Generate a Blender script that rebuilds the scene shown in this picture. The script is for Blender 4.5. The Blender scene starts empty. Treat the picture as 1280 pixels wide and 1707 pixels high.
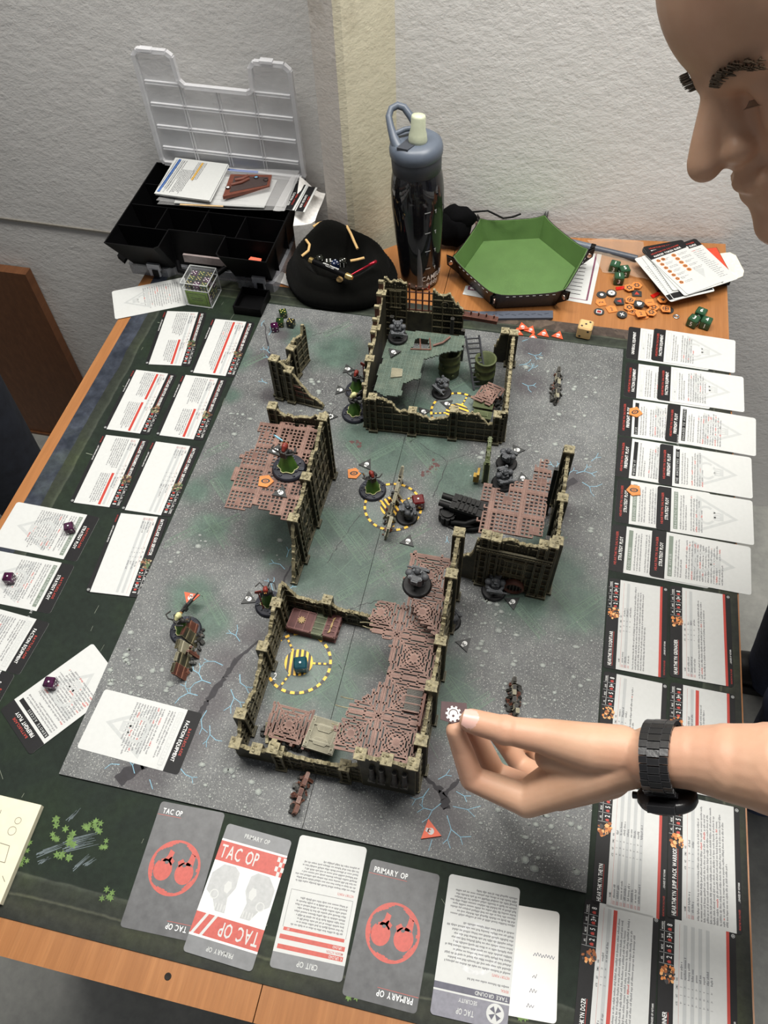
import bpy, bmesh, math, random
from mathutils import Vector, Matrix, noise

# ------------------------------------------------------------------ camera
SC = bpy.context.scene
COL = SC.collection
PI = math.pi
FPX = 1324.835
RC = ((0.9766680828794534, 0.2131090776892536, -0.026532562842831564),
      (0.16071318905744378, -0.8072467131245546, -0.5679119782260179),
      (-0.14244552203407265, 0.5503973702299444, -0.8226615392106293))
CAMP = Vector((0.41733055, -0.16835014, 0.85370789))
RX, RY, RZ = Vector(RC[0]), Vector(RC[1]), Vector(RC[2])
cd = bpy.data.cameras.new('camera'); cam = bpy.data.objects.new('camera', cd); COL.objects.link(cam)
cd.sensor_fit = 'VERTICAL'; cd.sensor_height = 36; cd.lens = FPX * 36 / 1707
cd.clip_start = 0.02; cd.clip_end = 50
Mc = Matrix((RX, -RY, -RZ)).transposed().to_4x4(); Mc.translation = CAMP
cam.matrix_world = Mc
SC.camera = cam
SC.view_settings.view_transform = 'Standard'
SC.view_settings.look = 'None'
SC.view_settings.gamma = 1
SC.view_settings.use_curve_mapping = False
SC.view_settings.exposure = 0.10

# ------------------------------------------------------------------ world and lamps
w = bpy.data.worlds.new('world'); SC.world = w; w.use_nodes = True
w.node_tree.nodes['Background'].inputs[0].default_value = (0.95, 0.97, 1.0, 1)
w.node_tree.nodes['Background'].inputs[1].default_value = 0.18
def area(name, loc, target, sx, sy, power, color):
    l = bpy.data.lights.new(name, 'AREA'); l.shape = 'RECTANGLE'; l.size = sx; l.size_y = sy
    l.energy = power; l.color = color
    o = bpy.data.objects.new(name, l); COL.objects.link(o); o.location = loc
    o.rotation_euler = (Vector(target) - Vector(loc)).to_track_quat('-Z', 'Y').to_euler()
    return o
area('ceiling_light', (0.95, 0.66, 1.95), (0.75, 0.5, 0), 1.2, 0.3, 38, (1.0, 0.965, 0.91))
area('ceiling_light', (-0.15, 0.60, 1.95), (-0.10, 0.35, 0), 1.2, 0.35, 32, (1.0, 0.965, 0.91))

def at(px, py, h=0.0):
    d = RX * ((px - 640) / FPX) + RY * ((py - 853.5) / FPX) + RZ
    t = (h - CAMP.z) / d.z
    return CAMP + d * t
def att(px, py, dist):
    d = RX * ((px - 640) / FPX) + RY * ((py - 853.5) / FPX) + RZ
    return CAMP + d * dist

# ------------------------------------------------------------------ materials
def srgb(r, g, b):
    f = lambda c: (c / 12.92 if c <= .04045 else ((c + .055) / 1.055) ** 2.4)
    return (f(r / 255), f(g / 255), f(b / 255))
MATS = {}
class NT:
    def __init__(s, name):
        m = bpy.data.materials.new(name); m.use_nodes = True
        s.m = m; s.t = m.node_tree; s.n = s.t.nodes; s.b = s.n['Principled BSDF']; s.out = s.n['Material Output']
        s.co = None
        MATS[name] = m
    def node(s, ty, **kw):
        x = s.n.new(ty)
        for k, v in kw.items(): setattr(x, k, v)
        return x
    def link(s, a, b): s.t.links.new(a, b)
    def coord(s, scale=(1, 1, 1), rot=(0, 0, 0), kind='Object'):
        tc = s.node('ShaderNodeTexCoord'); mp = s.node('ShaderNodeMapping')
        mp.inputs['Scale'].default_value = scale; mp.inputs['Rotation'].default_value = rot
        s.link(tc.outputs[kind], mp.inputs[0]); return mp.outputs[0]
    def noise(s, scale, co, detail=3, rough=.55):
        x = s.node('ShaderNodeTexNoise'); x.inputs['Scale'].default_value = scale
        x.inputs['Detail'].default_value = detail; x.inputs['Roughness'].default_value = rough
        s.link(co, x.inputs['Vector']); return x.outputs['Fac']
    def vor(s, scale, co, out='Distance', feature='F1'):
        x = s.node('ShaderNodeTexVoronoi', feature=feature); x.inputs['Scale'].default_value = scale
        s.link(co, x.inputs['Vector']); return x.outputs[out]
    def ramp(s, fac, stops):
        x = s.node('ShaderNodeValToRGB'); e = x.color_ramp.elements
        e[0].position, e[0].color = stops[0][0], tuple(stops[0][1]) + (1,)
        e[1].position, e[1].color = stops[-1][0], tuple(stops[-1][1]) + (1,)
        for p, c in stops[1:-1]:
            q = e.new(p); q.color = tuple(c) + (1,)
        s.link(fac, x.inputs[0]); return x.outputs[0]
    def mix(s, fac, a, b, mode='MIX'):
        x = s.node('ShaderNodeMix', data_type='RGBA', blend_type=mode)
        for sock, v in ((x.inputs[0], fac), (x.inputs[6], a), (x.inputs[7], b)):
            if isinstance(v, (int, float)): sock.default_value = v
            elif isinstance(v, (tuple, list)): sock.default_value = tuple(v) + ((1,) if len(v) == 3 else ())
            else: s.link(v, sock)
        return x.outputs[2]
    def math(s, op, a, b=0.0):
        x = s.node('ShaderNodeMath', operation=op)
        for i, v in enumerate((a, b)):
            if isinstance(v, (int, float)): x.inputs[i].default_value = v
            else: s.link(v, x.inputs[i])
        return x.outputs[0]
    def bump(s, h, strength=.3, dist=.001):
        x = s.node('ShaderNodeBump'); x.inputs['Strength'].default_value = strength
        x.inputs['Distance'].default_value = dist
        s.link(h, x.inputs['Height']); s.link(x.outputs[0], s.b.inputs['Normal'])
    def col(s, v):
        if isinstance(v, (tuple, list)): s.b.inputs['Base Color'].default_value = tuple(v) + (1,)
        else: s.link(v, s.b.inputs['Base Color'])
    def rough(s, r, metal=0, spec=.5):
        s.b.inputs['Roughness'].default_value = r; s.b.inputs['Metallic'].default_value = metal
        s.b.inputs['Specular IOR Level'].default_value = spec

def plain(name, c, rough=.5, metal=0, spec=.5, var=.12, vs=200, bump=0, bs=900, coat=0):
    if name in MATS: return MATS[name]
    t = NT(name); co = t.coord()
    n = t.noise(vs, co)
    t.col(t.ramp(n, [(.3, [x * (1 - var) for x in c]), (.7, [min(1, x * (1 + var)) for x in c])]))
    t.rough(rough, metal, spec)
    if coat: t.b.inputs['Coat Weight'].default_value = coat; t.b.inputs['Coat Roughness'].default_value = .15
    if bump: t.bump(t.noise(bs, co, 2), bump, .0006)
    return t.m
def clear(name, c, alpha=.25, rough=.15, spec=.5):
    """thin see-through plastic: part transparent, part glossy plastic"""
    if name in MATS: return MATS[name]
    t = NT(name); co = t.coord(); n = t.noise(60, co)
    t.col(t.ramp(n, [(.3, [x * .93 for x in c]), (.7, c)])); t.rough(rough, 0, spec)
    t.b.inputs['Alpha'].default_value = alpha
    return t.m
def edged(name, base, edge, rough=.55, amt=1.0, rad=.0009, base2=None, spec=.4):
    """painted scenery: dark base coat with dry brushed raised edges"""
    t = NT(name); co = t.coord()
    n = t.noise(55, co, 4); n2 = t.noise(420, co, 3)
    b2 = base2 or [x * 1.9 for x in base]
    c = t.ramp(n, [(.38, base), (.66, b2)])
    bv = t.node('ShaderNodeBevel', samples=4); bv.inputs['Radius'].default_value = rad
    ge = t.node('ShaderNodeNewGeometry')
    d = t.node('ShaderNodeVectorMath', operation='DOT_PRODUCT')
    t.link(bv.outputs[0], d.inputs[0]); t.link(ge.outputs['Normal'], d.inputs[1])
    e = t.math('SUBTRACT', 1.0, d.outputs['Value'])
    e = t.math('MULTIPLY', e, 6.0 * amt)
    e = t.math('MULTIPLY', e, t.math('ADD', n2, .25))
    x = t.node('ShaderNodeClamp'); t.link(e, x.inputs[0])
    c = t.mix(x.outputs[0], c, edge)
    t.col(c); t.rough(rough, 0, spec)
    t.bump(n2, .35, .0005)
    return t.m

BLACK = plain('black_plastic', (.0022, .0022, .0026), .5, spec=.12)
WHITE = plain('card_white', srgb(196, 198, 196), .5, var=.02, spec=.4)
PRINTB = plain('print_black', (.008, .008, .009), .55, spec=.25)
PRINTG = plain('print_grey_text', (.13, .13, .14), .6, spec=.3)
PRINTD = plain('print_dark_text', (.03, .03, .035), .6, spec=.3)
PRINTR = plain('print_red', srgb(176, 50, 36), .55, var=.05)
PRINTW = plain('print_white', srgb(235, 236, 234), .5, var=.02)
PRINTL = plain('print_light_grey', srgb(180, 183, 182), .55, var=.04)
PRINTS = plain('print_stripe_grey', srgb(174, 177, 177), .55, var=.02)
PRINTGG = plain('print_grey_green', srgb(112, 124, 112), .55, var=.04)
PRINTO = plain('print_orange_art', srgb(208, 128, 58), .55, var=.5, vs=900)
PRINTBR = plain('print_brown_art', srgb(120, 84, 56), .55, var=.7, vs=1200)
PRINTGN = plain('print_green_art', srgb(70, 96, 60), .55, var=.5, vs=900)
ORANGE = plain('token_orange', srgb(206, 126, 60), .55, var=.06)
ORED = plain('token_orange_red', srgb(212, 84, 46), .5, var=.05)
TOKB = plain('token_black', srgb(44, 46, 46), .5, var=.1)

# ------------------------------------------------------------------ mesh building
WM = {}
class MB:
    def __init__(s, M=None):
        s.v = []; s.f = []; s.mi = []; s.M = M or Matrix(); s.k = 0; s.sm = []; s.s = False
    def add(s, vs, fs, M=None):
        T = s.M @ M if M is not None else s.M
        o = len(s.v)
        s.v += [T @ Vector(v) for v in vs]
        for f in fs:
            s.f.append([i + o for i in f]); s.mi.append(s.k); s.sm.append(s.s)
    def box(s, c, size, M=None, rz=0, taper=1.0):
        x, y, z = [a / 2 for a in size]
        vs = [(sx * x * (taper if sz > 0 else 1), sy * y * (taper if sz > 0 else 1), sz * z) for sz in (-1, 1) for sx, sy in ((-1, -1), (1, -1), (1, 1), (-1, 1))]
        T = Matrix.Translation(c) @ Matrix.Rotation(rz, 4, 'Z')
        if M is not None: T = M @ T
        s.add(vs, [(3, 2, 1, 0), (4, 5, 6, 7), (0, 1, 5, 4), (1, 2, 6, 5), (2, 3, 7, 6), (3, 0, 4, 7)], T)
    def bar(s, a, b, wd, ht=None, up=Vector((0, 0, 1))):
        a = Vector(a); b = Vector(b); d = b - a; L = d.length
        if L < 1e-7: return
        x = d / L
        if abs(x.dot(up)) > .95: up = Vector((1, 0, 0))
        y = up.cross(x).normalized(); z = x.cross(y)
        M = Matrix((x, y, z)).transposed().to_4x4(); M.translation = (a + b) / 2
        s.box((0, 0, 0), (L, wd, ht or wd), M)
    def prism(s, pts, z0, z1, M=None, cap=True, side_k=None):
        n = len(pts)
        vs = [(p[0], p[1], z0) for p in pts] + [(p[0], p[1], z1) for p in pts]
        if cap: s.add(vs, [list(range(n))[::-1], list(range(n, 2 * n))], M)
        k = s.k
        if side_k is not None: s.k = side_k
        s.add(vs, [(i, (i + 1) % n, n + (i + 1) % n, n + i) for i in range(n)], M)
        s.k = k
    def poly(s, pts, z=0, M=None):
        s.add([(p[0], p[1], z if len(p) < 3 else p[2]) for p in pts], [list(range(len(pts)))], M)
    def rect(s, x0, y0, x1, y1, z=0, M=None):
        s.poly([(x0, y0), (x1, y0), (x1, y1), (x0, y1)], z, M)
    def lathe(s, prof, n=24, M=None, a0=0, a1=2 * PI, sx=1, sy=1):
        full = abs(a1 - a0 - 2 * PI) < 1e-6
        m = n if full else n + 1
        vs = []
        for r, z in prof:
            for i in range(m):
                a = a0 + (a1 - a0) * i / n
                vs.append((r * math.cos(a) * sx, r * math.sin(a) * sy, z))
        fs = []
        for j in range(len(prof) - 1):
            for i in range(n):
                i2 = (i + 1) % m if full else i + 1
                fs.append((j * m + i, j * m + i2, (j + 1) * m + i2, (j + 1) * m + i))
        ss = s.s; s.s = True; s.add(vs, fs, M); s.s = ss
    def cyl(s, c, r, h, n=16, M=None, r2=None):
        r2 = r if r2 is None else r2
        T = Matrix.Translation(c); T = M @ T if M is not None else T
        vs = [(r * math.cos(2 * PI * i / n), r * math.sin(2 * PI * i / n), 0) for i in range(n)] + \
             [(r2 * math.cos(2 * PI * i / n), r2 * math.sin(2 * PI * i / n), h) for i in range(n)]
        s.add(vs, [list(range(n))[::-1], list(range(n, 2 * n))], T)
        ss = s.s; s.s = True
        s.add(vs, [(i, (i + 1) % n, n + (i + 1) % n, n + i) for i in range(n)], T); s.s = ss
    def tube(s, path, r, n=8, cap=True, radii=None):
        path = [Vector(p) for p in path]; N = len(path); vs = []; up = Vector((0, 0, 1))
        d0 = (path[1] - path[0]).normalized()
        y = up.cross(d0)
        if y.length < .05: y = Vector((1, 0, 0)).cross(d0)
        y.normalize()
        for i, p in enumerate(path):
            d = (path[min(i + 1, N - 1)] - path[max(i - 1, 0)]).normalized()
            y = (y - d * y.dot(d)).normalized(); z = d.cross(y)
            rr = radii[i] if radii else r
            for k in range(n):
                a = 2 * PI * k / n
                vs.append(p + y * math.cos(a) * rr + z * math.sin(a) * rr)
        fs = [(j * n + i, j * n + (i + 1) % n, (j + 1) * n + (i + 1) % n, (j + 1) * n + i) for j in range(N - 1) for i in range(n)]
        ss = s.s; s.s = True; s.add(vs, fs); s.s = ss
        if cap: s.add(vs, [list(range(n))[::-1], list(range((N - 1) * n, N * n))])
    def ball(s, c, r, n=10, m=7, M=None, R=None):
        rx, ry, rz = (r, r, r) if isinstance(r, (int, float)) else r
        T = Matrix.Translation(c)
        if R is not None: T = T @ R
        if M is not None: T = M @ T
        vs = [(0, 0, -rz)]; fs = []
        for j in range(1, m):
            t = PI * j / m
            for i in range(n):
                a = 2 * PI * i / n
                vs.append((rx * math.sin(t) * math.cos(a), ry * math.sin(t) * math.sin(a), -rz * math.cos(t)))
        vs.append((0, 0, rz)); top = len(vs) - 1
        for i in range(n):
            fs.append((0, 1 + (i + 1) % n, 1 + i)); fs.append((top, top - n + i, top - n + (i + 1) % n))
        for j in range(m - 2):
            for i in range(n):
                a = 1 + j * n + i; b = 1 + j * n + (i + 1) % n
                fs.append((a, b, b + n, a + n))
        ss = s.s; s.s = True; s.add(vs, fs, T); s.s = ss
    def caps(s, a, b, ra, rb, n=14, m=8):
        """tapered capsule as one closed hull (balls and a cone)"""
        a = Vector(a); b = Vector(b)
        s.ball(a, ra, n, m); s.ball(b, rb, n, m)
        steps = max(2, int((b - a).length / (min(ra, rb) * .5)))
        d = (b - a).normalized()
        s.tube([a.lerp(b, i / steps) for i in range(steps + 1)], ra, n, True, [ra + (rb - ra) * i / steps for i in range(steps + 1)])
    def build(s, name, mats, parent=None, loc=None, rz=0, kind=None):
        me = bpy.data.meshes.new(name); o = bpy.data.objects.new(name, me); COL.objects.link(o)
        if parent is not None:
            inv = WM[parent].inverted(); WM[o] = WM[parent]; o.parent = parent
        elif loc is not None:
            W = Matrix.Translation(loc) @ Matrix.Rotation(rz, 4, 'Z'); inv = W.inverted(); WM[o] = W
            o.location = loc; o.rotation_euler = (0, 0, rz)
        else:
            inv = Matrix(); WM[o] = Matrix()
        me.from_pydata([inv @ v for v in s.v], [], s.f)
        if not isinstance(mats, (list, tuple)): mats = [mats]
        for m in mats: me.materials.append(m)
        me.polygons.foreach_set('material_index', [min(k, len(mats) - 1) for k in s.mi])
        me.polygons.foreach_set('use_smooth', s.sm)
        me.update()
        if kind: o['kind'] = kind
        return o
def tag(o, label, cat, group=None):
    o['label'] = label; o['category'] = cat
    if group: o['group'] = group
    return o
def thing(name, label, cat, loc=(0, 0, 0), rz=0, group=None, M=None):
    o = bpy.data.objects.new(name, None); COL.objects.link(o); o.empty_display_size = .01
    if M is None: M = Matrix.Translation(loc) @ Matrix.Rotation(rz, 4, 'Z')
    o.matrix_world = M; WM[o] = M.copy()
    return tag(o, label, cat, group)
def dup(root, M, label, group=None):
    def cp(o, par):
        c = o.copy(); COL.objects.link(c); c.parent = par
        for ch in KIDS.get(o.name, []): cp(ch, c)
        return c
    r = cp(root, None); r.matrix_world = M; r['label'] = label
    if group: r['group'] = group
    return r
KIDS = {}
def index_kids():
    KIDS.clear()
    for o in COL.objects:
        if o.parent: KIDS.setdefault(o.parent.name, []).append(o)
def TR(p, rz=0, s=1, rx=0, ry=0):
    return Matrix.Translation(p) @ Matrix.Rotation(rz, 4, 'Z') @ Matrix.Rotation(ry, 4, 'Y') @ Matrix.Rotation(rx, 4, 'X') @ Matrix.Scale(s, 4)
def struct(name, mb, mats):
    o = mb.build(name, mats); o['kind'] = 'structure'; return o
def modmesh(o, remesh=None, smooth=0, iters=10):
    """apply a voxel remesh and smoothing to the mesh of o and keep the result"""
    md = o.modifiers.new('r', 'REMESH'); md.mode = 'VOXEL'; md.voxel_size = remesh; md.use_smooth_shade = True
    if iters:
        m2 = o.modifiers.new('s', 'SMOOTH'); m2.factor = .5; m2.iterations = iters
    dg = bpy.context.evaluated_depsgraph_get(); dg.update()
    me = bpy.data.meshes.new_from_object(o.evaluated_get(dg))
    o.modifiers.clear(); old = o.data; ms = list(old.materials); o.data = me; me.name = o.name
    if not len(me.materials):
        for m in ms: me.materials.append(m)
    return o
# glyphs of the built-in font as meshes
GL = {}
def make_glyphs():
    obs = []
    for ch in "ABCDEFGHIJKLMNOPQRSTUVWXYZ0123456789.,+-'/abcdefghijklmnopqrstuvwxyz":
        cu = bpy.data.curves.new('g', 'FONT'); cu.body = ch; cu.resolution_u = 2; cu.offset = .012
        o = bpy.data.objects.new('g', cu); COL.objects.link(o); obs.append((ch, o, cu))
    dg = bpy.context.evaluated_depsgraph_get(); dg.update()
    for ch, o, cu in obs:
        me = bpy.data.meshes.new_from_object(o.evaluated_get(dg))
        vs = [tuple(v.co) for v in me.vertices]; fs = [tuple(p.vertices) for p in me.polygons]
        xs = [v[0] for v in vs]; x0 = min(xs); wd = max(xs) - x0
        GL[ch] = ([(v[0] - x0, v[1], 0) for v in vs], fs, wd)
        bpy.data.objects.remove(o); bpy.data.curves.remove(cu); bpy.data.meshes.remove(me)
make_glyphs()
def text(mb, st, x, y, cap, z=0, M=None, xs=.62, width=None, ang=0, align='L', gap=.11):
    """cap = height of a capital; width = fit the line to this width"""
    sc = cap / .70
    W = sum((GL[c][2] if c in GL else .30) + gap for c in st) - gap
    if width: xs = width / (W * sc)
    tw = W * sc * xs
    T = Matrix.Translation((x, y, z)) @ Matrix.Rotation(ang, 4, 'Z')
    if M is not None: T = M @ T
    cx = {'L': 0, 'C': -tw / 2, 'R': -tw}[align]
    for c in st:
        if c in GL:
            vs, fs, wd = GL[c]
            mb.add([(cx + v[0] * sc * xs, v[1] * sc, 0) for v in vs], fs, T)
            cx += (wd + gap) * sc * xs
        else: cx += (.30 + gap) * sc * xs
def lines(mb, rnd, x0, x1, y, h, n, pitch, z, M=None, ks=None, red=0, align='L', kr=None, last=.6):
    """small print: n lines made of words of letter strokes"""
    k0 = mb.k
    for i in range(n):
        end = x1 - (x1 - x0) * (rnd.uniform(0, .16) if i < n - 1 else last * rnd.random())
        x = x0; yy = y - i * pitch
        while x < end:
            nl = rnd.randint(2, 8); mb.k = kr if (kr is not None and rnd.random() < red) else k0
            for _ in range(nl):
                if x > end: break
                lw = h * .34
                up = h * (1.0 if rnd.random() < .3 else .68)
                dn = -h * .22 if rnd.random() < .12 else 0
                mb.rect(x, yy + dn, x + lw, yy + up, z, M)
                x += h * .56
            x += h * .42
    mb.k = k0

# ------------------------------------------------------------------ the setting
def wall_mat(name, ca, cb, stain=None):
    t = NT(name); co = t.coord(); co2 = t.coord((17, 17, 25), (0, .5, 0))
    n = t.noise(3.2, co, 5); n2 = t.noise(60, co, 4, .6); n3 = t.noise(6.5, co2, 5, .62)
    c = t.ramp(n, [(.34, ca), (.66, cb)])
    if stain:
        s = t.noise(2.1, co, 3); s2 = t.noise(26, co, 4, .7)
        m = t.math('MULTIPLY', t.ramp(s, [(.44, (0, 0, 0)), (.60, (1, 1, 1))]), t.ramp(s2, [(.42, (0, 0, 0)), (.68, (1, 1, 1))]))
        c = t.mix(m, c, stain)
    t.col(c); t.rough(.62, 0, .35)
    n4 = t.noise(1.6, co2, 5, .7)
    h = t.math('ADD', t.math('MULTIPLY', n3, .45), t.math('MULTIPLY', n2, .30)); h = t.math('ADD', h, t.math('MULTIPLY', n4, .7))
    t.bump(h, .5, .0035)
    return t.m
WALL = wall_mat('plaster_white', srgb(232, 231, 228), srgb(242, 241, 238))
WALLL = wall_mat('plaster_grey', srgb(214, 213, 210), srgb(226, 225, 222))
COLM = wall_mat('column_paint_cream', srgb(206, 200, 174), srgb(222, 216, 192), srgb(160, 150, 126))
COLM2 = wall_mat('column_paint_pinkish', srgb(204, 197, 189), srgb(218, 212, 204), srgb(160, 150, 136))
ZF, ZT = -0.75, 2.2
def slab(pts, thick=.12, k=0):
    m = MB(); m.k = k
    back = [(x, y + thick) for x, y in pts][::-1]
    m.prism([(x, y) for x, y in pts] + back, ZF, ZT)
    return m
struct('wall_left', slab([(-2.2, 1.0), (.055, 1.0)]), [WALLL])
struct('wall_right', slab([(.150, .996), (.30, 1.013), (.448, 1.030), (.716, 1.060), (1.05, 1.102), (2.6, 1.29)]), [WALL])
mcol = MB()
mcol.k = 0
cp = [(.045, 1.05), (.047, .985), (.058, .94), (.100, .911), (.110, .916), (.166, 1.0), (.165, 1.05)]
mcol.prism(cp, ZF, ZT)
for i, f in enumerate(mcol.f):
    if len(f) == 4 and i in (2, 3, 4): mcol.mi[i] = 1
struct('trim_1', mcol, [COLM, COLM2])
mb = MB(); mb.bar((-1.3, .9985, -.075), (-.33, .9985, -.09), .003, .004); mb.bar((-.33, .9985, -.09), (-.25, .9985, -.092), .003, .003)
struct('trim_2', mb, [plain('plaster_crack', srgb(120, 116, 108), .8)])
tf = NT('floor_lino'); co = tf.coord(); n = tf.noise(7, co, 6, .6); n2 = tf.noise(70, co, 3)
tf.col(tf.mix(.3, tf.ramp(n, [(.3, srgb(132, 134, 130)), (.7, srgb(176, 176, 170))]), tf.ramp(n2, [(.3, srgb(130, 131, 128)), (.7, srgb(176, 176, 170))])))
tf.rough(.45, 0, .4); tf.bump(n2, .2, .001)
mb = MB(); mb.box((.2, .0, ZF - .02), (4.8, 4.0, .04)); struct('floor', mb, [tf.m])
mb = MB()
mb.bar((.19, 1.09, ZF + .004), (2.4, 1.245, ZF + .004), .045, .008)
mb.bar((.19, 1.062, ZF + .012), (2.4, 1.225, ZF + .012), .028, .018)
struct('baseboard_right', mb, [wall_mat('skirting_flaking', srgb(168, 160, 140), srgb(196, 190, 172), srgb(80, 70, 58))])

def wood(name, ca, cb, cc, rough=.33):
    t = NT(name); co = t.coord((18, 1.1, 6)); n = t.noise(5.5, co, 5, .62)
    co2 = t.coord((150, 5, 60)); n2 = t.noise(4, co2, 3, .6)
    c = t.ramp(n, [(.3, ca), (.52, cb), (.7, cc)])
    c = t.mix(t.ramp(n2, [(.35, (0, 0, 0)), (.7, (.5, .5, .5))]), c, [x * .72 for x in cb])
    t.col(c); t.rough(rough, 0, .5); t.bump(n2, .25, .0005)
    return t.m
WOOD = wood('laminate_beech', srgb(150, 98, 54), srgb(162, 108, 62), srgb(174, 120, 72))
WOODE = wood('laminate_edge', srgb(136, 84, 44), srgb(150, 94, 50), srgb(160, 102, 56))
WOODD = wood('panel_brown', srgb(96, 58, 32), srgb(110, 68, 38), srgb(122, 78, 46), .5)
# two desks pushed together
def desk(label, pts, panels, hole=None):
    xs = [p[0] for p in pts]; ys = [p[1] for p in pts]
    root = thing('desk', label, 'desk', ((min(xs) + max(xs)) / 2, min(ys) + .5, ZF))
    m = MB(); m.prism(pts, -.0205, -.0025, side_k=1); m.build('tabletop', [WOOD, WOODE], root)
    for a, b in panels:
        m = MB(); m.bar((a[0], a[1], (ZF - .0205) / 2), (b[0], b[1], (ZF - .0205) / 2), .018, -.0205 - ZF); m.build('side_panel', [WOODD], root)
    m = MB(); m.bar((panels[0][0][0] + .01, .55, -.2), (panels[1][0][0] - .01, .55, -.2), .018, .3); m.build('back_panel', [WOODD], root)
    return root
T0, T1 = -.171, -.0025
dL = desk('orange brown wooden desk forming the left half of the table',
     [(-.226, T0), (.2718, T0), (.2718, .975), (.20, .975), (.115, .898), (.095, .894), (.05, .925), (.038, .975), (-.226, .975)],
     [((-.20, -.12), (-.20, .93)), ((.25, -.12), (.25, .90))])
m = MB(); m.lathe([(.0, 0.0001), (.0022, .0001), (.0030, .0006), (.0034, .0)], 14, Matrix.Translation((.183, -.153, T1)))
m.build('screw_hole', [plain('hole_dark', (.012, .007, .004), .8)], dL)
desk('orange brown wooden desk under the dice tray and the right hand cards',
     [(.2728, T0), (.7145, T0), (.7145, 1.05), (.448, 1.020), (.2728, 1.0)],
     [((.295, -.12), (.295, .95)), ((.69, -.12), (.69, .98))])
m = MB(); m.box((-.88, .985, -.475), (.52, .022, .55)); m.box((-.88, .985, -.75 + .004), (.53, .03, .008))
tag(m.build('wooden_panel', [WOODD], None, (-.70, .985, ZF)), 'dark brown wooden panel standing upright against the left wall', 'panel')
# black knob peeking out under the left desk edge
m = MB(); m.ball((-.232, .655, -.04), (.014, .022, .018)); m.bar((-.226, .655, -.04), (-.20, .655, -.03), .012)
tag(m.build('desk_clamp', [BLACK], None, (-.232, .655, -.04)), 'small black clamp under the left edge of the desk', 'clamp')

# ------------------------------------------------------------------ neoprene mat
X0, X1, Y0, Y1 = -.207, .7125, -.140, .808
t = NT('mat_print'); co = t.coord()
sp = t.node('ShaderNodeSeparateXYZ'); t.link(co, sp.inputs[0])
wob = t.math('MULTIPLY', t.math('SUBTRACT', t.noise(14, co, 4), .5), .010)
dx0 = t.math('SUBTRACT', sp.outputs[0], X0); dx1 = t.math('SUBTRACT', X1, sp.outputs[0])
dy0 = t.math('SUBTRACT', sp.outputs[1], Y0); dy1 = t.math('SUBTRACT', Y1, sp.outputs[1])
de = t.math('MINIMUM', t.math('MINIMUM', dx0, dx1), t.math('MINIMUM', dy0, dy1))
de = t.math('MULTIPLY', t.math('ADD', de, wob), 10)
band = t.ramp(de, [(.0, srgb(58, 62, 58)), (.14, srgb(74, 78, 66)), (.20, srgb(60, 66, 56)), (.215, srgb(104, 108, 92)), (.235, srgb(60, 66, 58)), (.36, srgb(66, 74, 62)), (.40, srgb(88, 96, 84)), (.415, srgb(44, 56, 46)), (.5, srgb(40, 54, 43)), (1.0, srgb(38, 52, 42))])
slate = t.ramp(t.noise(40, co, 4), [(.35, srgb(48, 56, 70)), (.65, srgb(84, 92, 106))])
lm = t.math('LESS_THAN', t.math('ADD', dx0, wob), .024)
rk = t.ramp(t.vor(75, co, 'Color'), [(0, srgb(70, 62, 56)), (1, srgb(128, 112, 100))])
um = t.math('MULTIPLY', t.math('LESS_THAN', t.math('ADD', dy1, wob), .020), t.math('GREATER_THAN', sp.outputs[0], .33))
band = t.mix(lm, band, slate); band = t.mix(um, band, rk)
g = t.ramp(t.noise(9, co, 5, .6), [(.35, (.7, .72, .72)), (.5, (1, 1, 1)), (.68, (1.25, 1.32, .95))])
g2 = t.ramp(t.noise(120, co, 4, .7), [(.3, (.75, .75, .75)), (.7, (1.3, 1.3, 1.3))])
inner = t.math('GREATER_THAN', de, .4)
sc_ = t.ramp(t.vor(260, co), [(.0, (1.9, 1.9, 1.4)), (.13, (1, 1, 1))])
c = t.mix(1.0, t.mix(1.0, band, g, 'MULTIPLY'), g2, 'MULTIPLY'); c = t.mix(1.0, c, (.50, .49, .50), 'MULTIPLY'); c = t.mix(t.math('MULTIPLY', inner, .7), c, sc_, 'MULTIPLY')
t.col(c); t.rough(.65, 0, .22); t.bump(t.noise(900, co, 2), .25, .0003)
MATP = t.m
m = MB(); m.box(((X0 + X1) / 2, (Y0 + Y1) / 2, -.00177), (X1 - X0, Y1 - Y0, .00126))
neo = m.build('gaming_mat', [MATP, PRINTB])
tag(neo, 'dark green jungle print neoprene mat covering the two desks', 'mat')
ZM = -.0011       # top of the neoprene mat
rnd = random.Random(4)
m = MB(); mg = MB()
for px, py, r in ((100, 1375, 11), (112, 1400, 12), (88, 1398, 9), (150, 1375, 10), (165, 1378, 10), (172, 1405, 8), (105, 1432, 11), (47, 1410, 8), (40, 1435, 8), (178, 1490, 9), (555, 1580, 8), (590, 1655, 9), (870, 1690, 9)):
    for k in range(5):
        c0 = at(px + rnd.uniform(-r, r), py + rnd.uniform(-r, r), ZM + .0002); R = r * .0004
        a0 = rnd.random() * 6
        m.poly([(c0.x + R * (1.0 if i % 2 else .45) * math.cos(a0 + i * PI / 6), c0.y + R * (1.0 if i % 2 else .45) * math.sin(a0 + i * PI / 6), ZM + .0002 + k * .00005) for i in range(12)])
m.build('printed_leaves', [plain('print_leaf', srgb(92, 122, 58), .6, var=.35, vs=300)], neo, kind='stuff')
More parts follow.
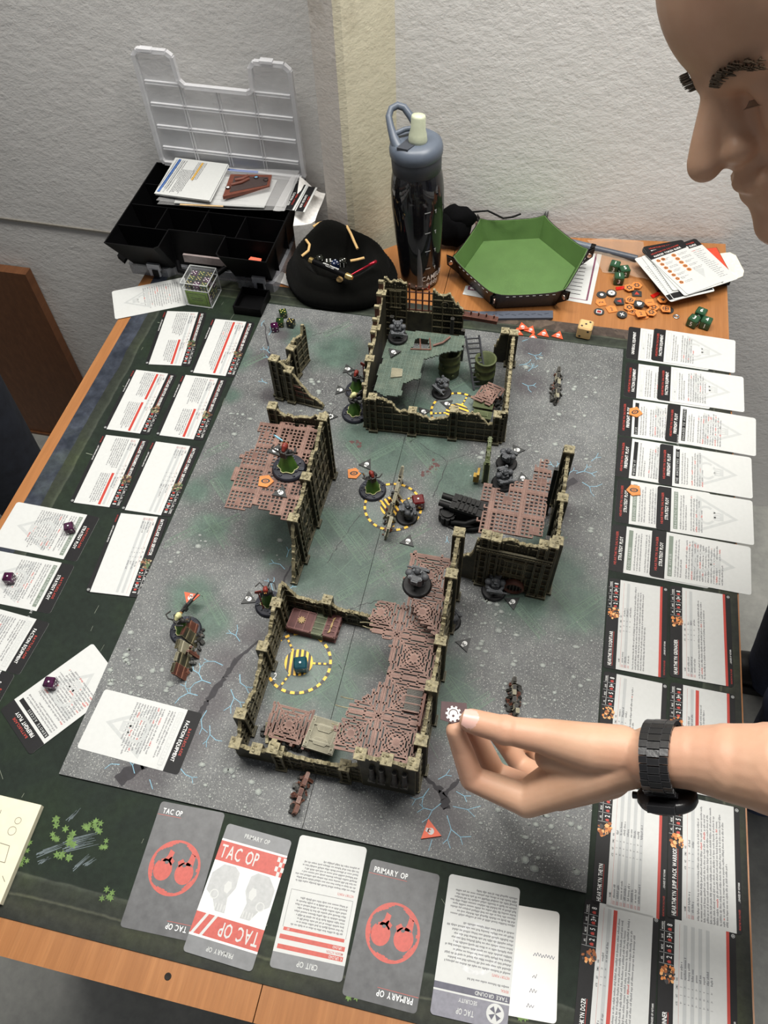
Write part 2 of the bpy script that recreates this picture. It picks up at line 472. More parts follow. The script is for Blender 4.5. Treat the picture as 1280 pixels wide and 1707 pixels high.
for (a, b, wd) in (((60, 1425), (110, 1405), 6), ((100, 1412), (165, 1395), 14), ((110, 1370), (135, 1345), 5), ((60, 1440), (90, 1425), 5), ((120, 1450), (150, 1425), 4), ((135, 1445), (163, 1430), 4)):
    A = at(*a, ZM + .0001); B = at(*b, ZM + .0001); d = (B - A).normalized(); n = Vector((-d.y, d.x, 0)); L = (B - A).length
    for k in range(int(wd)):
        o = (k / wd - .5) * wd * .0009; s0 = rnd.uniform(0, .3); s1 = rnd.uniform(.6, 1)
        P = A + d * L * s0 + n * o; Q = A + d * L * s1 + n * (o + rnd.uniform(-.001, .001))
        mg.poly([P - n * .0004, Q - n * .0001, Q + n * .0002, P + n * .0004])
mg.build('printed_logs', [plain('print_log', srgb(96, 108, 112), .6, var=.3, vs=300)], neo, kind='stuff')
m = MB()
for k in range(60):
    if k % 2: x, y = rnd.uniform(X0 + .04, X1 - .03), rnd.uniform(Y0 + .03, -.005)
    else: x, y = rnd.uniform(X0 + .03, .02), rnd.uniform(Y0 + .04, Y1 - .05)
    L = rnd.uniform(.004, .016); a = rnd.choice((1.45, 1.5, 1.6, .9, -.8)); w_ = rnd.uniform(.00012, .0003)
    m.bar((x, y, ZM + .0001), (x + L * math.cos(a), y + L * math.sin(a), ZM + .0001), w_, .00005)
for y0 in (.69, .55, .42, .28, .11, -.03):
    m.bar((-.16, y0, ZM + .0001), (-.135, y0 - .003, ZM + .0001), .0006, .00006)
m.build('printed_scratches', [plain('print_scratch', srgb(150, 158, 140), .6)], neo, kind='stuff')

# ------------------------------------------------------------------ the board: two folding halves
t = NT('board_print'); co = t.coord()
at_ = t.node('ShaderNodeAttribute', attribute_name='print'); at_.attribute_type = 'GEOMETRY'
n = t.noise(38, co, 5, .65); n2 = t.noise(420, co, 4, .7); v = t.vor(900, co); vc = t.vor(900, co, 'Color')
v2 = t.vor(330, co); 
c = t.mix(1.0, at_.outputs['Color'], t.ramp(n, [(.3, (.80, .80, .82)), (.7, (1.22, 1.22, 1.2))]), 'MULTIPLY')
c = t.mix(1.0, c, t.ramp(n2, [(.3, (.72, .72, .74)), (.7, (1.35, 1.35, 1.3))]), 'MULTIPLY')
gr = t.math('LESS_THAN', v, .30)
sv = t.node('ShaderNodeSeparateColor'); t.link(vc, sv.inputs[0])
gr = t.math('MULTIPLY', gr, t.math('GREATER_THAN', sv.outputs[0], .62)); gr = t.math('MULTIPLY', gr, at_.outputs['Alpha'])
c = t.mix(t.math('MULTIPLY', gr, .75), c, srgb(170, 172, 168))
g3 = t.math('MULTIPLY', t.math('LESS_THAN', v2, .20), at_.outputs['Alpha'])
c = t.mix(t.math('MULTIPLY', g3, .6), c, srgb(186, 188, 182))
t.col(c); t.rough(.5, 0, .4); t.bump(n2, .3, .0004)
BOARD = t.m
GREENS = [(*at(px, py)[:2], r) for px, py, r in (
    (320, 1000, .036), (355, 1040, .03), (350, 880, .035), (330, 820, .03), (385, 800, .035), (500, 560, .03), (560, 590, .05), (390, 600, .035), (385, 660, .02), (600, 730, .04), (640, 700, .05),
    (700, 690, .05), (720, 740, .055), (650, 760, .05), (760, 800, .05), (520, 960, .045), (580, 960, .06), (600, 880, .05), (540, 880, .045), (640, 1000, .03), (690, 940, .04), (460, 880, .05), (470, 930, .03),
    (880, 1000, .05), (930, 960, .045), (960, 1010, .05), (850, 960, .03), (900, 900, .03), (530, 1120, .04), (490, 1150, .04), (560, 1150, .04), (500, 1060, .02), (600, 1100, .03), (580, 1200, .03),
    (760, 1160, .035), (740, 1180, .04), (750, 1120, .03), (780, 660, .05), (740, 620, .05), (720, 1060, .03), (560, 1250, .02), (850, 1280, .03))]
DARKS = [(*at(px, py)[:2], r) for px, py, r in (
    (440, 600, .022), (450, 660, .02), (470, 560, .015), (890, 580, .03), (880, 640, .03), (950, 800, .03), (930, 850, .025), (470, 960, .02), (420, 1060, .022), (380, 1110, .028), (350, 1170, .03), (310, 1230, .03), (240, 1290, .035),
    (740, 1310, .03), (740, 1370, .03), (720, 1260, .02), (750, 850, .02), (860, 870, .02), (860, 560, .02))]
def board_color(x, y):
    q = Vector((x * 9, y * 9, 3)); nz = noise.fractal(q, .8, 2, 4)
    nz2 = noise.fractal(Vector((x * 45, y * 45, 8)), .8, 2, 3)
    g = 0
    for cx, cy, r in GREENS:
        d = ((x - cx) ** 2 + (y - cy) ** 2) / (r * r)
        if d < 4: g = max(g, math.exp(-d * 1.1))
    g = min(1, max(0, g * 1.75 + nz * .3 + nz2 * .18 - .42))
    d_ = 0
    for cx, cy, r in DARKS:
        d = ((x - cx) ** 2 + (y - cy) ** 2) / (r * r)
        if d < 4: d_ = max(d_, math.exp(-d * 1.2))
    d_ = min(1, max(0, d_ * 1.5 + nz * .25 - .2))
    G0 = srgb(92, 94, 95); GG = srgb(72, 90, 82); DD = srgb(66, 62, 66)
    f = 1 + .28 * nz
    c = [a * f * (1 - g) + b * g * (1 + .2 * nz2) for a, b in zip(G0, GG)]
    c = [a * (1 - d_ * .8) + b * d_ * .8 for a, b in zip(c, DD)]
    return (*c, max(0, 1 - g * .9 - d_ * .75))
ZB = .0014
board = thing('game_board', 'grey ruined street gaming board of two halves lying on the green mat', 'board', (.28, .381, ZM))
def half(x0, x1):
    st = .003; nx = int((x1 - x0) / st) + 1; ny = int(.762 / st) + 1
    m = MB(); vs = []
    for j in range(ny + 1):
        for i in range(nx + 1): vs.append((x0 + (x1 - x0) * i / nx, .762 * j / ny, ZB))
    m.add(vs, [(j * (nx + 1) + i, j * (nx + 1) + i + 1, (j + 1) * (nx + 1) + i + 1, (j + 1) * (nx + 1) + i) for j in range(ny) for i in range(nx)])
    nv = len(m.v)
    m.k = 1
    m.add([(x0, 0, ZM + .0002), (x1, 0, ZM + .0002), (x1, .762, ZM + .0002), (x0, .762, ZM + .0002), (x0, 0, ZB), (x1, 0, ZB), (x1, .762, ZB), (x0, .762, ZB)],
          [(0, 1, 5, 4), (1, 2, 6, 5), (2, 3, 7, 6), (3, 0, 4, 7), (3, 2, 1, 0)])
    o = m.build('board_half', [BOARD, plain('board_edge', srgb(60, 58, 56), .8)], board)
    a = o.data.color_attributes.new('print', 'FLOAT_COLOR', 'POINT')
    buf = []
    for v in m.v: buf += board_color(v.x, v.y)
    a.data.foreach_set('color', buf)
    return o
hL = half(0, .2712); hR = half(.2718, .559)
Z1 = ZB + .00012
rnd = random.Random(11)
# pale rubble print
ms = [MB(), MB()]
cl = [(*at(px, py)[:2], r, n) for px, py, r, n in (
    (210, 1110, .03, 26), (190, 1080, .03, 16), (240, 1150, .03, 8), (380, 1330, .04, 12), (300, 1200, .04, 8), (900, 1390, .04, 26), (860, 1420, .04, 16), (940, 1350, .05, 22), (860, 1120, .05, 14), (900, 1180, .06, 16),
    (800, 1040, .03, 14), (830, 1010, .02, 12), (930, 640, .05, 22), (990, 720, .05, 18), (900, 740, .03, 8), (520, 660, .03, 14), (420, 700, .03, 10), (560, 660, .03, 8), (600, 690, .02, 6), (790, 760, .03, 9), (960, 1250, .03, 10), (980, 900, .04, 10),
    (300, 900, .03, 8), (460, 910, .02, 4), (560, 1330, .05, 10), (330, 1350, .05, 9), (960, 1100, .04, 14), (640, 540, .03, 6), (1000, 640, .03, 8), (830, 1080, .03, 8))]
for cx, cy, r, n in cl:
    for k in range(int(n * 1.2)):
        a = rnd.random() * 2 * PI; q = r * math.sqrt(rnd.random()) * 1.2
        x, y = cx + q * math.cos(a), cy + q * math.sin(a)
        if not (.006 < x < .553 and .006 < y < .756): continue
        i = 0 if x < .2712 else 1
        if abs(x - .2715) < .006: continue
        s = rnd.choice((.0012, .0018, .0026, .0036, .005)) * rnd.uniform(.7, 1.1); st = rnd.uniform(.5, 1); b0 = rnd.random() * 6
        pts = [(x + s * rnd.uniform(.75, 1) * math.cos(b0 + j * PI / 3) , y + s * st * rnd.uniform(.75, 1) * math.sin(b0 + j * PI / 3)) for j in range(6)]
        ms[i].k = 0; ms[i].poly([(p[0] + .0005, p[1] - .0007) for p in pts], Z1)
        ms[i].k = 1; ms[i].poly(pts, Z1 + .00006)
        ms[i].k = 2; ms[i].poly([(x + (p[0] - x) * .55 - .0002, y + (p[1] - y) * .6 + .0003) for p in pts], Z1 + .0001)
for i in (0, 1):
    ms[i].build('printed_rubble', [plain('print_stone_dark', srgb(66, 68, 70), .6), plain('print_stone', srgb(128, 134, 130), .6, var=.2), plain('print_stone_light', srgb(150, 156, 150), .6, var=.15)], (board), kind='stuff')
# lightning, cracks and panel tracks
mr = MB(); ml = MB(); mt = MB()
def inb(p): return .003 < p[0] < .556 and .003 < p[1] < .759
def zig(m, a, b, w0, w1, jit, n, z):
    a = Vector((a[0], a[1], 0)); b = Vector((b[0], b[1], 0)); pts = [a.lerp(b, i / n) + Vector((rnd.uniform(-jit, jit), rnd.uniform(-jit, jit), 0)) for i in range(n + 1)]
    L_ = [];R_ = []
    for i, p in enumerate(pts):
        d = (pts[min(i + 1, n)] - pts[max(i - 1, 0)]).normalized(); q = Vector((-d.y, d.x, 0)); w_ = (w0 + (w1 - w0) * i / n) * rnd.uniform(.6, 1.3) / 2
        L_.append(p + q * w_); R_.append(p - q * w_)
    for i in range(n):
        if inb(pts[i]) and inb(pts[i + 1]): m.poly([(R_[i].x, R_[i].y), (R_[i + 1].x, R_[i + 1].y), (L_[i + 1].x, L_[i + 1].y), (L_[i].x, L_[i].y)], z)
def crack(pxs, w0, w1):
    P = [at(*p) for p in pxs]
    for i in range(len(P) - 1):
        f0 = i / (len(P) - 1); f1 = (i + 1) / (len(P) - 1)
        zig(mr, P[i], P[i + 1], w0 + (w1 - w0) * f0, w0 + (w1 - w0) * f1, .0012, 7, Z1 + .00003)
crack([(500, 925), (478, 955), (468, 990), (440, 1025)], .0016, .0035)
crack([(430, 1070), (395, 1100), (375, 1130), (345, 1170), (330, 1200)], .004, .008)
crack([(300, 1250), (235, 1275), (195, 1305)], .010, .014)
crack([(703, 1290), (735, 1320), (745, 1350)], .002, .010)
crack([(765, 1300), (740, 1325)], .003, .006)
crack([(700, 740), (745, 770), (735, 800), (720, 830)], .0006, .0012)
crack([(745, 770), (790, 755), (820, 770)], .0005, .001)
crack([(960, 800), (910, 830), (870, 850)], .010, .005)
crack([(600, 860), (570, 900), (545, 940)], .0008, .0008)
crack([(520, 560), (545, 555), (570, 545)], .001, .001)
crack([(440, 540), (452, 600), (460, 640)], .002, .003)
crack([(640, 1000), (600, 1010), (570, 1020)], .0008, .0006)
crack([(560, 680), (545, 700)], .001, .002)
mr.build('printed_cracks', [plain('print_crack', srgb(44, 42, 46), .7, var=.2)], board, kind='stuff')
def bolt(x, y, a, L, d):
    if d == 0 or not inb((x, y)): return
    nx, ny = x + L * math.cos(a), y + L * math.sin(a)
    if inb((nx, ny)):
        ml.bar((x, y, Z1 + .0001), (nx, ny, Z1 + .0001), .00085 * (.55 + .12 * d), .00004)
    bolt(nx, ny, a + rnd.uniform(.35, .8), L * rnd.uniform(.65, .95), d - 1)
    if rnd.random() < .75: bolt(nx, ny, a - rnd.uniform(.4, .9), L * rnd.uniform(.6, .9), d - 1)
for px, py, a, L, d in ((505, 925, 2.2, .011, 2), (475, 950, 2.5, .010, 3), (455, 985, 2.1, .009, 3), (478, 930, 1.6, .010, 2), (470, 985, .2, .008, 3), (400, 1070, 2.4, .010, 3), (372, 1110, 2.9, .012, 3), (352, 1140, 3.0, .012, 4), (400, 1125, -1.2, .011, 4), (385, 1150, -.9, .012, 3),
    (345, 1185, -1.8, .012, 3), (330, 1160, 3.1, .012, 3), (300, 1280, -.6, .011, 3), (350, 1210, -1.2, .011, 3), (225, 1290, 2.2, .010, 3), (200, 1275, 3.3, .010, 2), (250, 1300, -.9, .012, 3), (270, 1265, .3, .012, 3), (735, 1340, -2.3, .012, 3), (745, 1360, -1.1, .015, 3), (715, 1315, -2.0, .011, 3), (755, 1345, .0, .016, 2),
    (760, 1320, -.3, .010, 2), (730, 1300, .7, .010, 2), (720, 1400, -1.7, .012, 2), (960, 790, .5, .012, 3), (945, 800, 1.4, .012, 3), (970, 805, -.5, .012, 3), (930, 790, 2.0, .010, 3), (985, 770, .9, .01, 2), (870, 570, .6, .010, 3), (880, 590, -.3, .011, 3), (865, 610, .4, .010, 3), (870, 640, -.4, .010, 3), (855, 560, 2.5, .010, 2), (880, 620, 1.0, .009, 3),
    (450, 590, 2.4, .008, 3), (455, 620, 1.9, .008, 2), (448, 560, 1.4, .008, 3), (455, 600, 2.9, .010, 2), (446, 640, 2.9, .008, 2), (436, 545, 1.8, .008, 2), (485, 670, 2.8, .007, 2), (745, 895, -1.4, .006, 2), (765, 890, -1.6, .008, 2)):
    p = at(px, py); bolt(p.x, p.y, a, L * .95, d)
ml.build('printed_lightning', [plain('print_lightning', srgb(126, 176, 198), .6, var=.25, vs=90)], board, kind='stuff')
def track(x, y, a, L, tick=True):
    d = Vector((math.cos(a), math.sin(a), 0)); n = Vector((-d.y, d.x, 0)); o = Vector((x, y, Z1 + .00002))
    def seg(p, q, w_):
        if inb(p) and inb(q) and (p.x - .2715) * (q.x - .2715) > 0: mt.bar(p, q, w_, .00003)
    for s in (-.0045, -.0035, .0035, .0062):
        for i in range(4): seg(o + d * L * i / 4 + n * s, o + d * L * (i + 1) / 4 + n * s, .0005)
    if tick:
        k = 0
        while k < L - .004:
            for s in (-.002, .002): seg(o + d * (k + .001) + n * s, o + d * (k + .0034) + n * s, .0004)
            seg(o + d * k + n * -.0035, o + d * k + n * .0035, .0005)
            k += .0045
def thin(a, b):
    P = at(*a); Q = at(*b); n = 6
    for i in range(n):
        p = P.lerp(Q, i / n); q = P.lerp(Q, (i + 1) / n)
        if inb(p) and inb(q): mt.bar((p.x, p.y, Z1), (q.x, q.y, Z1), .0004, .00003)
A4 = PI / 4
for px, py, a, L in ((342, 990, -A4, .05), (342, 990, -3 * A4, .04), (395, 615, A4, .05), (380, 740, -3 * A4, .06), (355, 800, -A4, .045), (330, 880, -3 * A4, .05), (345, 860, -A4, .06), (540, 560, A4, .05), (610, 770, A4, .09), (680, 735, -A4, .07), (680, 735, A4, .06),
    (590, 890, -A4, .09), (540, 850, -A4, .10), (560, 1000, A4, .09), (600, 960, A4, .08), (640, 920, A4, .07), (520, 880, -A4, .05), (470, 800, A4, .05), (900, 960, -A4, .09), (860, 1010, -A4, .05), (880, 930, A4, .06), (540, 1080, -A4, .07), (500, 1080, -A4, .05),
    (590, 1100, -3 * A4, .06), (560, 1130, -3 * A4, .06), (620, 1080, -A4, .04), (740, 1130, -A4, .06), (760, 1200, A4, .05), (610, 700, A4, .07), (590, 640, A4, .04), (580, 740, -A4, .05), (400, 860, -3 * A4, .05), (650, 640, -A4, .06), (745, 650, A4, .05), (960, 1020, A4, .04)):
    p = at(px, py); track(p.x, p.y, a, L)
for a, b in (((300, 960), (345, 1000)), ((290, 1000), (330, 1030)), ((330, 1040), (370, 1000)), ((480, 800), (560, 740)), ((600, 680), (680, 760)), ((640, 1050), (560, 990)), ((700, 1180), (800, 1130)), ((720, 1110), (790, 1150)), ((480, 1190), (540, 1150)), ((530, 1150), (570, 1190)), ((760, 880), (800, 900)),
    ((880, 1030), (940, 980)), ((940, 1050), (1000, 1010)), ((560, 960), (620, 900)), ((540, 930), (600, 980)), ((620, 980), (690, 930)), ((340, 860), (400, 900)), ((370, 760), (420, 790)), ((700, 1210), (730, 1265))):
    thin(a, b)
mt.build('printed_panel_lines', [plain('print_panel_line', srgb(100, 124, 106), .6, var=.25, vs=200)], board, kind='stuff')
m = MB()
for px, py in ((590, 738), (600, 742), (720, 780), (710, 790), (725, 772), (600, 1200)):
    c0 = at(px, py)
    for k in range(6):
        x, y, s = c0.x + rnd.uniform(-.006, .006), c0.y + rnd.uniform(-.005, .005), rnd.uniform(.0008, .003)
        m.poly([(x + s * rnd.uniform(.6, 1.2) * math.cos(j), y + s * rnd.uniform(.6, 1.2) * math.sin(j)) for j in range(6)], Z1 + .00002 + k * .00001)
m.build('printed_stain', [plain('print_stain', srgb(84, 52, 50), .6)], board, kind='stuff')

# ------------------------------------------------------------------ cards
CT = .00045
def rrect(w_, h_, r=.0035, n=4):
    pts = []
    for cx, cy, a0 in ((w_ / 2 - r, h_ / 2 - r, 0), (-w_ / 2 + r, h_ / 2 - r, PI / 2), (-w_ / 2 + r, -h_ / 2 + r, PI), (w_ / 2 - r, -h_ / 2 + r, 1.5 * PI)):
        for i in range(n + 1):
            a = a0 + PI / 2 * i / n; pts.append((cx + r * math.cos(a), cy + r * math.sin(a)))
    return pts
def topband(w_, h_, y0, r=.0035):
    """band from y0 up to the rounded top edge"""
    return [p for p in rrect(w_, h_, r) if p[1] > 0][0:] and ([(w_ / 2, y0)] + [p for p in rrect(w_, h_, r) if p[1] > 0] + [(-w_ / 2, y0)])
BODY_MATS = {'white': WHITE, 'black': PRINTB}
class Card:
    def __init__(s, label, M, w_, h_, body, group, name='game_card', cat='card'):
        s.w, s.h, s.M = w_, h_, M
        m = MB(M); m.prism(rrect(w_, h_), 0, CT)
        root = bpy.data.objects.new(name, bpy.data.meshes.new(name))
        COL.objects.link(root); root.matrix_world = M; WM[root] = M
        inv = M.inverted(); root.data.from_pydata([inv @ v for v in m.v], [], m.f); root.data.materials.append(body)
        s.o = root; tag(root, label, cat, group); s.L = {}
    def layer(s, name, mats):
        m = MB(s.M); s.L[name] = (m, mats); return m
    def done(s):
        for k, (m, mats) in s.L.items():
            if m.f: m.build(k, mats, s.o)
        return s.o
def frame(pa, pb, W, H, h):
    """card frame from the two ends of its top edge (start and end of the reading direction), in pixels"""
    A = at(*pa, h); B = at(*pb, h); mid = (A + B) / 2; u = (B - A).normalized(); v = Vector((-u.y, u.x, 0))
    c = mid - v * H / 2
    M = Matrix((u, v, Vector((0, 0, 1)))).transposed().to_4x4(); M.translation = (c.x, c.y, h); return M
z0 = CT
def tri_emblem(m, rnd, cy, s):
    m.k = 0
    T = [(-s, s * .75), (s, s * .75), (0, -s)]
    I = [(x * .72, (y - .02 * s) * .72) for x, y in T]
    z = z0 + .00005
    for i in range(3):
        j = (i + 1) % 3
        m.poly([(T[i][0], T[i][1] + cy), (I[i][0], I[i][1] + cy), (I[j][0], I[j][1] + cy), (T[j][0], T[j][1] + cy)], z)
    # a rounded mask with a hand below
    n = 20
    for i in range(n):
        a, b = 2 * PI * i / n, 2 * PI * (i + 1) / n
        r0, r1 = s * .40, s * .30
        if .55 < (i / n) < .95 and i % 2: continue
        m.poly([(r1 * math.cos(a) * 1.25, cy + s * .33 + r1 * math.sin(a)), (r0 * math.cos(a) * 1.25, cy + s * .33 + r0 * math.sin(a)), (r0 * math.cos(b) * 1.25, cy + s * .33 + r0 * math.sin(b)), (r1 * math.cos(b) * 1.25, cy + s * .33 + r1 * math.sin(b))], z + .00006)
    for i in range(4): m.rect(-s * .22 + i * s * .12, cy - s * .22, -s * .15 + i * s * .12, cy + s * .02, z + .00006)
    m.rect(-s * .2, cy - s * .38, s * .2, cy - s * .22, z + .00006)
def ploy(label, M, head, title, band, bandtext, nl, seed, group, headlen=None, emblem=True, redp=.05, tail=0, body=WHITE):
    rnd = random.Random(seed); W, H = .070, .120
    c = Card(label, M, W, H, body, group)
    m = c.layer('header_band', [PRINTB]); m.poly(topband(W, H, .0422), z0 + .00003)
    z = z0 + .00008
    m = c.layer('title_lettering', [PRINTR, PRINTW, PRINTB, PRINTD, PRINTL])
    if head:
        m.k = 0; text(m, head, 0, .0517, .0029, z, align='C', width=.0018 * len(head) * 1.55)
        m.k = 1; text(m, title, 0, .0455, .0041, z, align='C', width=.0026 * len(title) * 1.04)
    else:
        m.k = 1; text(m, title, 0, .0485, .0041, z, align='C', width=.0026 * len(title) * .98)
    b = c.layer('subtitle_band', [{'black': PRINTB, 'green': PRINTGG, 'box': PRINTS}[band]])
    y0, y1 = .0335, .0388
    if band == 'box':
        for a, e in (((-.030, y0), (.030, y0)), ((-.030, y1), (.030, y1)), ((-.030, y0), (-.030, y1)), ((.030, y0), (.030, y1))):
            b.bar((a[0], a[1], z), (e[0], e[1], z), .0005, .00004)
        m.k = 4
    else:
        b.rect(-.030, y0, .030, y1, z0 + .00003); m.k = 4
    text(m, bandtext, -.0285, y0 + .0012, .0030, z, xs=.9, gap=.30)
    m = c.layer('body_text', [PRINTG, PRINTR, PRINTD])
    lines(m, rnd, -.029, .029, .0290, .0018, min(3, nl), .0033, z, red=0, kr=1)
    if nl > 3: lines(m, rnd, -.029, .029, .0160, .0019, nl - 3, .0033, z, red=redp, kr=1)
    if emblem:
        m = c.layer('emblem', [PRINTL]); tri_emblem(m, rnd, -.012, .030)
    return c.done()
def frame_top(pa, pb, h): return frame(pa, pb, .070, .120, h)

RG = 'ploy and equipment cards along the right edge of the table'
rows = [  # lower card far/near px, upper card far/near px, texts
    ((1048, 546), (1043, 596), (1090, 548), (1085, 600), ('', 'UNIVERSAL EQUIPMENT', 'box', 'ICE CLIMBERS'), ('HEARTHKYN SALVAGER', 'FACTION EQUIPMENT', 'box', 'KIT OF PLEK')),
    ((1044, 604), (1039, 661), (1098, 610), (1095, 665), ('HEARTHKYN SALVAGER', 'FACTION EQUIPMENT', 'box', 'CLIMBING RIG'), ('HEARTHKYN SALVAGER', 'FACTION EQUIPMENT', 'box', 'PLASMA KNIFE')),
    ((1034, 665), (1030, 724), (1113, 673), (1108, 735), ('HEARTHKYN SALVAGER', 'FIREFIGHT PLOY', 'black', 'LUCK'), ('HEARTHKYN SALVAGER', 'FIREFIGHT PLOY', 'black', 'ENGAGED TO ACQUIRE')),
    ((1032, 727), (1025, 794), (1100, 741), (1097, 805), ('HEARTHKYN SALVAGER', 'FIREFIGHT PLOY', 'black', 'WORTH IT'), ('HEARTHKYN SALVAGER', 'FIREFIGHT PLOY', 'black', 'THE ANCESTORS ARE WATCHING')),
    ((1029, 798), (1024, 870), (1096, 811), (1093, 881), ('HEARTHKYN SALVAGER', 'STRATEGY PLOY', 'green', 'GROUND DEFENCE'), ('HEARTHKYN SALVAGER', 'STRATEGY PLOY', 'green', 'PRAGMATIC FIREPOWER')),
    ((1021, 874), (1014, 950), (1087, 884), (1082, 959), ('HEARTHKYN SALVAGER', 'STRATEGY PLOY', 'green', 'COOL EARNS'), ('HEARTHKYN SALVAGER', 'STRATEGY PLOY', 'green', 'GRIM AFFAIR')),
]
ORD = ['first row from the wall', 'second row from the wall', 'third row from the wall', 'fourth row from the wall', 'fifth row from the wall', 'sixth row from the wall']
for i, (a, b, c_, d_, t1, t2) in enumerate(rows):
    mk = lambda p, q, h: frame(q, p, .070, .120, h)     # reading runs away from the camera
    ploy('half covered white %s card, %s, right side of the table' % (t1[1].lower(), ORD[i]), mk(a, b, ZM), *t1[:2], t1[2], t1[3], 12, 40 + i, RG)
    ploy('uncovered white %s card, %s, right side of the table' % (t2[1].lower(), ORD[i]), mk(c_, d_, ZM + CT + .0001), *t2[:2], t2[2], t2[3], (9, 11, 13, 8, 8, 17)[i], 60 + i, RG, redp=.12, emblem=True)

# left hand ploy cards: they read toward the camera
LG = 'ploy and equipment cards of the left hand player'
ploy('white strategy ploy card crossing the left table edge, purple black die near its header', frame((166, 863), (128, 936), .07, .12, ZM), 'BATTLECLADE', 'STRATEGY PLOY', 'green', 'NOOSPHERIC RESOLVE', 15, 81, LG, redp=.1)
ploy('white strategy ploy card at the left picture edge with a dark die on its middle', frame((124, 944), (84, 1022), .07, .12, ZM), 'BATTLECLADE', 'STRATEGY PLOY', 'green', 'CALIBRATION OF THE ONE GOAL', 12, 82, LG, redp=.1)
ploy('white faction equipment card cut by the left picture edge', frame((82, 1040), (33, 1124), .07, .12, ZM), 'BATTLECLADE', 'FACTION EQUIPMENT', 'box', 'NEUROPLATIC REFRACT CELL', 13, 83, LG)
ploy('white card of which only the black header shows at the left picture edge', frame((21, 1132), (-24, 1212), .07, .12, ZM), 'BATTLECLADE', 'FACTION EQUIPMENT', 'box', 'BIONICS', 8, 84, LG)
ploy('white firefight ploy card lying askew with a purple die on it', frame((50, 1259), (0, 1183), .07, .12, ZM + CT + .0002), 'BATTLECLADE', 'FIREFIGHT PLOY', 'black', 'REMOTE ACCESS', 17, 85, LG, redp=.1)
ploy('white faction equipment card lying on the near left corner of the grey board', frame((338, 1190), (297, 1292), .07, .12, ZB), 'BATTLECLADE', 'FACTION EQUIPMENT', 'box', 'CONCEALED APPARATUS', 14, 86, LG, redp=.12)
c = Card('white rules card sticking out from under the dice cube at the far left', frame((307, 458), (318, 512), .07, .12, ZM), .07, .12, WHITE, LG)
m = c.layer('body_text', [PRINTG, PRINTR]); lines(m, random.Random(5), -.027, .027, .045, .0019, 16, .0037, z0 + .00004, red=.08, kr=1)
m = c.layer('emblem', [PRINTL]); tri_emblem(m, rnd, -.02, .024)
m = c.layer('header_band', [PRINTS]); m.rect(-.033, .050, .033, .0575, z0 + .00003)
c.done()

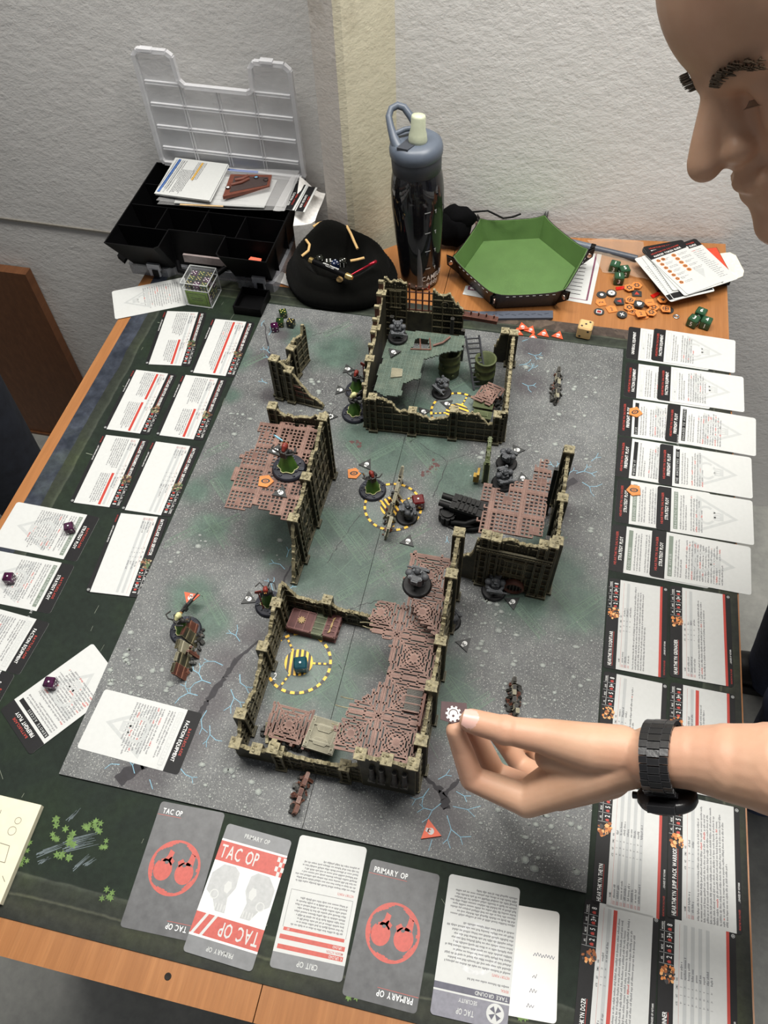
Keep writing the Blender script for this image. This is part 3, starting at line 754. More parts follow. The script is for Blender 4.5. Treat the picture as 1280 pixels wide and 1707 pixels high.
# stat cards
def statcard(label, M, title, foot, art, nrows, abil, seed, group, hp='8', foot_bar=False):
    """abil: list of (kind, ncols) with kind 'text', 'bar' or 'twocol'"""
    rnd = random.Random(seed); W, H = .120, .070
    c = Card(label, M, W, H, PRINTB, group)
    m = c.layer('white_field', [WHITE]); m.rect(-W / 2 + .0006, -.0295 if not foot_bar else -.0290, W / 2 - .0006, .0210, z0 + .00003)
    z = z0 + .00012
    m = c.layer('title_lettering', [PRINTW, PRINTR, PRINTL])
    m.k = 0; text(m, title, -.056, .0265, .0040, z, width=min(.062, .0023 * len(title)))
    m.k = 1; m.rect(-.056, .0252, -.056 + min(.062, .0023 * len(title)), .0256, z)
    m.k = 1; text(m, foot[0], -.056 if len(foot[0]) else 0, -.0335, .0017, z, xs=.62)
    m.k = 0; text(m, foot[1], -.056 + .0013 * (len(foot[0]) + 1), -.0335, .0017, z, xs=.62)
    m.k = 2; m.lathe([(.0012, z), (.0017, z)], 12, Matrix.Translation((.0565, -.0325, 0))); m.rect(.0560, -.0332, .0570, -.0318, z)
    m = c.layer('stat_boxes', [PRINTW, PRINTR, PRINTL])
    for i, (lab, val) in enumerate((('APL', '2'), ('MOVE', '5'), ('SAVE', '3+'), ('WOUNDS', hp))):
        x = .024 + i * .0092
        m.k = 2; m.rect(x - .0046, .0215, x - .0043, .0345, z)
        m.k = 0; text(m, lab, x, .0312, .0018, z, xs=.55, align='C')
        m.rect(x - .0038, .0302, x + .0040, .0305, z)
        text(m, val, x + .0016, .0232, .0048, z, xs=.6, align='C')
        m.k = 1; m.poly([(x - .0034, .0238), (x - .0010, .0238), (x - .0010, .0262), (x - .0022, .0275), (x - .0034, .0262)], z)
    m = c.layer('figure_art', art)
    for k in range(34):
        a = rnd.random() * 6.3; q = rnd.random() ** .6
        x, y, s = .012 + q * .0075 * math.cos(a), .0262 + q * .0085 * math.sin(a) * .9, rnd.uniform(.0008, .0028)
        y = max(.0195 + s, min(.0345 - s, y)); m.k = rnd.randrange(len(art))
        m.poly([(x + s * rnd.uniform(.5, 1.1) * math.cos(j * 1.05), y + s * rnd.uniform(.5, 1.1) * math.sin(j * 1.05)) for j in range(6)], z + .00001 * k)
    st = c.layer('table_stripes', [PRINTS, PRINTR, PRINTB])
    tx = c.layer('body_text', [PRINTG, PRINTR, PRINTD])
    tx.k = 2; text(tx, 'NAME', -.050, .0172, .0018, z, xs=.6)
    for i, s_ in enumerate(('ATK', 'HIT', 'DMG', 'WR')): text(tx, s_, -.012 + i * .0066, .0172, .0018, z, xs=.6)
    st.k = 1; st.rect(-.056, .0163, .056, .0165, z0 + .00006)
    y = .0135
    for r in range(nrows):
        if r % 2 == 1: st.k = 0; st.rect(-.056, y - .0008, .056, y + .0026, z0 + .00006)
        tx.k = 1; text(tx, 'ZZZ', -.056, y, .0018, z, xs=.6)
        tx.k = 0; lines(tx, rnd, -.050, -.030, y, .0019, 1, .003, z)
        for i in range(3): text(tx, rnd.choice(('4', '5', '3+', '4+')), -.010 + i * .0066, y, .0018, z, xs=.6)
        lines(tx, rnd, .010, rnd.choice((.024, .034, .018)), y, .0019, 1, .003, z)
        y -= .0034
    y -= .0016
    st.k = 1
    for kind in abil:
        if kind.startswith('text'):
            n = int(kind[4:]); tx.k = 0; lines(tx, rnd, -.056, .055, y, .0018, n, .0030, z, red=.02, kr=1, last=.5); y -= n * .0030 + .0008
        elif kind == 'bar':
            st.k = 1; st.rect(-.056, y - .0014, .056, y + .0022, z0 + .00006); tx.k = 0; y -= .0042
        elif kind == 'halfbar':
            st.k = 1; st.rect(.004, y - .0014, .057, y + .0022, z0 + .00006)
            tx.k = 0; lines(tx, rnd, -.056, -.002, y, .0018, 7, .0030, z); y -= .0046
            lines(tx, rnd, .006, .055, y, .0018, 5, .0030, z)
        elif kind == 'twobar':
            st.k = 1; st.rect(-.056, y - .0014, -.004, y + .0022, z0 + .00006); st.rect(.002, y - .0034, .057, y + .0002, z0 + .00006)
            y -= .0046; tx.k = 0; lines(tx, rnd, -.056, -.004, y, .0018, 6, .0030, z); lines(tx, rnd, .004, .055, y - .002, .0018, 6, .0030, z)
    if foot_bar: st.k = 1; st.rect(-W / 2 + .0006, -.0290, W / 2 - .0006, -.0262, z0 + .00007)
    return c.done()
DG = 'stat cards of the left hand player'
RF = ('BATTLECLADE', ', ADEPTUS MECHANICUS, SERVITOR')
artL = [PRINTBR, plain('print_tan_art', srgb(150, 140, 110), .6, var=.4, vs=900), PRINTGN, plain('print_dark_art', srgb(60, 40, 36), .6)]
artR = [PRINTO, plain('print_orange_dark', srgb(150, 84, 36), .6, var=.3, vs=900), plain('print_orange_light', srgb(228, 170, 110), .6), plain('print_dark_art2', srgb(52, 50, 52), .6)]
for i, (a, b, tt, lab, rws, ab, hp) in enumerate((
    ((345, 521), (317, 611), 'BATTLECLADE TECHNOARCHEOLOGIST', 'black and white stat card, far left one just below the dice cube', 2, ['halfbar'], '8'),
    ((425, 538), (391, 629), 'BATTLECLADE BREACHER SERVITOR', 'stat card with one long red bar, beside the black tray', 3, ['bar', 'text4'], '13'),
    ((295, 625), (249, 725), 'BATTLECLADE SERVITOR UNDERSEER', 'stat card with two red bars, second in the outer left column', 2, ['twobar'], '9'),
    ((379, 632), (338, 736), 'BATTLECLADE AUTO PROXY SERVITOR', 'stat card second in the inner left column, with one short red bar', 2, ['halfbar'], '7'),
    ((249, 734), (199, 848), 'BATTLECLADE TECHNOMEDIC SERVITOR', 'stat card third and last in the outer left column', 2, ['halfbar'], '8'),
    ((333, 746), (285, 862), 'BATTLECLADE COMBAT SERVITOR', 'mostly blank stat card third in the inner left column', 4, [], '14'),
    ((280, 865), (234, 995), 'BATTLECLADE GUN SERVITOR', 'mostly blank stat card at the near end of the inner left column', 4, [], '11'))):
    statcard(lab, frame(a, b, .120, .070, ZM + (.0000 if i != 6 else CT + .0001)), tt, RF, artL, rws, ab, 100 + i, DG, hp)
EG = 'stat cards of the right hand player'
HF = ('HEARTHKYN SALVAGER', ', LEAGUES OF VOTANN')
for i, (a, b, tt, lab, rws, ab, fb) in enumerate((
    ((1005, 1115), (1015, 961), 'HEARTHKYN KOGNITAAR', 'stat card with orange figure next to the sixth row of ploy cards, inner column', 3, ['text5'], True),
    ((1116, 1129), (1117, 975), 'HEARTHKYN GRENADIER', 'stat card with orange figure and red foot line, far end of the outer right column', 3, ['text3'], True),
    ((991, 1292), (1007, 1118), 'HEARTHKYN LUGGER', 'stat card above the wristwatch, partly behind the wrist', 3, ['text2'], False),
    ((1112, 1310), (1117, 1140), 'HEARTHKYN FIELD MEDIC', 'stat card with red bar reaching under the forearm behind the watch', 2, ['bar', 'text2'], True),
    ((986, 1500), (1000, 1308), 'HEARTHKYN THEYN', 'stat card with a long striped weapon table under the wristwatch', 8, [], True),
    ((1111, 1527), (1115, 1325), 'HEARTHKYN JUMP PACK WARRIOR', 'stat card with a long paragraph of text, outer column below the forearm', 2, ['text10'], False),
    ((955, 1722), (974, 1511), 'HEARTHKYN DOZR', 'stat card with a red bar across it, bottom of the inner right column', 2, ['bar', 'text6'], False),
    ((1093, 1750), (1099, 1544), 'HEARTHKYN GUNNER', 'striped stat card at the bottom of the outer right column', 9, [], True))):
    statcard(lab, frame(a, b, .120, .070, ZM), tt, HF, artR, rws, ab, 200 + i, EG, '8', fb)

# five objective cards along the near edge
CG = 'objective cards along the near edge'
DK = plain('card_dark_grey', srgb(84, 85, 87), .42, var=.22, vs=90, spec=.5)  # dark card grey lightened: the gloss sheen is put into the colour
MG = plain('card_mid_grey', srgb(118, 120, 122), .45, var=.12, vs=90)  # mid grey raised as well, holding the sheen of the glossy cards
LR = plain('print_red_sheen', srgb(184, 84, 74), .5, var=.1, vs=260)  # red paled by the card gloss, sheen painted into the ink colour
PG = plain('print_pale_grey', srgb(176, 178, 178), .5, var=.08)
def skull(m, x, y, s, k, kb, z, flip=1):
    m.k = k; n = 16
    m.poly([(x + s * .62 * math.cos(2 * PI * i / n), y + s * .2 + s * .62 * math.sin(2 * PI * i / n)) for i in range(n)], z)
    m.poly([(x - s * .38, y - s * .15), (x - s * .32, y - s * .8), (x + s * .32, y - s * .8), (x + s * .38, y - s * .15)], z)
    m.k = kb
    for e in (-1, 1): m.poly([(x + e * s * .27 + s * .17 * math.cos(i), y + s * .02 + s * .17 * math.sin(i)) for i in range(6)], z + .00004)
    m.poly([(x - s * .08, y - s * .32), (x + s * .08, y - s * .32), (x, y - s * .14)], z + .00004)
    for i in range(3): m.rect(x - s * .18 + i * s * .15, y - s * .78, x - s * .13 + i * s * .15, y - s * .52, z + .00004)
def opback(label, M, t_):
    c = Card(label, M, .07, .12, DK, CG); z = z0 + .00006
    m = c.layer('title_lettering', [PRINTW, LR])
    wd = .021 if len(t_) < 8 else .034
    for a in (0, PI):
        T = Matrix.Rotation(a, 4, 'Z'); m.k = 0; text(m, t_, -.030, .0487, .0052, z, M=T, width=wd); m.k = 1; m.rect(-.0345, .0468, -.030 + wd, .0472, z, T)
    m = c.layer('round_emblem', [LR, DK]); rn = random.Random(3)
    n = 48; m.k = 0
    for i in range(n):
        a, b = 2 * PI * i / n, 2 * PI * (i + 1) / n; r0 = .0262; r1 = .0225 + .0014 * math.sin(i * .7) + rn.uniform(-.0004, .0004)
        m.poly([(r1 * math.cos(a), r1 * math.sin(a)), (r0 * math.cos(a), r0 * math.sin(a)), (r0 * math.cos(b), r0 * math.sin(b)), (r1 * math.cos(b), r1 * math.sin(b))], z)
    for e in (-1, 1):
        cx = e * .0112
        m.k = 0; m.poly([(cx + .0095 * math.cos(2 * PI * i / 18), -.0035 + .0105 * math.sin(2 * PI * i / 18)) for i in range(18)], z)
        m.poly([(cx + e * .001 - .002, .004), (cx + e * .001 + .006, .004), (cx + .007, .014), (cx + .002, .016), (cx + .001, .010)], z)
        m.poly([(cx - e * .007, .001), (cx - e * .002, .006), (cx - e * .005, .0095), (cx - e * .0095, .006)], z)
        m.k = 1; m.poly([(cx - e * .002 + .0022 * math.cos(i), .0035 + .0016 * math.sin(i)) for i in range(6)], z + .00004)
        m.poly([(cx + e * .005 + .0010 * math.cos(i), .0045 + .0012 * math.sin(i)) for i in range(6)], z + .00004)
    return c.done()
opback('dark grey tac op card with round red emblem, leftmost of the near edge cards', frame((273, 1336), (372, 1355), .07, .12, ZM), 'TAC OP')
opback('dark grey primary op card with round red emblem between two white cards', frame((622, 1432), (731, 1458), .07, .12, ZM), 'PRIMARY OP')
c = Card('red, white and grey tac op card with big lettering and two pale skulls', frame((383, 1373), (484, 1401), .07, .12, ZM + CT + .0001), .07, .12, MG, CG); z = z0 + .00004
m = c.layer('white_field', [plain('card_offwhite', srgb(216, 217, 215), .5, var=.03)]); m.rect(-.035, -.045, .035, .045, z)
m = c.layer('red_band', [LR, WHITE]); m.k = 0
m.rect(-.035, .024, .035, .043, z + .00004)
m = c.layer('red_band_lower', [LR, WHITE]); m.rect(-.035, -.043, .035, -.024, z + .00004)
m = c.L['red_band'][0]
m.k = 1
for i in range(3):
    for j in range(4):
        if (i + j) % 2: m.rect(.0265 + i * .003, .024 + j * .0045, .0295 + i * .003, .0285 + j * .0045, z + .00008)
m = c.L['red_band_lower'][0]; m.k = 1
for i in range(2): m.poly([(-.034 + i * .009, -.043), (-.031 + i * .009, -.043), (-.022 + i * .009, -.024), (-.025 + i * .009, -.024)], z + .00008)
m = c.layer('title_lettering', [WHITE]); m.k = 0
text(m, 'TAC OP', -.032, .0275, .0125, z + .00012, width=.040)
text(m, 'TAC OP', -.032, .0275, .0125, z + .00012, M=Matrix.Rotation(PI, 4, 'Z'), width=.040)
for a in (0, PI): text(m, 'PRIMARY OP', 0, .0505, .0042, z + .00012, M=Matrix.Rotation(a, 4, 'Z'), width=.027, align='C')
m = c.layer('skull_art', [PG, WHITE])
for e in (-1, 1):
    m.k = 0
    m.poly([(e * .006, .018), (e * .012, .0225), (e * .024, .022), (e * .033, .012), (e * .033, -.004), (e * .024, -.010), (e * .018, -.020), (e * .008, -.020), (e * .010, -.006), (e * .005, .004)], z + .00003)
    m.k = 1; m.poly([(e * .013 + .004 * math.cos(i), .003 + .006 * math.sin(i)) for i in range(6)], z + .00006)
    for i in range(4): m.rect(e * .010 + i * e * .003 - .0004, -.019, e * .010 + i * e * .003 + .0004, -.013, z + .00006)
    m.lathe([(.0035, 0), (.0045, 0)], 12, Matrix.Translation((e * .024, -.006, z + .00006)))
c.done()
c = Card('white crit op card with red upload bars, middle of the near edge cards', frame((568, 1638), (450, 1612), .07, .12, ZM), .07, .12, WHITE, CG); z = z0 + .00004
m = c.layer('header_band', [MG]); m.poly(topband(.07, .12, .0465), z)
m = c.layer('red_bars', [LR]); m.rect(-.032, .0395, .032, .0435, z); m.rect(-.032, .031, .032, .0350, z); m.rect(-.030, .0245, .030, .0275, z)
m = c.layer('title_lettering', [WHITE, LR, PRINTG]); text(m, 'CRIT OP', 0, .0505, .0048, z + .00005, width=.020, align='C')
text(m, '4. UPLOAD', -.031, .0402, .0027, z + .00005, xs=.62); text(m, 'UPLOAD', -.029, .0317, .0024, z + .00005, xs=.62); text(m, '1AP', .024, .0251, .0020, z + .00005, xs=.62)
m.k = 1; text(m, 'MISSION ACTION', -.031, .0365, .0022, z + .00005, xs=.6); text(m, 'VICTORY POINTS', -.031, -.014, .0022, z + .00005, xs=.6)
m = c.layer('body_text', [PRINTG]); lines(m, random.Random(7), -.027, .027, .0205, .0017, 9, .0030, z + .00005); lines(m, random.Random(8), -.031, .031, -.0185, .0017, 8, .0030, z + .00005)
m = c.layer('ability_frame', [PRINTG])
for a, b in (((-.031, .0245), (-.031, -.009)), ((.031, .0245), (.031, -.009)), ((-.031, -.009), (.031, -.009))): m.bar((*a, z + .00004), (*b, z + .00004), .0003, .00003)
c.done()
c = Card('white sheet of paper with handwriting half under the take ground card', frame((868, 1508), (928, 1518), .078, .094, ZM) @ Matrix.Translation((-.019, 0, 0)), .078, .092, plain('note_paper', srgb(232, 231, 226), .7, var=.01), CG, 'paper_note', 'paper'); z = z0 + .00003
m = c.layer('handwriting', [plain('ink_blue', srgb(60, 58, 90), .6)]); rn = random.Random(9)
for x, y, n in ((.016, .006, 8), (.016, -.012, 2), (.014, -.024, 3), (.012, -.036, 3)):
    p = Vector((x, y, z))
    for k in range(n * 2):
        q = Vector((x + k * .0013, y + (.0022 if k % 2 else -.0012) * rn.uniform(.5, 1.2), z)); m.bar(p, q, .0004, .00004); p = q
c.done()
c = Card('white take ground card with a grey header, rightmost of the near edge cards', frame((845, 1720), (716, 1690), .07, .12, ZM + CT + .0002), .07, .12, WHITE, CG); z = z0 + .00004
NV = plain('print_slate', srgb(82, 82, 96), .5)
m = c.layer('header_band', [plain('card_slate_grey', srgb(122, 122, 132), .5), NV]); m.poly(topband(.07, .12, .040), z); m.k = 1; m.rect(-.035, .033, .035, .0385, z)
m = c.layer('title_lettering', [WHITE, LR]); text(m, 'TAC OP', -.004, .0505, .0048, z + .00005, width=.016, align='L'); text(m, 'SECURITY', -.006, .0425, .0032, z + .00005, width=.017); text(m, 'TAKE GROUND', -.033, .0342, .0032, z + .00005, width=.030)
m.k = 1; text(m, 'REVEAL', -.033, .0285, .0022, z + .00005, xs=.6); text(m, 'VICTORY POINTS', -.033, .0175, .0022, z + .00005, xs=.6)
m = c.layer('round_emblem', [WHITE, NV]); m.poly([(-.023 + .0080 * math.cos(2 * PI * i / 24), .0485 + .0080 * math.sin(2 * PI * i / 24)) for i in range(24)], z + .00004)
m.k = 1
for a in (.3, 1.9, 3.6, 5): m.poly([(-.023, .0485), (-.023 + .006 * math.cos(a), .0485 + .006 * math.sin(a)), (-.023 + .006 * math.cos(a + .8), .0485 + .006 * math.sin(a + .8))], z + .00008)
m = c.layer('pale_ring', [plain('print_ring', srgb(200, 202, 202), .5)]); m.lathe([(.018, 0), (.022, 0)], 30, Matrix.Translation((0, .0, z))); m.poly([(.006 * math.cos(i), .006 * math.sin(i) + .004) for i in range(6)], z)
m = c.layer('body_text', [PRINTG]); lines(m, random.Random(12), -.033, .020, .0250, .0018, 1, .003, z + .00005); lines(m, random.Random(13), -.033, .031, .0140, .0018, 11, .0034, z + .00005); lines(m, random.Random(14), -.033, .031, -.0265, .0018, 9, .0030, z + .00005)
c.done()
# cream panel at the left picture edge
P = [at(-40, 1316, .006), at(69, 1342, .006), at(0, 1507, .006), at(-110, 1480, .006)]
m = MB(); m.prism([(p.x, p.y) for p in P][::-1], ZM, .006)
cp_ = m.build('plastic_board', [plain('cream_plastic', srgb(222, 216, 190), .5, var=.05, vs=60)], None, (P[1] + P[3]) / 2)
cp_.location.z; tag(cp_, 'thick cream coloured panel with pencil marks at the lower left picture edge', 'panel')
m = MB(); rn = random.Random(2)
for px, py, r in ((20, 1385, .004), (30, 1368, .003), (14, 1430, .0)):
    q = at(px, py, .0062)
    if r: m.lathe([(r, 0), (r + .0005, 0)], 14, Matrix.Translation(q))
for a, b in (((0, 1405), (16, 1410)), ((16, 1410), (8, 1438)), ((0, 1436), (8, 1438)), ((4, 1460), (8, 1470)), ((2, 1350), (0, 1356))): m.bar(at(*a, .0062), at(*b, .0062), .0006, .0001)
m.build('pencil_marks', [plain('pencil', srgb(120, 116, 104), .7)], cp_)

# ------------------------------------------------------------------ painted scenery
RUIN = edged('ruin_dark_olive', (.020, .019, .011), (.30, .26, .15), base2=(.055, .050, .028))
RUINP = plain('ruin_pale_edge', srgb(138, 130, 102), .7, var=.5, vs=300, bump=.4)
RUINB = edged('ruin_black_metal', (.010, .010, .010), (.20, .19, .16), base2=(.028, .026, .022))
RUST = edged('rust_red_grating', (.13, .066, .050), (.50, .34, .28), base2=(.21, .115, .088), rad=.0006)
RUSTD = edged('rust_dark', (.060, .020, .014), (.42, .20, .13), base2=(.11, .040, .025), rad=.0006)
GPLATE = edged('green_plate', (.050, .078, .060), (.22, .30, .25), base2=(.105, .130, .098), rad=.0005)
OLIVE = edged('olive_green_plastic', (.050, .065, .022), (.22, .26, .12), base2=(.085, .10, .040))
BONE = edged('bone_paint', (.16, .15, .10), (.55, .52, .40), base2=(.28, .26, .18))
DRY = {'wall': [RUIN, RUINP], 'black': [RUINB, RUINP]}
def prof_fn(pts):
    def f(s):
        for i in range(len(pts) - 1):
            if s <= pts[i + 1][0]:
                t = (s - pts[i][0]) / max(1e-6, pts[i + 1][0] - pts[i][0]); return pts[i][1] + (pts[i + 1][1] - pts[i][1]) * t
        return pts[-1][1]
    return f
def ruin_wall(root, A, B, prof, seed, z=ZB, th=.0036, sides=(1, -1), butt=(), jag=.0022, name='wall', mats=None, arch=(), circ=(), rail=.0125):
    """broken wall from A to B: slab with a jagged pale crest, rails, ribs, rivets and buttresses on the given sides"""
    rn = random.Random(seed); A = Vector((*A, z)); B = Vector((*B, z)); L = (B - A).length
    x = (B - A) / L; y = Vector((-x.y, x.x, 0)); M = Matrix((x, Vector((0, 0, 1)), -y)).transposed().to_4x4(); M.translation = A   # local: x along, y up, z = -y side
    f = prof_fn(prof); mats = mats or DRY['wall']
    n = max(6, int(L / .0035)); top = []
    for i in range(n + 1):
        s = i / n; top.append((s * L, max(.003, f(s) + (rn.uniform(-jag, jag) if 0 < i < n else 0))))
        if i < n and rn.random() < .5: top.append(((s + .5 / n) * L, max(.003, f(s) + rn.uniform(-jag, jag))))
    m = MB(M); m.prism([(0, 0), (L, 0)] + top[::-1], -th / 2, th / 2)
    m.k = 1
    for i in range(len(top) - 1):      # crumbled pale crest
        a, b = top[i], top[i + 1]
        w_ = th * rn.uniform(.9, 1.35)
        m.bar((a[0], a[1], 0), (b[0], b[1], 0), w_, rn.uniform(.0010, .0022), up=Vector((0, 1, 0)))
        if rn.random() < .3: m.box((a[0], a[1] + .001, rn.uniform(-.001, .001)), (.0016, .0022, .0018), rz=rn.random())
    m.k = 0
    m.build(name, mats, root)
    d = MB(M)
    for sd in sides:
        zz = sd * (th / 2 + .0006)
        d.box((L / 2, .0016, zz * 1.3), (L, .0032, .0026))
        hz = rail
        while hz < .20:
            run = None
            for i in range(n + 1):
                ok = f(i / n) > hz + .004
                if ok and run is None: run = i
                if (not ok or i == n) and run is not None:
                    if i > run: d.box(((run + i) / 2 / n * L, hz, zz), ((i - run) / n * L, .0015, .0014))
                    run = None
            hz += rail
        k = int(L / .0125) or 1
        for i in range(k + 1):
            s = min(.995, max(.005, i / k)); h = f(s) - .003
            if h > .006: d.box((s * L, h / 2, zz), (.0016, h, .0016))
            if i < k:
                for q in (.25, .5, .75):
                    s2 = (i + q) / k; h2 = f(s2) - .004; yy = .006
                    while yy < h2: d.box((s2 * L, yy, sd * th / 2), (.0009, .0009, .0009)); yy += rail / 2
        for (s, w_, h0, h1) in arch:   # dark window recesses framed by bars
            cx = s * L
            for e in (-1, 1): d.box((cx + e * w_ / 2, (h0 + h1) / 2, zz * 1.1), (.0016, h1 - h0, .0022))
            for j in range(4): d.box((cx - w_ / 2 + w_ * (j + .5) / 4, (h0 + h1) / 2, zz), (.0007, h1 - h0, .0012))
            d.box((cx, h1, zz * 1.1), (w_ + .003, .0018, .0026)); d.box((cx, h0, zz * 1.1), (w_ + .003, .0018, .0026))
        for (s, r, h0) in circ:
            d.lathe([(r, -.0008), (r, .0016), (r * .78, .0016), (r * .78, 0), (r * .45, 0), (r * .40, .0012), (0, .0012)], 18, Matrix.Translation((s * L, h0, sd * th / 2)) @ (Matrix() if sd > 0 else Matrix.Rotation(PI, 4, 'X')))
    d.build(name + '_trim', mats, root, kind='stuff')
    for s in butt:
        b = MB(M); h = f(min(1, max(0, s))) + .002; cx = s * L
        for sd in sides:
            zz = sd * (th / 2 + .0022)
            for e in (-1, 1):
                b.box((cx + e * .0042, h / 2, zz), (.0022, h, .0052))
            b.box((cx, h / 2, sd * (th / 2 + .0006)), (.0064, h, .0014))
            yy = .004
            while yy < h - .002: b.box((cx, yy, zz * .9), (.0084, .0014, .0036)); yy += .0125
            b.box((cx, .0022, sd * (th / 2 + .003)), (.0125, .0044, .0080))
            for e in (-1, 1): b.prism([(cx + e * .0042 - .001, .0), (cx + e * .0042 + .001, .0), (cx + e * .0042 + .001, .016), (cx + e * .0042 - .001, .016)], zz, zz + sd * .0016)
        b.k = 1; b.box((cx, h + .0008, 0), (.0115, .0022, th + .0085))
        for q in range(4): b.box((cx + rn.uniform(-.004, .004), h + .002, rn.uniform(-.004, .004)), (rn.uniform(.001, .003), .0025, rn.uniform(.001, .003)), rz=rn.random())
        b.build('buttress', mats, root)
def inside(p, poly):
    c = False; n = len(poly); x, y = p
    for i in range(n):
        x1, y1 = poly[i]; x2, y2 = poly[(i + 1) % n]
        if (y1 > y) != (y2 > y) and x < (x2 - x1) * (y - y1) / (y2 - y1) + x1: c = not c
    return c
def jagged(poly, rn, amt=.002, step=.006):
    out = []
    for i in range(len(poly)):
        a = Vector(poly[i]); b = Vector(poly[(i + 1) % len(poly)]); k = max(1, int((b - a).length / step))
        for j in range(k): out.append(tuple(a.lerp(b, j / k) + Vector((rn.uniform(-amt, amt), rn.uniform(-amt, amt)))))
    return out
def square_grating(root, poly, z, ang=0, pitch=.0050, bar=.0016, th=.0020, block=7, seed=1, off=(0, 0), mat=None):
    rn = random.Random(seed); c = Vector(poly[0]); R = Matrix.Rotation(ang, 2); Ri = Matrix.Rotation(-ang, 2)
    m = MB(); loc = [Ri @ (Vector(p) - c) for p in poly]
    x0 = min(p.x for p in loc); x1 = max(p.x for p in loc); y0 = min(p.y for p in loc); y1 = max(p.y for p in loc)
    T = Matrix.Translation((c.x, c.y, z)) @ Matrix.Rotation(ang, 4, 'Z'); pl = jagged([tuple(p) for p in loc], rn)
    i0, i1 = int(x0 / pitch) - 1, int(x1 / pitch) + 2; j0, j1 = int(y0 / pitch) - 1, int(y1 / pitch) + 2
    ins = lambda i, j: inside(((i + .5) * pitch, (j + .5) * pitch), pl)
    for i in range(i0, i1):
        for j in range(j0, j1):
            if not ins(i, j): continue
            x, y = i * pitch, j * pitch; a, b = (i + off[0]) % block, (j + off[1]) % block
            if a == block - 1 or b == block - 1:
                m.box((x + pitch / 2, y + pitch / 2, 0), (pitch, pitch, th * 1.3), T)
                m.box((x + pitch / 2, y + pitch / 2, th * .7), (pitch * (.25 if a == block - 1 else 1), pitch * (.25 if b == block - 1 and a != block - 1 else 1), th * .3), T); continue
            if block == 7 and a in (2, 3) and b in (2, 3) and ((i // 7 + j // 7) % 2):
                m.box((x + pitch / 2, y + pitch / 2, 0), (pitch, pitch, th), T); continue
            m.box((x + bar / 2, y + pitch / 2, 0), (bar, pitch, th), T)
            m.box((x + pitch / 2 + bar / 2, y + bar / 2, 0), (pitch - bar, bar, th), T)
            if not ins(i + 1, j) and rn.random() < .7: m.box((x + pitch, y + pitch / 2, 0), (bar, pitch * rn.uniform(.5, 1.1), th), T)
            if not ins(i, j + 1) and rn.random() < .7: m.box((x + pitch / 2, y + pitch, 0), (pitch * rn.uniform(.5, 1.1), bar, th), T)
    return m.build('floor_grating', [mat or RUST], root)
def chevron_grating(root, poly, z, S=.046, pitch=.0046, bar=.0027, th=.0020, seed=1, ox=0, oy=0, name='floor_grating', mat=None, build=True, T=None):
    """floor of square tiles, each a nest of concentric slotted frames"""
    rn = random.Random(seed); pl = jagged(poly, rn, .0016, .006); m = MB(T)
    xs = [p[0] for p in pl]; ys = [p[1] for p in pl]
    ins = lambda x, y: inside((x, y), pl)
    def strip(a, b, w_, h_=th):
        a = Vector(a); b = Vector(b); L = (b - a).length; k = max(1, int(L / .004)); run = None
        for i in range(k + 1):
            p = a.lerp(b, (i + .5) / k) if i < k else None
            ok = i < k and ins(p.x, p.y)
            if ok and run is None: run = i
            if not ok and run is not None:
                u, v = a.lerp(b, run / k), a.lerp(b, i / k); m.bar((u.x, u.y, z), (v.x, v.y, z), w_, h_); run = None
    nx0, nx1 = int((min(xs) - ox) / S) - 1, int((max(xs) - ox) / S) + 2
    ny0, ny1 = int((min(ys) - oy) / S) - 1, int((max(ys) - oy) / S) + 2
    for i in range(nx0, nx1):
        for j in range(ny0, ny1):
            # tile corner (the nest is centred on one corner quadrant as in the photo)
            cx, cy = ox + i * S + S / 2, oy + j * S + S / 2
            if not any(ins(cx + a, cy + b) for a in (-S / 2.2, 0, S / 2.2) for b in (-S / 2.2, 0, S / 2.2)): continue
            r = S / 2 - bar / 2; k = 0
            while r > .0045:
                o = .0; 
                for (a, b) in (((cx - r, cy - r), (cx + r, cy - r)), ((cx + r, cy - r), (cx + r, cy + r)), ((cx + r, cy + r), (cx - r, cy + r)), ((cx - r, cy + r), (cx - r, cy - r))):
                    strip(a, b, bar)
                    A = Vector(a); B = Vector(b); nrm = (Vector((cx, cy)) - (A + B) / 2).normalized() * pitch
                    for q in ((.3, .7) if k % 2 == 0 and r > .012 else (.5,)):
                        P = A.lerp(B, q); strip(P, P + nrm, bar * .9)
                r -= pitch; k += 1
            for sx, sy in ((1, 1), (-1, 1), (1, -1), (-1, -1)):
                strip((cx + sx * .002, cy + sy * .002), (cx + sx * (S / 2), cy + sy * (S / 2)), bar, th * .98)
            if ins(cx, cy):
                m.cyl((cx, cy, z - th / 2), .0040, th * 1.15, 12)
                for q in range(10): m.box((cx + .0045 * math.cos(q * .628), cy + .0045 * math.sin(q * .628), z), (.0014, .0014, th * 1.1), rz=q * .628)
    # raised tile seams
    for i in range(nx0, nx1 + 1): strip((ox + i * S, min(ys)), (ox + i * S, max(ys)), bar * .8, th * 1.2)
    for j in range(ny0, ny1 + 1): strip((min(xs), oy + j * S), (max(xs), oy + j * S), bar * .8, th * 1.2)
    return m.build(name, [mat or RUST], root) if build else m
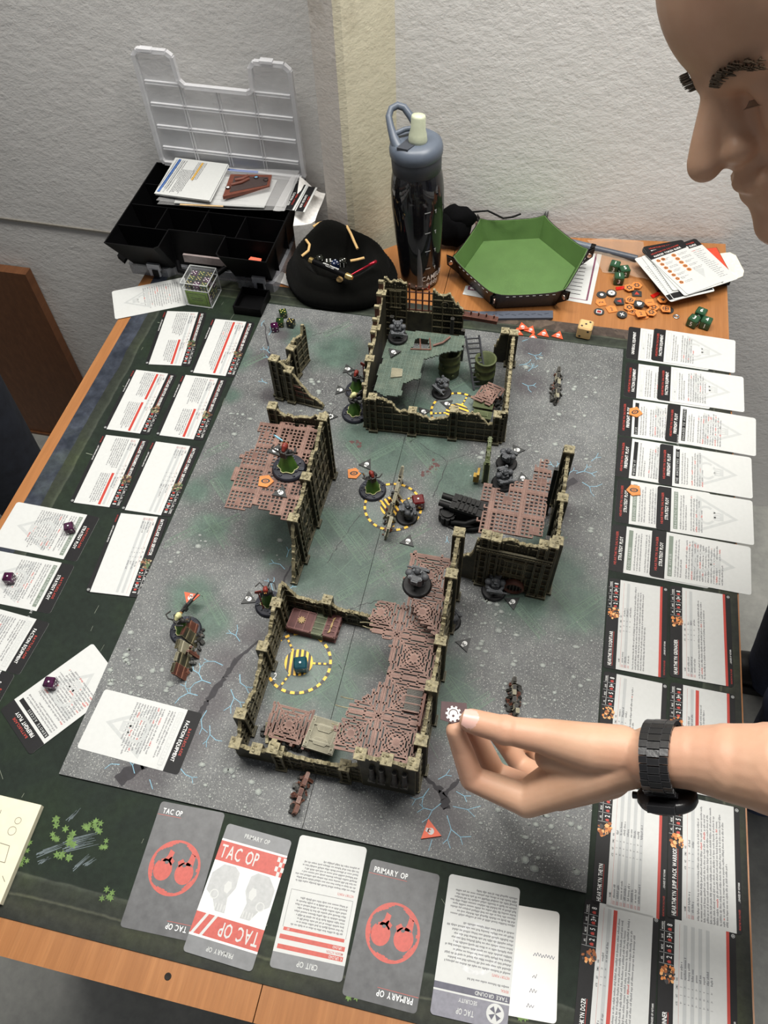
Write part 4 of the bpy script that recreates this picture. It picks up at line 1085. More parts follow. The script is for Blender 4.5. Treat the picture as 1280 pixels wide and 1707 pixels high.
def rubble(root, c, r, n, seed, mats, name='rubble', z=ZB, s=(.002, .006), hmax=.01):
    rn = random.Random(seed); m = MB()
    for i in range(n):
        a = rn.random() * 2 * PI; q = math.sqrt(rn.random()); q_ = rn.uniform(*s)
        h = (1 - q) * hmax
        m.k = rn.randrange(len(mats))
        R = Matrix.Rotation(rn.random() * 3, 4, Vector((rn.random(), rn.random(), 1)))
        m.box((0, 0, 0), (q_, q_ * rn.uniform(.5, 1), q_ * rn.uniform(.4, .9)), Matrix.Translation((c[0] + r[0] * q * math.cos(a), c[1] + r[1] * q * math.sin(a), z + q_ * .45 + h * rn.random())) @ R, taper=rn.uniform(.5, .9))
    return m.build(name, mats, root, kind='stuff')
ROCKS = [plain('rock_dark', (.030, .030, .028), .8, var=.4), plain('rock_grey', (.08, .08, .075), .8, var=.4), RUSTD]

# --- south ruin (building around the striped marker)
tb = thing('ruined_building', 'largest ruin, an open rectangle with long slotted rust red floor, left of the hand', 'terrain', (.28, .15, ZB))
FS = .076
ruin_wall(tb, (.3785, .060), (.3785, .300), [(0, .098), (.06, .090), (.12, .092), (.16, .082), (.3, .080), (.33, .094), (.40, .090), (.44, .084), (.56, .092), (.6, .104), (.64, .120), (.70, .122), (.86, .132), (.93, .142), (1, .140)], 1, sides=(-1, 1), butt=(.10, .33, .55, .80, .985), rail=.018)
ruin_wall(tb, (.322, .058), (.3785, .058), [(0, .096), (.2, .090), (.5, .095), (.8, .090), (1, .100)], 2, sides=(-1,), butt=(.04, .5, .95), circ=((.27, .0105, .018), (.73, .0105, .018)), rail=.03)
m = MB()   # hanging lanterns on the near face
for s in (.335, .345, .358, .368):
    m.cyl((s, .0535, .055), .0028, .022, 8); m.cyl((s, .0535, .046), .0042, .010, 8, r2=.0028); m.box((s, .0520, .044), (.0075, .006, .004))
m.build('hanging_lamps', [RUINB, RUINP], tb, kind='stuff')
ruin_wall(tb, (.232, .060), (.322, .062), [(0, .040), (.2, .034), (.5, .030), (.8, .034), (1, .050)], 3, sides=(-1, 1), butt=(.02, .80), circ=((.32, .012, .016), (.70, .010, .014)))
ruin_wall(tb, (.184, .060), (.232, .060), [(0, .038), (.3, .030), (.7, .032), (1, .050)], 4, sides=(-1,), butt=(.06, .52, .96), circ=((.3, .006, .014), (.74, .006, .014)))
ruin_wall(tb, (.186, .240), (.186, .062), [(0, .062), (.10, .050), (.16, .060), (.30, .040), (.40, .052), (.55, .036), (.66, .030), (.74, .040), (.86, .050), (.93, .034), (1, .030)], 5, sides=(1, -1), butt=(.12, .42, .86))
ruin_wall(tb, (.186, .242), (.312, .238), [(0, .062), (.06, .050), (.12, .034), (.3, .030), (.42, .040), (.5, .026), (.8, .024), (1, .030)], 6, sides=(1, -1), butt=(.42,), circ=((.22, .007, .014), (.66, .011, .013)))
fp = [(.3765, .0600), (.3765, .215), (.3765, .290), (.336, .292), (.334, .262), (.321, .246), (.302, .236), (.296, .214), (.303, .196), (.327, .190), (.331, .150), (.318, .128), (.300, .114), (.297, .098), (.290, .084), (.296, .066), (.322, .060)]
chevron_grating(tb, [p for p in fp if p[1] < .2365] + [(.302, .2355)] and [(.3765, .0600), (.3765, .235), (.302, .236), (.296, .214), (.303, .196), (.327, .190), (.331, .150), (.318, .128), (.300, .114), (.297, .098), (.290, .084), (.296, .066), (.322, .060)], FS, seed=2, ox=.3765 - .046 * 3, oy=.0600)
chevron_grating(tb, [(.3765, .196), (.3765, .294), (.330, .296), (.326, .262), (.338, .230), (.352, .212)], FS + .014, seed=5, ox=.3765 - .046 * 3, oy=.2000, name='upper_grating')
m = MB(); rn = random.Random(3)
for x, y, a in ((.294, .118, 3.0), (.291, .108, 3.0), (.293, .083, 3.2), (.292, .088, 2.9), (.296, .212, 2.8), (.294, .206, 3.3), (.298, .200, 2.9)):
    m.tube([(x + .008, y, FS), (x, y, FS - .0003), (x - .006, y + math.sin(a) * .006, FS - .001)], .0006, 6)
m.build('bent_rebar', [RUINP], tb, kind='stuff')
m = MB(); m.box((.362, .128, FS + .002), (.016, .024, .003))
for q in range(14): m.box((.362, .1175 + q * .0016, FS + .0037), (.014, .0005, .0008))
m.k = 1
for q in range(4): m.box((.362, .116 + q * .008, FS + .0038), (.017, .0012, .0014))
m.build('vent_panel', [RUINB, RUST], tb)
m = MB(); m.box((.3735, .115, FS + .010), (.0022, .034, .016))
for q in range(7): m.box((.3720, .101 + q * .0046, FS + .012), (.0022, .0018, .005))
m.build('pipe_rack', [RUSTD, RUST], tb)
for a_, b_ in (((.334, .075, 0), (.334, .075, 1)), ((.336, .150, 0), (0, 0, 0)), ((.345, .225, 0), (0, 0, 0))):
    m = MB(); m.box((a_[0] + .03, a_[1], FS / 2), (.004, .004, FS - .004)); m.build('floor_support', [RUINB], tb)

# --- rubble heap with a slotted plate and a pale door slab inside the south ruin
th_ = thing('scatter_heap', 'rubble heap with slotted red plate and pale door slab in the near corner', 'terrain', (.232, .085, ZB))
rubble(th_, (.240, .089), (.040, .013), 220, 8, ROCKS, hmax=.016)
gp = chevron_grating(None, [(-.023, -.016), (.023, -.019), (.023, .019), (-.023, .019)], 0, S=.046, seed=7, ox=-.023, oy=-.023, build=False, T=Matrix.Translation((.232, .097, .020)) @ Matrix.Rotation(-.05, 4, 'Z') @ Matrix.Rotation(.12, 4, 'X'))
gp.build('slotted_plate', [RUST], th_)
m = MB(Matrix.Translation((.270, .0935, .017)) @ Matrix.Rotation(-.08, 4, 'Z') @ Matrix.Rotation(.05, 4, 'Y'))
m.box((0, 0, 0), (.034, .036, .005))
for e in (-1, 1):
    m.box((e * .014, 0, .003), (.004, .034, .003)); m.box((0, e * .009, .003), (.024, .0016, .003))
for y in (-.008, .007): m.prism([(-.009, y), (-.006, y + .004), (.006, y + .004), (.009, y), (.006, y - .004), (-.006, y - .004)], .0025, .0040)
for x in (-.014, .014):
    for y in (-.013, 0, .013): m.ball((x, y, .0045), .0013, 6, 4)
m.build('door_slab', [BONE], th_)
m = MB(); m.bar((.205, .098, .008), (.213, .074, .014), .0035, .002); m.bar((.221, .086, .014), (.221, .073, .020), .006, .003); m.build('broken_beam', [RUINP], th_)

# --- west ruin
tc = thing('ruined_building', 'ruin on the left with square grid rust red floor and one tall olive wall', 'terrain', (.15, .39, ZB))
ruin_wall(tc, (.184, .274), (.187, .458), [(0, .004), (.06, .030), (.12, .060), (.17, .086), (.24, .098), (.30, .092), (.36, .088), (.42, .094), (.55, .102), (.66, .108), (.72, .100), (.80, .112), (.9, .118), (1, .114)], 21, sides=(-1, 1), butt=(.20, .50, .93), circ=((.35, .014, .055), (.36, .010, .022)), rail=.022)
ruin_wall(tc, (.115, .456), (.187, .458), [(0, .114), (.12, .106), (.25, .098), (.6, .098), (.8, .104), (1, .114)], 22, sides=(1, -1), butt=(.04,))
fc = [(at(px, py, .09).x, at(px, py, .09).y) for px, py in ((506, 860), (478, 866), (448, 852), (420, 842), (400, 850), (376, 846), (380, 832), (390, 805), (384, 798), (403, 770), (402, 762), (427, 742), (436, 728), (430, 712), (444, 703), (462, 706), (530, 714))]
fc = [(min(p[0], .184), min(p[1], .454)) for p in fc]
square_grating(tc, fc, .090, ang=.02, seed=4, off=(3, 2))
for x, y in ((.177, .44), (.128, .447), (.176, .33)):
    m = MB(); m.box((x, y, .0449), (.005, .005, .086)); m.build('floor_support', [RUINB], tc)
# --- east ruin
te = thing('ruined_building', 'ruin on the right with square grid red floor and arched front with round drain', 'terrain', (.44, .38, ZB))
ruin_wall(te, (.398, .3260), (.4845, .3215), [(0, .090), (.08, .100), (.3, .098), (.4, .104), (.6, .098), (.8, .102), (1, .112)], 31, sides=(-1, 1), butt=(.10, .24, .84, .96), arch=((.54, .024, .036, .062), (.54, .030, .004, .030)), rail=.016)
ruin_wall(te, (.377, .3290), (.398, .3260), [(0, .010), (.15, .044), (.5, .050), (.8, .056), (1, .092)], 33, sides=(-1,), butt=())
ruin_wall(te, (.4845, .3215), (.4860, .462), [(0, .112), (.1, .104), (.3, .106), (.5, .102), (.7, .108), (.9, .104), (1, .112)], 32, sides=(-1, 1), butt=(.04, .5, .97), rail=.022)
m = MB(); M_ = Matrix.Translation((.4475, .3195, .014)) @ Matrix.Rotation(PI / 2, 4, 'X')
m.lathe([(.0125, -.001), (.0125, .005), (.0100, .006), (.0095, .002)], 20, M_); m.k = 1
for q in range(5): m.bar((.4395 + q * .004, .3165, .005), (.4395 + q * .004, .3165, .023), .0010)
m.k = 2; m.poly([(.4475 + .0098 * math.cos(i * .4), .3180, .014 + .0098 * math.sin(i * .4)) for i in range(16)])
m.build('round_drain', [RUSTD, RUINB, PRINTB], te)
m = MB()
for q in range(26): m.lathe([(.0011, 0), (.0018, .0004), (.0011, .0008)], 6, Matrix.Translation((.400 + q * .0032, .3178 - q * .00017, .083)) @ Matrix.Rotation(PI / 2, 4, 'X'))
m.bar((.398, .3190, .0795), (.484, .3145, .0795), .002); m.bar((.398, .3190, .0865), (.484, .3145, .0865), .002)
m.build('chain_frieze', [RUIN], te, kind='stuff')
fe = [(at(px, py, .100).x, at(px, py, .100).y) for px, py in ((797, 888), (800, 862), (813, 852), (803, 846), (812, 838), (798, 828), (806, 808), (815, 806), (826, 815), (846, 822), (858, 807), (872, 802), (892, 800), (896, 786), (888, 778), (900, 770), (916, 764), (912, 830), (904, 896))]
fe = [(min(p[0], .483), max(p[1], .328)) for p in fe]
square_grating(te, fe, .100, ang=-.02, seed=6, off=(5, 0))
for x, y in ((.405, .335), (.475, .44), (.475, .34)):
    m = MB(); m.box((x, y, .0495), (.005, .005, .094)); m.build('floor_support', [RUINB], te)

# --- north ruin
tn = thing('ruined_building', 'ruin at the back of the board with green chequer plate floor and ladder', 'terrain', (.30, .62, ZB))
RN = lambda u, v: (.2145 + u * math.cos(.055) - v * math.sin(.055), .538 + u * math.sin(.055) + v * math.cos(.055))
ruin_wall(tn, RN(0, 0), RN(.190, 0), [(0, .060), (.10, .064), (.18, .058), (.24, .042), (.34, .044), (.42, .036), (.5, .032), (.60, .040), (.63, .054), (.82, .050), (.88, .034), (.93, .036), (.95, .058), (1, .060)], 41, sides=(-1, 1), butt=(.06, .345, .64, .945))
ruin_wall(tn, RN(.190, 0), RN(.190, .155), [(0, .060), (.3, .056), (.6, .056), (.85, .060), (1, .062)], 42, sides=(-1, 1), butt=(.96,))
ruin_wall(tn, RN(.165, .155), RN(.190, .155), [(0, .030), (.3, .056), (1, .062)], 47, sides=(-1,), butt=(.5,))
ruin_wall(tn, RN(0, .178), RN(0, 0), [(0, .112), (.12, .106), (.25, .094), (.5, .088), (.75, .082), (.9, .074), (1, .060)], 43, sides=(1,), butt=(.12, .42, .72), rail=.016)
for q in range(9):
    u = MB(); a_ = RN(-.002, .015 + q * .0185); u.box((a_[0], a_[1], .045 + .0035 * q), (.006, .0034, .050 + .006 * q)); u.k = 1; u.box((a_[0], a_[1], .072 + .0065 * q), (.007, .0042, .004)); u.build('rib', [RUSTD, RUINP], tn)
ruin_wall(tn, RN(0, .178), RN(.032, .178), [(0, .118), (.3, .112), (.7, .114), (1, .112)], 44, sides=(1, -1), arch=((.5, .014, .068, .098),))
m = MB(); aa = []
for q in range(4):
    p_ = RN(.036 + q * .0095, .178); m.bar((*p_, .060), (*p_, .112 - q * .003), .0022)
for z_ in (.066, .084, .098): m.bar((*RN(.032, .178), z_), (*RN(.072, .178), z_), .0016)
m.build('window_grille', [RUSTD], tn)
ruin_wall(tn, RN(.070, .178), RN(.115, .178), [(0, .104), (.2, .096), (.5, .098), (.7, .084), (1, .070)], 45, sides=(-1, 1), circ=((.4, .006, .080),))
m = MB(); a_, b_ = RN(.115, .178), RN(.165, .170)
m.bar((*a_, .064), (*b_, .066), .010, .006)
for q in range(5): m.box((a_[0] + (b_[0] - a_[0]) * q / 4.5, a_[1] + (b_[1] - a_[1]) * q / 4.5, .071), (.0022, .0022, .007))
m.build('broken_beam', [RUSTD], tn)
ruin_wall(tn, RN(.032, .178), RN(.115, .178), [(0, .062), (1, .062)], 46, sides=(-1,), jag=.0004)
# green floor: chequer plates with a hole
gz = .0645
gpoly = [(at(px, py, gz).x, at(px, py, gz).y) for px, py in ((622, 650), (640, 660), (668, 659), (672, 640), (688, 632), (704, 630), (700, 618), (706, 600), (722, 594), (738, 588), (770, 584), (774, 561), (690, 552), (650, 552))]
hole = [(at(px, py, gz).x, at(px, py, gz).y) for px, py in ((686, 580), (716, 581), (714, 566), (694, 564))]
m = MB(); S = .0024; xs = [p[0] for p in gpoly]; ys = [p[1] for p in gpoly]; rn = random.Random(5)
gj = jagged(gpoly, rn, .0010, .006)
i0 = int((max(xs) - min(xs)) / S) + 1; j0 = int((max(ys) - min(ys)) / S) + 1
for i in range(i0):
    for j in range(j0):
        x, y = min(xs) + (i + .5) * S, min(ys) + (j + .5) * S
        if inside((x, y), gj) and not inside((x, y), hole):
            m.box((x, y, gz - .001), (S, S, .002)); m.box((x, y, gz + .0003), (S * .6, S * .22, .0008), rz=.8 if (i + j) % 2 else -.8)
m.build('chequer_floor', [GPLATE], tn, kind='stuff')
m = MB(); q = [at(px, py, gz + .001) for px, py in ((651, 630), (670, 628), (671, 616), (653, 614))]
m.prism([(p.x, p.y) for p in q], gz, gz + .0022); m.build('cover_plate', [BONE], tn)
m = MB()
for a, b in (((684, 582), (718, 583)), ((718, 583), (716, 564)), ((701, 582), (700, 565))): m.bar(at(*a, gz + .001), at(*b, gz + .001), .0016)
m.build('hatch_frame', [RUSTD], tn)
m = MB(); m.tube([at(722, 576, gz + .002), at(738, 571, gz + .004), at(750, 562, gz + .002)], .0016, 7); m.build('lever', [RUST], tn)
for a_ in ((.012, .012), (.012, .165), (.10, .172), (.118, .150)):
    m = MB(); p_ = RN(*a_); m.box((*p_, .032), (.005, .005, .058)); m.build('floor_support', [RUINB], tn)
# ladder, two barrels and scatter
A_, B_ = at(790, 650, ZB + .001), at(776, 560, .064); A2, B2 = A_ + Vector((.018, .006, 0)), B_ + Vector((.0185, .003, .002))
m = MB(); m.bar(A_, B_, .0024); m.bar(A2, B2, .0024)
tl = thing('ladder', 'dark grey ladder leaning on the green plate floor of the back ruin', 'ladder', (A_ + A2) / 2)
m.build('rail', [plain('ladder_grey', (.045, .048, .055), .5)], tl, kind='stuff')
for q in range(11):
    m = MB(); m.bar(A_.lerp(B_, (q + .6) / 11.2), A2.lerp(B2, (q + .6) / 11.2), .0017); m.build('rung', [MATS['ladder_grey']], tl)
def barrel(label, px, py, r, h):
    c_ = at(px, py, ZB); t_ = thing('barrel', label, 'barrel', (c_.x, c_.y, ZB + .0002))
    m = MB(Matrix.Translation((c_.x, c_.y, ZB + .0002)))
    m.lathe([(0, 0), (r * .95, 0), (r, .001), (r, h * .30), (r * 1.05, h * .32), (r * 1.05, h * .36), (r, h * .38), (r, h * .64), (r * 1.05, h * .66), (r * 1.05, h * .70), (r, h * .72), (r, h * .94), (r * 1.07, h * .95), (r * 1.07, h), (r * .90, h), (r * .88, h * .4), (0, h * .4)], 24)
    m.build('shell', [OLIVE], t_)
    for k in range(6):
        a = k * 1.047; m = MB(Matrix.Translation((c_.x + r * math.cos(a), c_.y + r * math.sin(a), ZB + h * (.18 if k % 2 else .52))) @ Matrix.Rotation(a, 4, 'Z') @ Matrix.Rotation(PI / 2, 4, 'Y'))
        m.lathe([(.0022, 0), (.0028, .0006), (.0016, .001), (0, .001)], 10); m.build('cap', [OLIVE], t_)
barrel('open olive green barrel between the ladder and the right wall of the back ruin', 806, 634, .0145, .044)
barrel('olive green barrel under the green floor left of the ladder', 748, 622, .0150, .044)
th2 = thing('scatter_heap', 'rubble with a slotted red plate in the right corner of the back ruin', 'terrain', (.385, .59, ZB))
c_ = at(818, 672, ZB); rubble(th2, (c_.x - .002, c_.y - .004), (.020, .022), 120, 9, ROCKS, hmax=.010)
gp = chevron_grating(None, [(-.016, -.017), (.016, -.017), (.018, .018), (-.004, .019), (-.013, .008)], 0, S=.046, seed=7, ox=-.023, oy=-.023, build=False, T=Matrix.Translation((c_.x - .006, c_.y + .003, .017)) @ Matrix.Rotation(-.35, 4, 'Z') @ Matrix.Rotation(.1, 4, 'X'))
gp.build('slotted_plate', [RUST], th2)
m = MB(Matrix.Translation((c_.x - .010, c_.y - .024, .011)) @ Matrix.Rotation(-.05, 4, 'Z')); m.box((0, .008, 0), (.028, .011, .003)); m.box((.002, -.008, -.001), (.026, .014, .003)); m.box((.002, -.008, .0012), (.015, .008, .002)); m.build('broken_plate', [OLIVE], th2)

# --- small corner ruin at the upper left
ts = thing('ruined_wall_corner', 'small V shaped ruined corner wall behind the left building', 'terrain', (.09, .60, ZB))
ruin_wall(ts, (.077, .572), (.146, .562), [(0, .076), (.2, .070), (.32, .060), (.42, .052), (.6, .034), (.75, .018), (.9, .012), (1, .004)], 51, sides=(-1, 1), butt=(.05, .33), arch=((.17, .012, .008, .05),))
ruin_wall(ts, (.078, .572), (.098, .652), [(0, .074), (.2, .056), (.4, .040), (.5, .046), (.62, .066), (.8, .060), (.92, .056), (.94, .072), (1, .070)], 52, sides=(-1, 1), butt=(.02, .55), mats=[RUIN, RUINP])
m = MB()
for q in range(5): m.bar((.104 + q * .005, .5655, .012), (.099 + q * .005, .5665, .050 - q * .006), .0012, .0012)
for q in range(3): m.bar((.100, .5655, .018 + q * .010), (.132 - q * .008, .5625, .016 + q * .010), .0012)
m.build('bent_mesh', [RUSTD], ts, kind='stuff')

# --- barricades
def barricade(label, a, b, h, seed, mats, lean=.25, name='barricade', planks=5, cat='terrain'):
    rn = random.Random(seed); A = at(*a, ZB); B = at(*b, ZB); d = (B - A); L = d.length; d.normalize(); nrm = Vector((-d.y, d.x, 0))
    t_ = thing(name, label, cat, (A + B) / 2)
    rubble(t_, ((A.x + B.x) / 2, (A.y + B.y) / 2), (max(.007, abs(d.x) * L / 2), max(.007, abs(d.y) * L / 2)), 60, seed, ROCKS, hmax=.005)
    for k in range(planks):
        s0 = k / planks; s1 = (k + 1) / planks; c = A.lerp(B, (s0 + s1) / 2); hh = h * rn.uniform(.75, 1.1)
        m = MB(); P = c + nrm * rn.uniform(-.002, .002)
        M = Matrix((d, nrm, Vector((0, 0, 1)))).transposed().to_4x4(); M.translation = P
        M = M @ Matrix.Rotation(lean + rn.uniform(-.08, .08), 4, 'X') @ Matrix.Rotation(rn.uniform(-.12, .12), 4, 'Y')
        m.k = 0; w_ = L / planks
        m.prism([(-w_ / 2, 0), (w_ / 2, 0), (w_ / 2, hh * rn.uniform(.85, 1)), (w_ * .1, hh), (-w_ / 2, hh * rn.uniform(.8, 1))], -.0014, .0014, M @ Matrix.Rotation(PI / 2, 4, 'X'))
        for z_ in (.3, .7): m.box((0, 0, hh * z_), (w_, .0044, .0018), M)
        m.k = 1; m.box((0, 0, hh * .98), (w_ * .8, .0040, .0016), M)
        m.build('plate', [mats[k % len(mats)], mats[(k + 1) % len(mats)]], t_)
    m = MB()
    for k in range(4):
        c = A.lerp(B, rn.uniform(.1, .9)); s = rn.choice((-1, 1)); m.bar(c + nrm * s * .008 + Vector((0, 0, .001)), c + Vector((0, 0, h * rn.uniform(.5, .8))), .0026, .0022)
    m.build('strut', [mats[0]], t_, kind='stuff')
    return t_
barricade('olive and rust barricade with rubble at the left, red tips, near the orange marker', (308, 1135), (336, 1045), .026, 61, [RUSTD, RUIN, BONE, RUIN], lean=-.5)
barricade('tall bone coloured barricade crossing the central striped marker', (640, 900), (668, 800), .030, 62, [BONE, BONE, RUIN], lean=.1)
barricade('short rust brown barricade on the near edge below the large ruin', (487, 1358), (513, 1290), .016, 63, [RUSTD, RUSTD, RUST], lean=.25)
barricade('thin dark wreckage strip standing alone at the far right of the board', (926, 676), (928, 622), .016, 64, [RUINB, BONE, RUINB], planks=6, lean=.1)
barricade('thin dark wreckage strip just behind the fingers', (856, 1196), (856, 1138), .015, 65, [RUINB, BONE, RUINB], planks=6, lean=.1)

# --- three crates
def crate(label, px, py, sx, sy, sz, rz, mats, slats, emb):
    c_ = at(px, py, ZB + sz); t_ = thing('crate', label, 'crate', (c_.x, c_.y, ZB + .0002), rz)
    T = Matrix.Translation((c_.x, c_.y, ZB + .0002)) @ Matrix.Rotation(rz, 4, 'Z')
    m = MB(T); m.box((0, 0, sz / 2), (sx, sy, sz * .96)); m.box((0, 0, sz * .72), (sx + .0012, sy + .0012, .0012)); m.box((0, 0, sz * .08), (sx + .0012, sy + .0012, .002)); m.build('body', [mats[0]], t_)
    m = MB(T); m.box((0, 0, sz * .9), (sx + .001, sy + .001, sz * .14))
    z_ = sz * .97 + .0004
    for e in (-1, 1): m.box((e * (sx / 2 - .0006), 0, z_), (.0014, sy, .0014)); m.box((0, e * (sy / 2 - .0006), z_), (sx, .0014, .0014))
    for k in range(1, slats):
        if sx > sy: m.box((-sx / 2 + sx * k / slats, 0, z_), (.0011, sy, .0013))
        else: m.box((0, -sy / 2 + sy * k / slats, z_), (sx, .0014, .0013))
    for k in range(slats):
        for e in (-1, 1): m.box((e * sx / 2, -sy / 2 + sy * (k + .5) / slats, sz * .5), (.0016, .003, sz * .5))
    m.build('lid', [mats[1]], t_)
    if emb:
        m = MB(T); m.k = 0
        if emb == 'cog':
            m.cyl((0, 0, z_), .0034, .0012, 12)
            for q in range(10): m.box((.0040 * math.cos(q * .628), .0040 * math.sin(q * .628), z_ + .0006), (.0014, .0011, .0011), rz=q * .628)
        else:
            for e in (-1, 1): m.prism([(0, -.001), (.001 * e, .0075 * e), (.0022 * e, .011 * e), (-.0008 * e, .009 * e)], z_ + .0004, z_ + .0012)
            m.box((0, 0, z_ + .0007), (.0022, .006, .0013))
        m.build('emblem', [plain('brass_paint', srgb(150, 122, 66), .45, var=.3, vs=300)], t_)
CR = edged('crate_red', (.070, .018, .016), (.36, .18, .16), base2=(.10, .028, .024))
CG_ = edged('crate_green', (.050, .062, .028), (.34, .38, .24), base2=(.08, .095, .045))
crate('dark red wide crate with brass cog in the large ruin', 503, 1034, .030, .026, .013, -.06, [CR, CR], 3, 'cog')
crate('narrow olive green crate between two dark red crates', 533, 1039, .0150, .030, .012, -.06, [CG_, CG_], 4, None)
crate('narrow dark red crate with brass winged emblem', 553, 1043, .0150, .029, .013, -.06, [CR, CR], 4, 'wing')

# --- black weapon turret half under the east ruin
c0 = at(770, 868, ZB); tw = thing('gun_turret', 'matt black multi barrelled gun turret half under the east ruin floor', 'turret', (c0.x, c0.y, ZB + .0002))
TB = edged('matt_black_plastic', (.006, .006, .006), (.055, .055, .055), base2=(.010, .010, .010), spec=.3)
m = MB(Matrix.Translation((c0.x, c0.y, ZB)))
m.prism([(-.026, .010), (-.022, -.012), (-.004, -.018), (.024, -.012), (.040, -.006), (.040, .024), (.020, .028), (-.010, .022)], 0, .003)
m.build('base', [TB], tw)
m = MB(Matrix.Translation((c0.x, c0.y, ZB)))
for k in range(9): m.cyl((-.019 + .0085 * math.cos(k * .7), -.002 + .0085 * math.sin(k * .7), .003), .0032, .012, 8)
m.cyl((-.019, -.002, .002), .0085, .016, 18); m.build('track_wheel', [TB], tw)
m = MB(Matrix.Translation((c0.x, c0.y, ZB)) @ Matrix.Rotation(-.18, 4, 'Z'))
m.box((.004, .012, .024), (.042, .012, .010)); m.box((.004, .000, .024), (.042, .010, .009)); m.box((.006, .006, .018), (.034, .022, .010))
for y in (.012, .000):
    m.tube([(-.032, y, .024), (-.016, y, .024)], .0042, 12)
    for k in range(5): m.box((-.008 + k * .006, y, .0305 if y > .01 else .030), (.0036, .009, .003))
m.build('gun_block', [TB], tw)
m = MB(Matrix.Translation((c0.x, c0.y, ZB)))
m.tube([(-.012, -.010, .008), (.006, -.013, .014), (.020, -.008, .020)], .0030, 10); m.tube([(.0, -.016, .005), (.016, -.014, .006), (.030, -.008, .005)], .0026, 8); m.box((.024, .010, .008), (.020, .028, .012)); m.box((.030, .024, .004), (.022, .014, .006)); m.build('mount', [TB], tw)
# olive ruined post with yellow plate beside the east ruin
p0 = at(808, 806, ZB); tp = thing('ruined_post', 'short olive wall stub with a yellow plate behind the black turret', 'terrain', (p0.x, p0.y, ZB))
ruin_wall(tp, (p0.x, p0.y), (p0.x - .002, p0.y + .034), [(0, .044), (.4, .050), (1, .056)], 66, sides=(1, -1), mats=[OLIVE, OLIVE], jag=.001)
m = MB(); q = at(797, 792, .018); m.box((q.x, q.y, q.z), (.003, .012, .016)); m.box((q.x - .003, q.y, q.z - .006), (.006, .007, .012)); m.build('yellow_plate', [edged('yellow_paint', (.28, .17, .02), (.6, .45, .15))], tp)

# ------------------------------------------------------------------ miniatures
GREY = edged('grey_plastic', (.060, .064, .070), (.26, .28, .30), base2=(.085, .09, .098), rough=.5, rad=.0006)
MBASE = edged('mini_base_black', (.008, .008, .009), (.05, .05, .055), base2=(.014, .014, .015), rad=.0005)
def proto_squat():
    t_ = thing('miniature', 'x', 'miniature')
    m = MB(); m.lathe([(0, .0), (.0142, 0), (.0146, .0006), (.0135, .0030), (.0128, .0032), (0, .0032)], 28); m.build('base', [MBASE], t_)
    m = MB()
    for e in (-1, 1):
        m.caps((e * .0042, 0, .012), (e * .0050, -.0005, .0055), .0030, .0026, 8, 6)
        m.ball((e * .0052, -.0018, .0048), (.0032, .0046, .0022), 8, 5)
        m.ball((e * .0078, 0, .0205), (.0042, .0042, .0036), 10, 6)
        m.box((e * .0046, -.002, .0088), (.0042, .0034, .003))
    m.ball((0, 0, .0165), (.0072, .0058, .0068), 12, 8); m.ball((0, .0008, .0200), (.0066, .0050, .0040), 10, 6)
    m.box((0, -.0052, .0150), (.0060, .0020, .0040)); m.box((0, 0, .0118), (.0120, .0086, .0022))
    m.box((0, -.0050, .0195), (.0070, .0020, .0030))
    m.build('body', [GREY], t_)
    m = MB(); m.ball((0, -.0012, .0256), (.0036, .0038, .0038), 10, 7); m.box((0, -.0046, .0250), (.0034, .0016, .0030)); m.ball((0, -.0030, .0232), (.0026, .0024, .0026), 8, 5)
    for e in (-1, 1): m.box((e * .0034, -.0008, .0255), (.0012, .0022, .0026))
    m.build('head', [GREY], t_)
    m = MB(); m.box((0, .0060, .0190), (.0105, .0050, .0095)); m.box((0, .0080, .0205), (.0070, .0026, .0050))
    for e in (-1, 1): m.cyl((e * .0052, .0068, .0150), .0019, .0105, 10); m.cyl((e * .0052, .0068, .0255), .0012, .0012, 8)
    for k in range(3): m.box((0, .0095, .0185 + k * .002), (.0060, .0008, .0008))
    m.build('backpack', [GREY], t_)
    m = MB()
    m.caps((-.0080, 0, .0195), (-.0086, -.0040, .0150), .0026, .0023, 8, 6); m.caps((-.0086, -.0040, .0150), (-.0030, -.0085, .0150), .0023, .0020, 8, 6)
    m.caps((.0080, 0, .0195), (.0088, -.0030, .0150), .0026, .0023, 8, 6); m.caps((.0088, -.0030, .0150), (.0048, -.0080, .0140), .0023, .0020, 8, 6)
    m.ball((-.0026, -.0088, .0150), .0024, 8, 5); m.ball((.0046, -.0084, .0142), .0024, 8, 5)
    m.build('arms', [GREY], t_)
    m = MB(Matrix.Translation((.001, -.0098, .0150)) @ Matrix.Rotation(.15, 4, 'Y')); m.box((0, 0, 0), (.0150, .0032, .0044)); m.box((-.004, 0, -.0030), (.0022, .0024, .0034)); m.box((.003, 0, .0028), (.0060, .0022, .0016)); m.tube([(.0070, 0, .0004), (.0125, 0, .0004)], .0011, 8); m.box((-.0085, 0, -.0006), (.0036, .0026, .0040))
    m.build('gun', [GREY], t_)
    return t_
ROBE = edged('robe_green', srgb(58, 92, 34), srgb(170, 190, 110), base2=srgb(84, 124, 46), rad=.0005, amt=.6)
BRASS = plain('brass', srgb(170, 120, 62), .35, .6, var=.3, vs=700)
TRIM = plain('pale_cream_paint', srgb(206, 204, 150), .6)
BLUE = plain('blade_ice_blue', srgb(150, 205, 226), .35, var=.1)
DARKM = edged('dark_steel', (.018, .018, .02), (.28, .26, .22), base2=(.04, .038, .036), rad=.0005)
REDM = plain('mini_red_paint', srgb(124, 44, 34), .5, var=.3, vs=600)
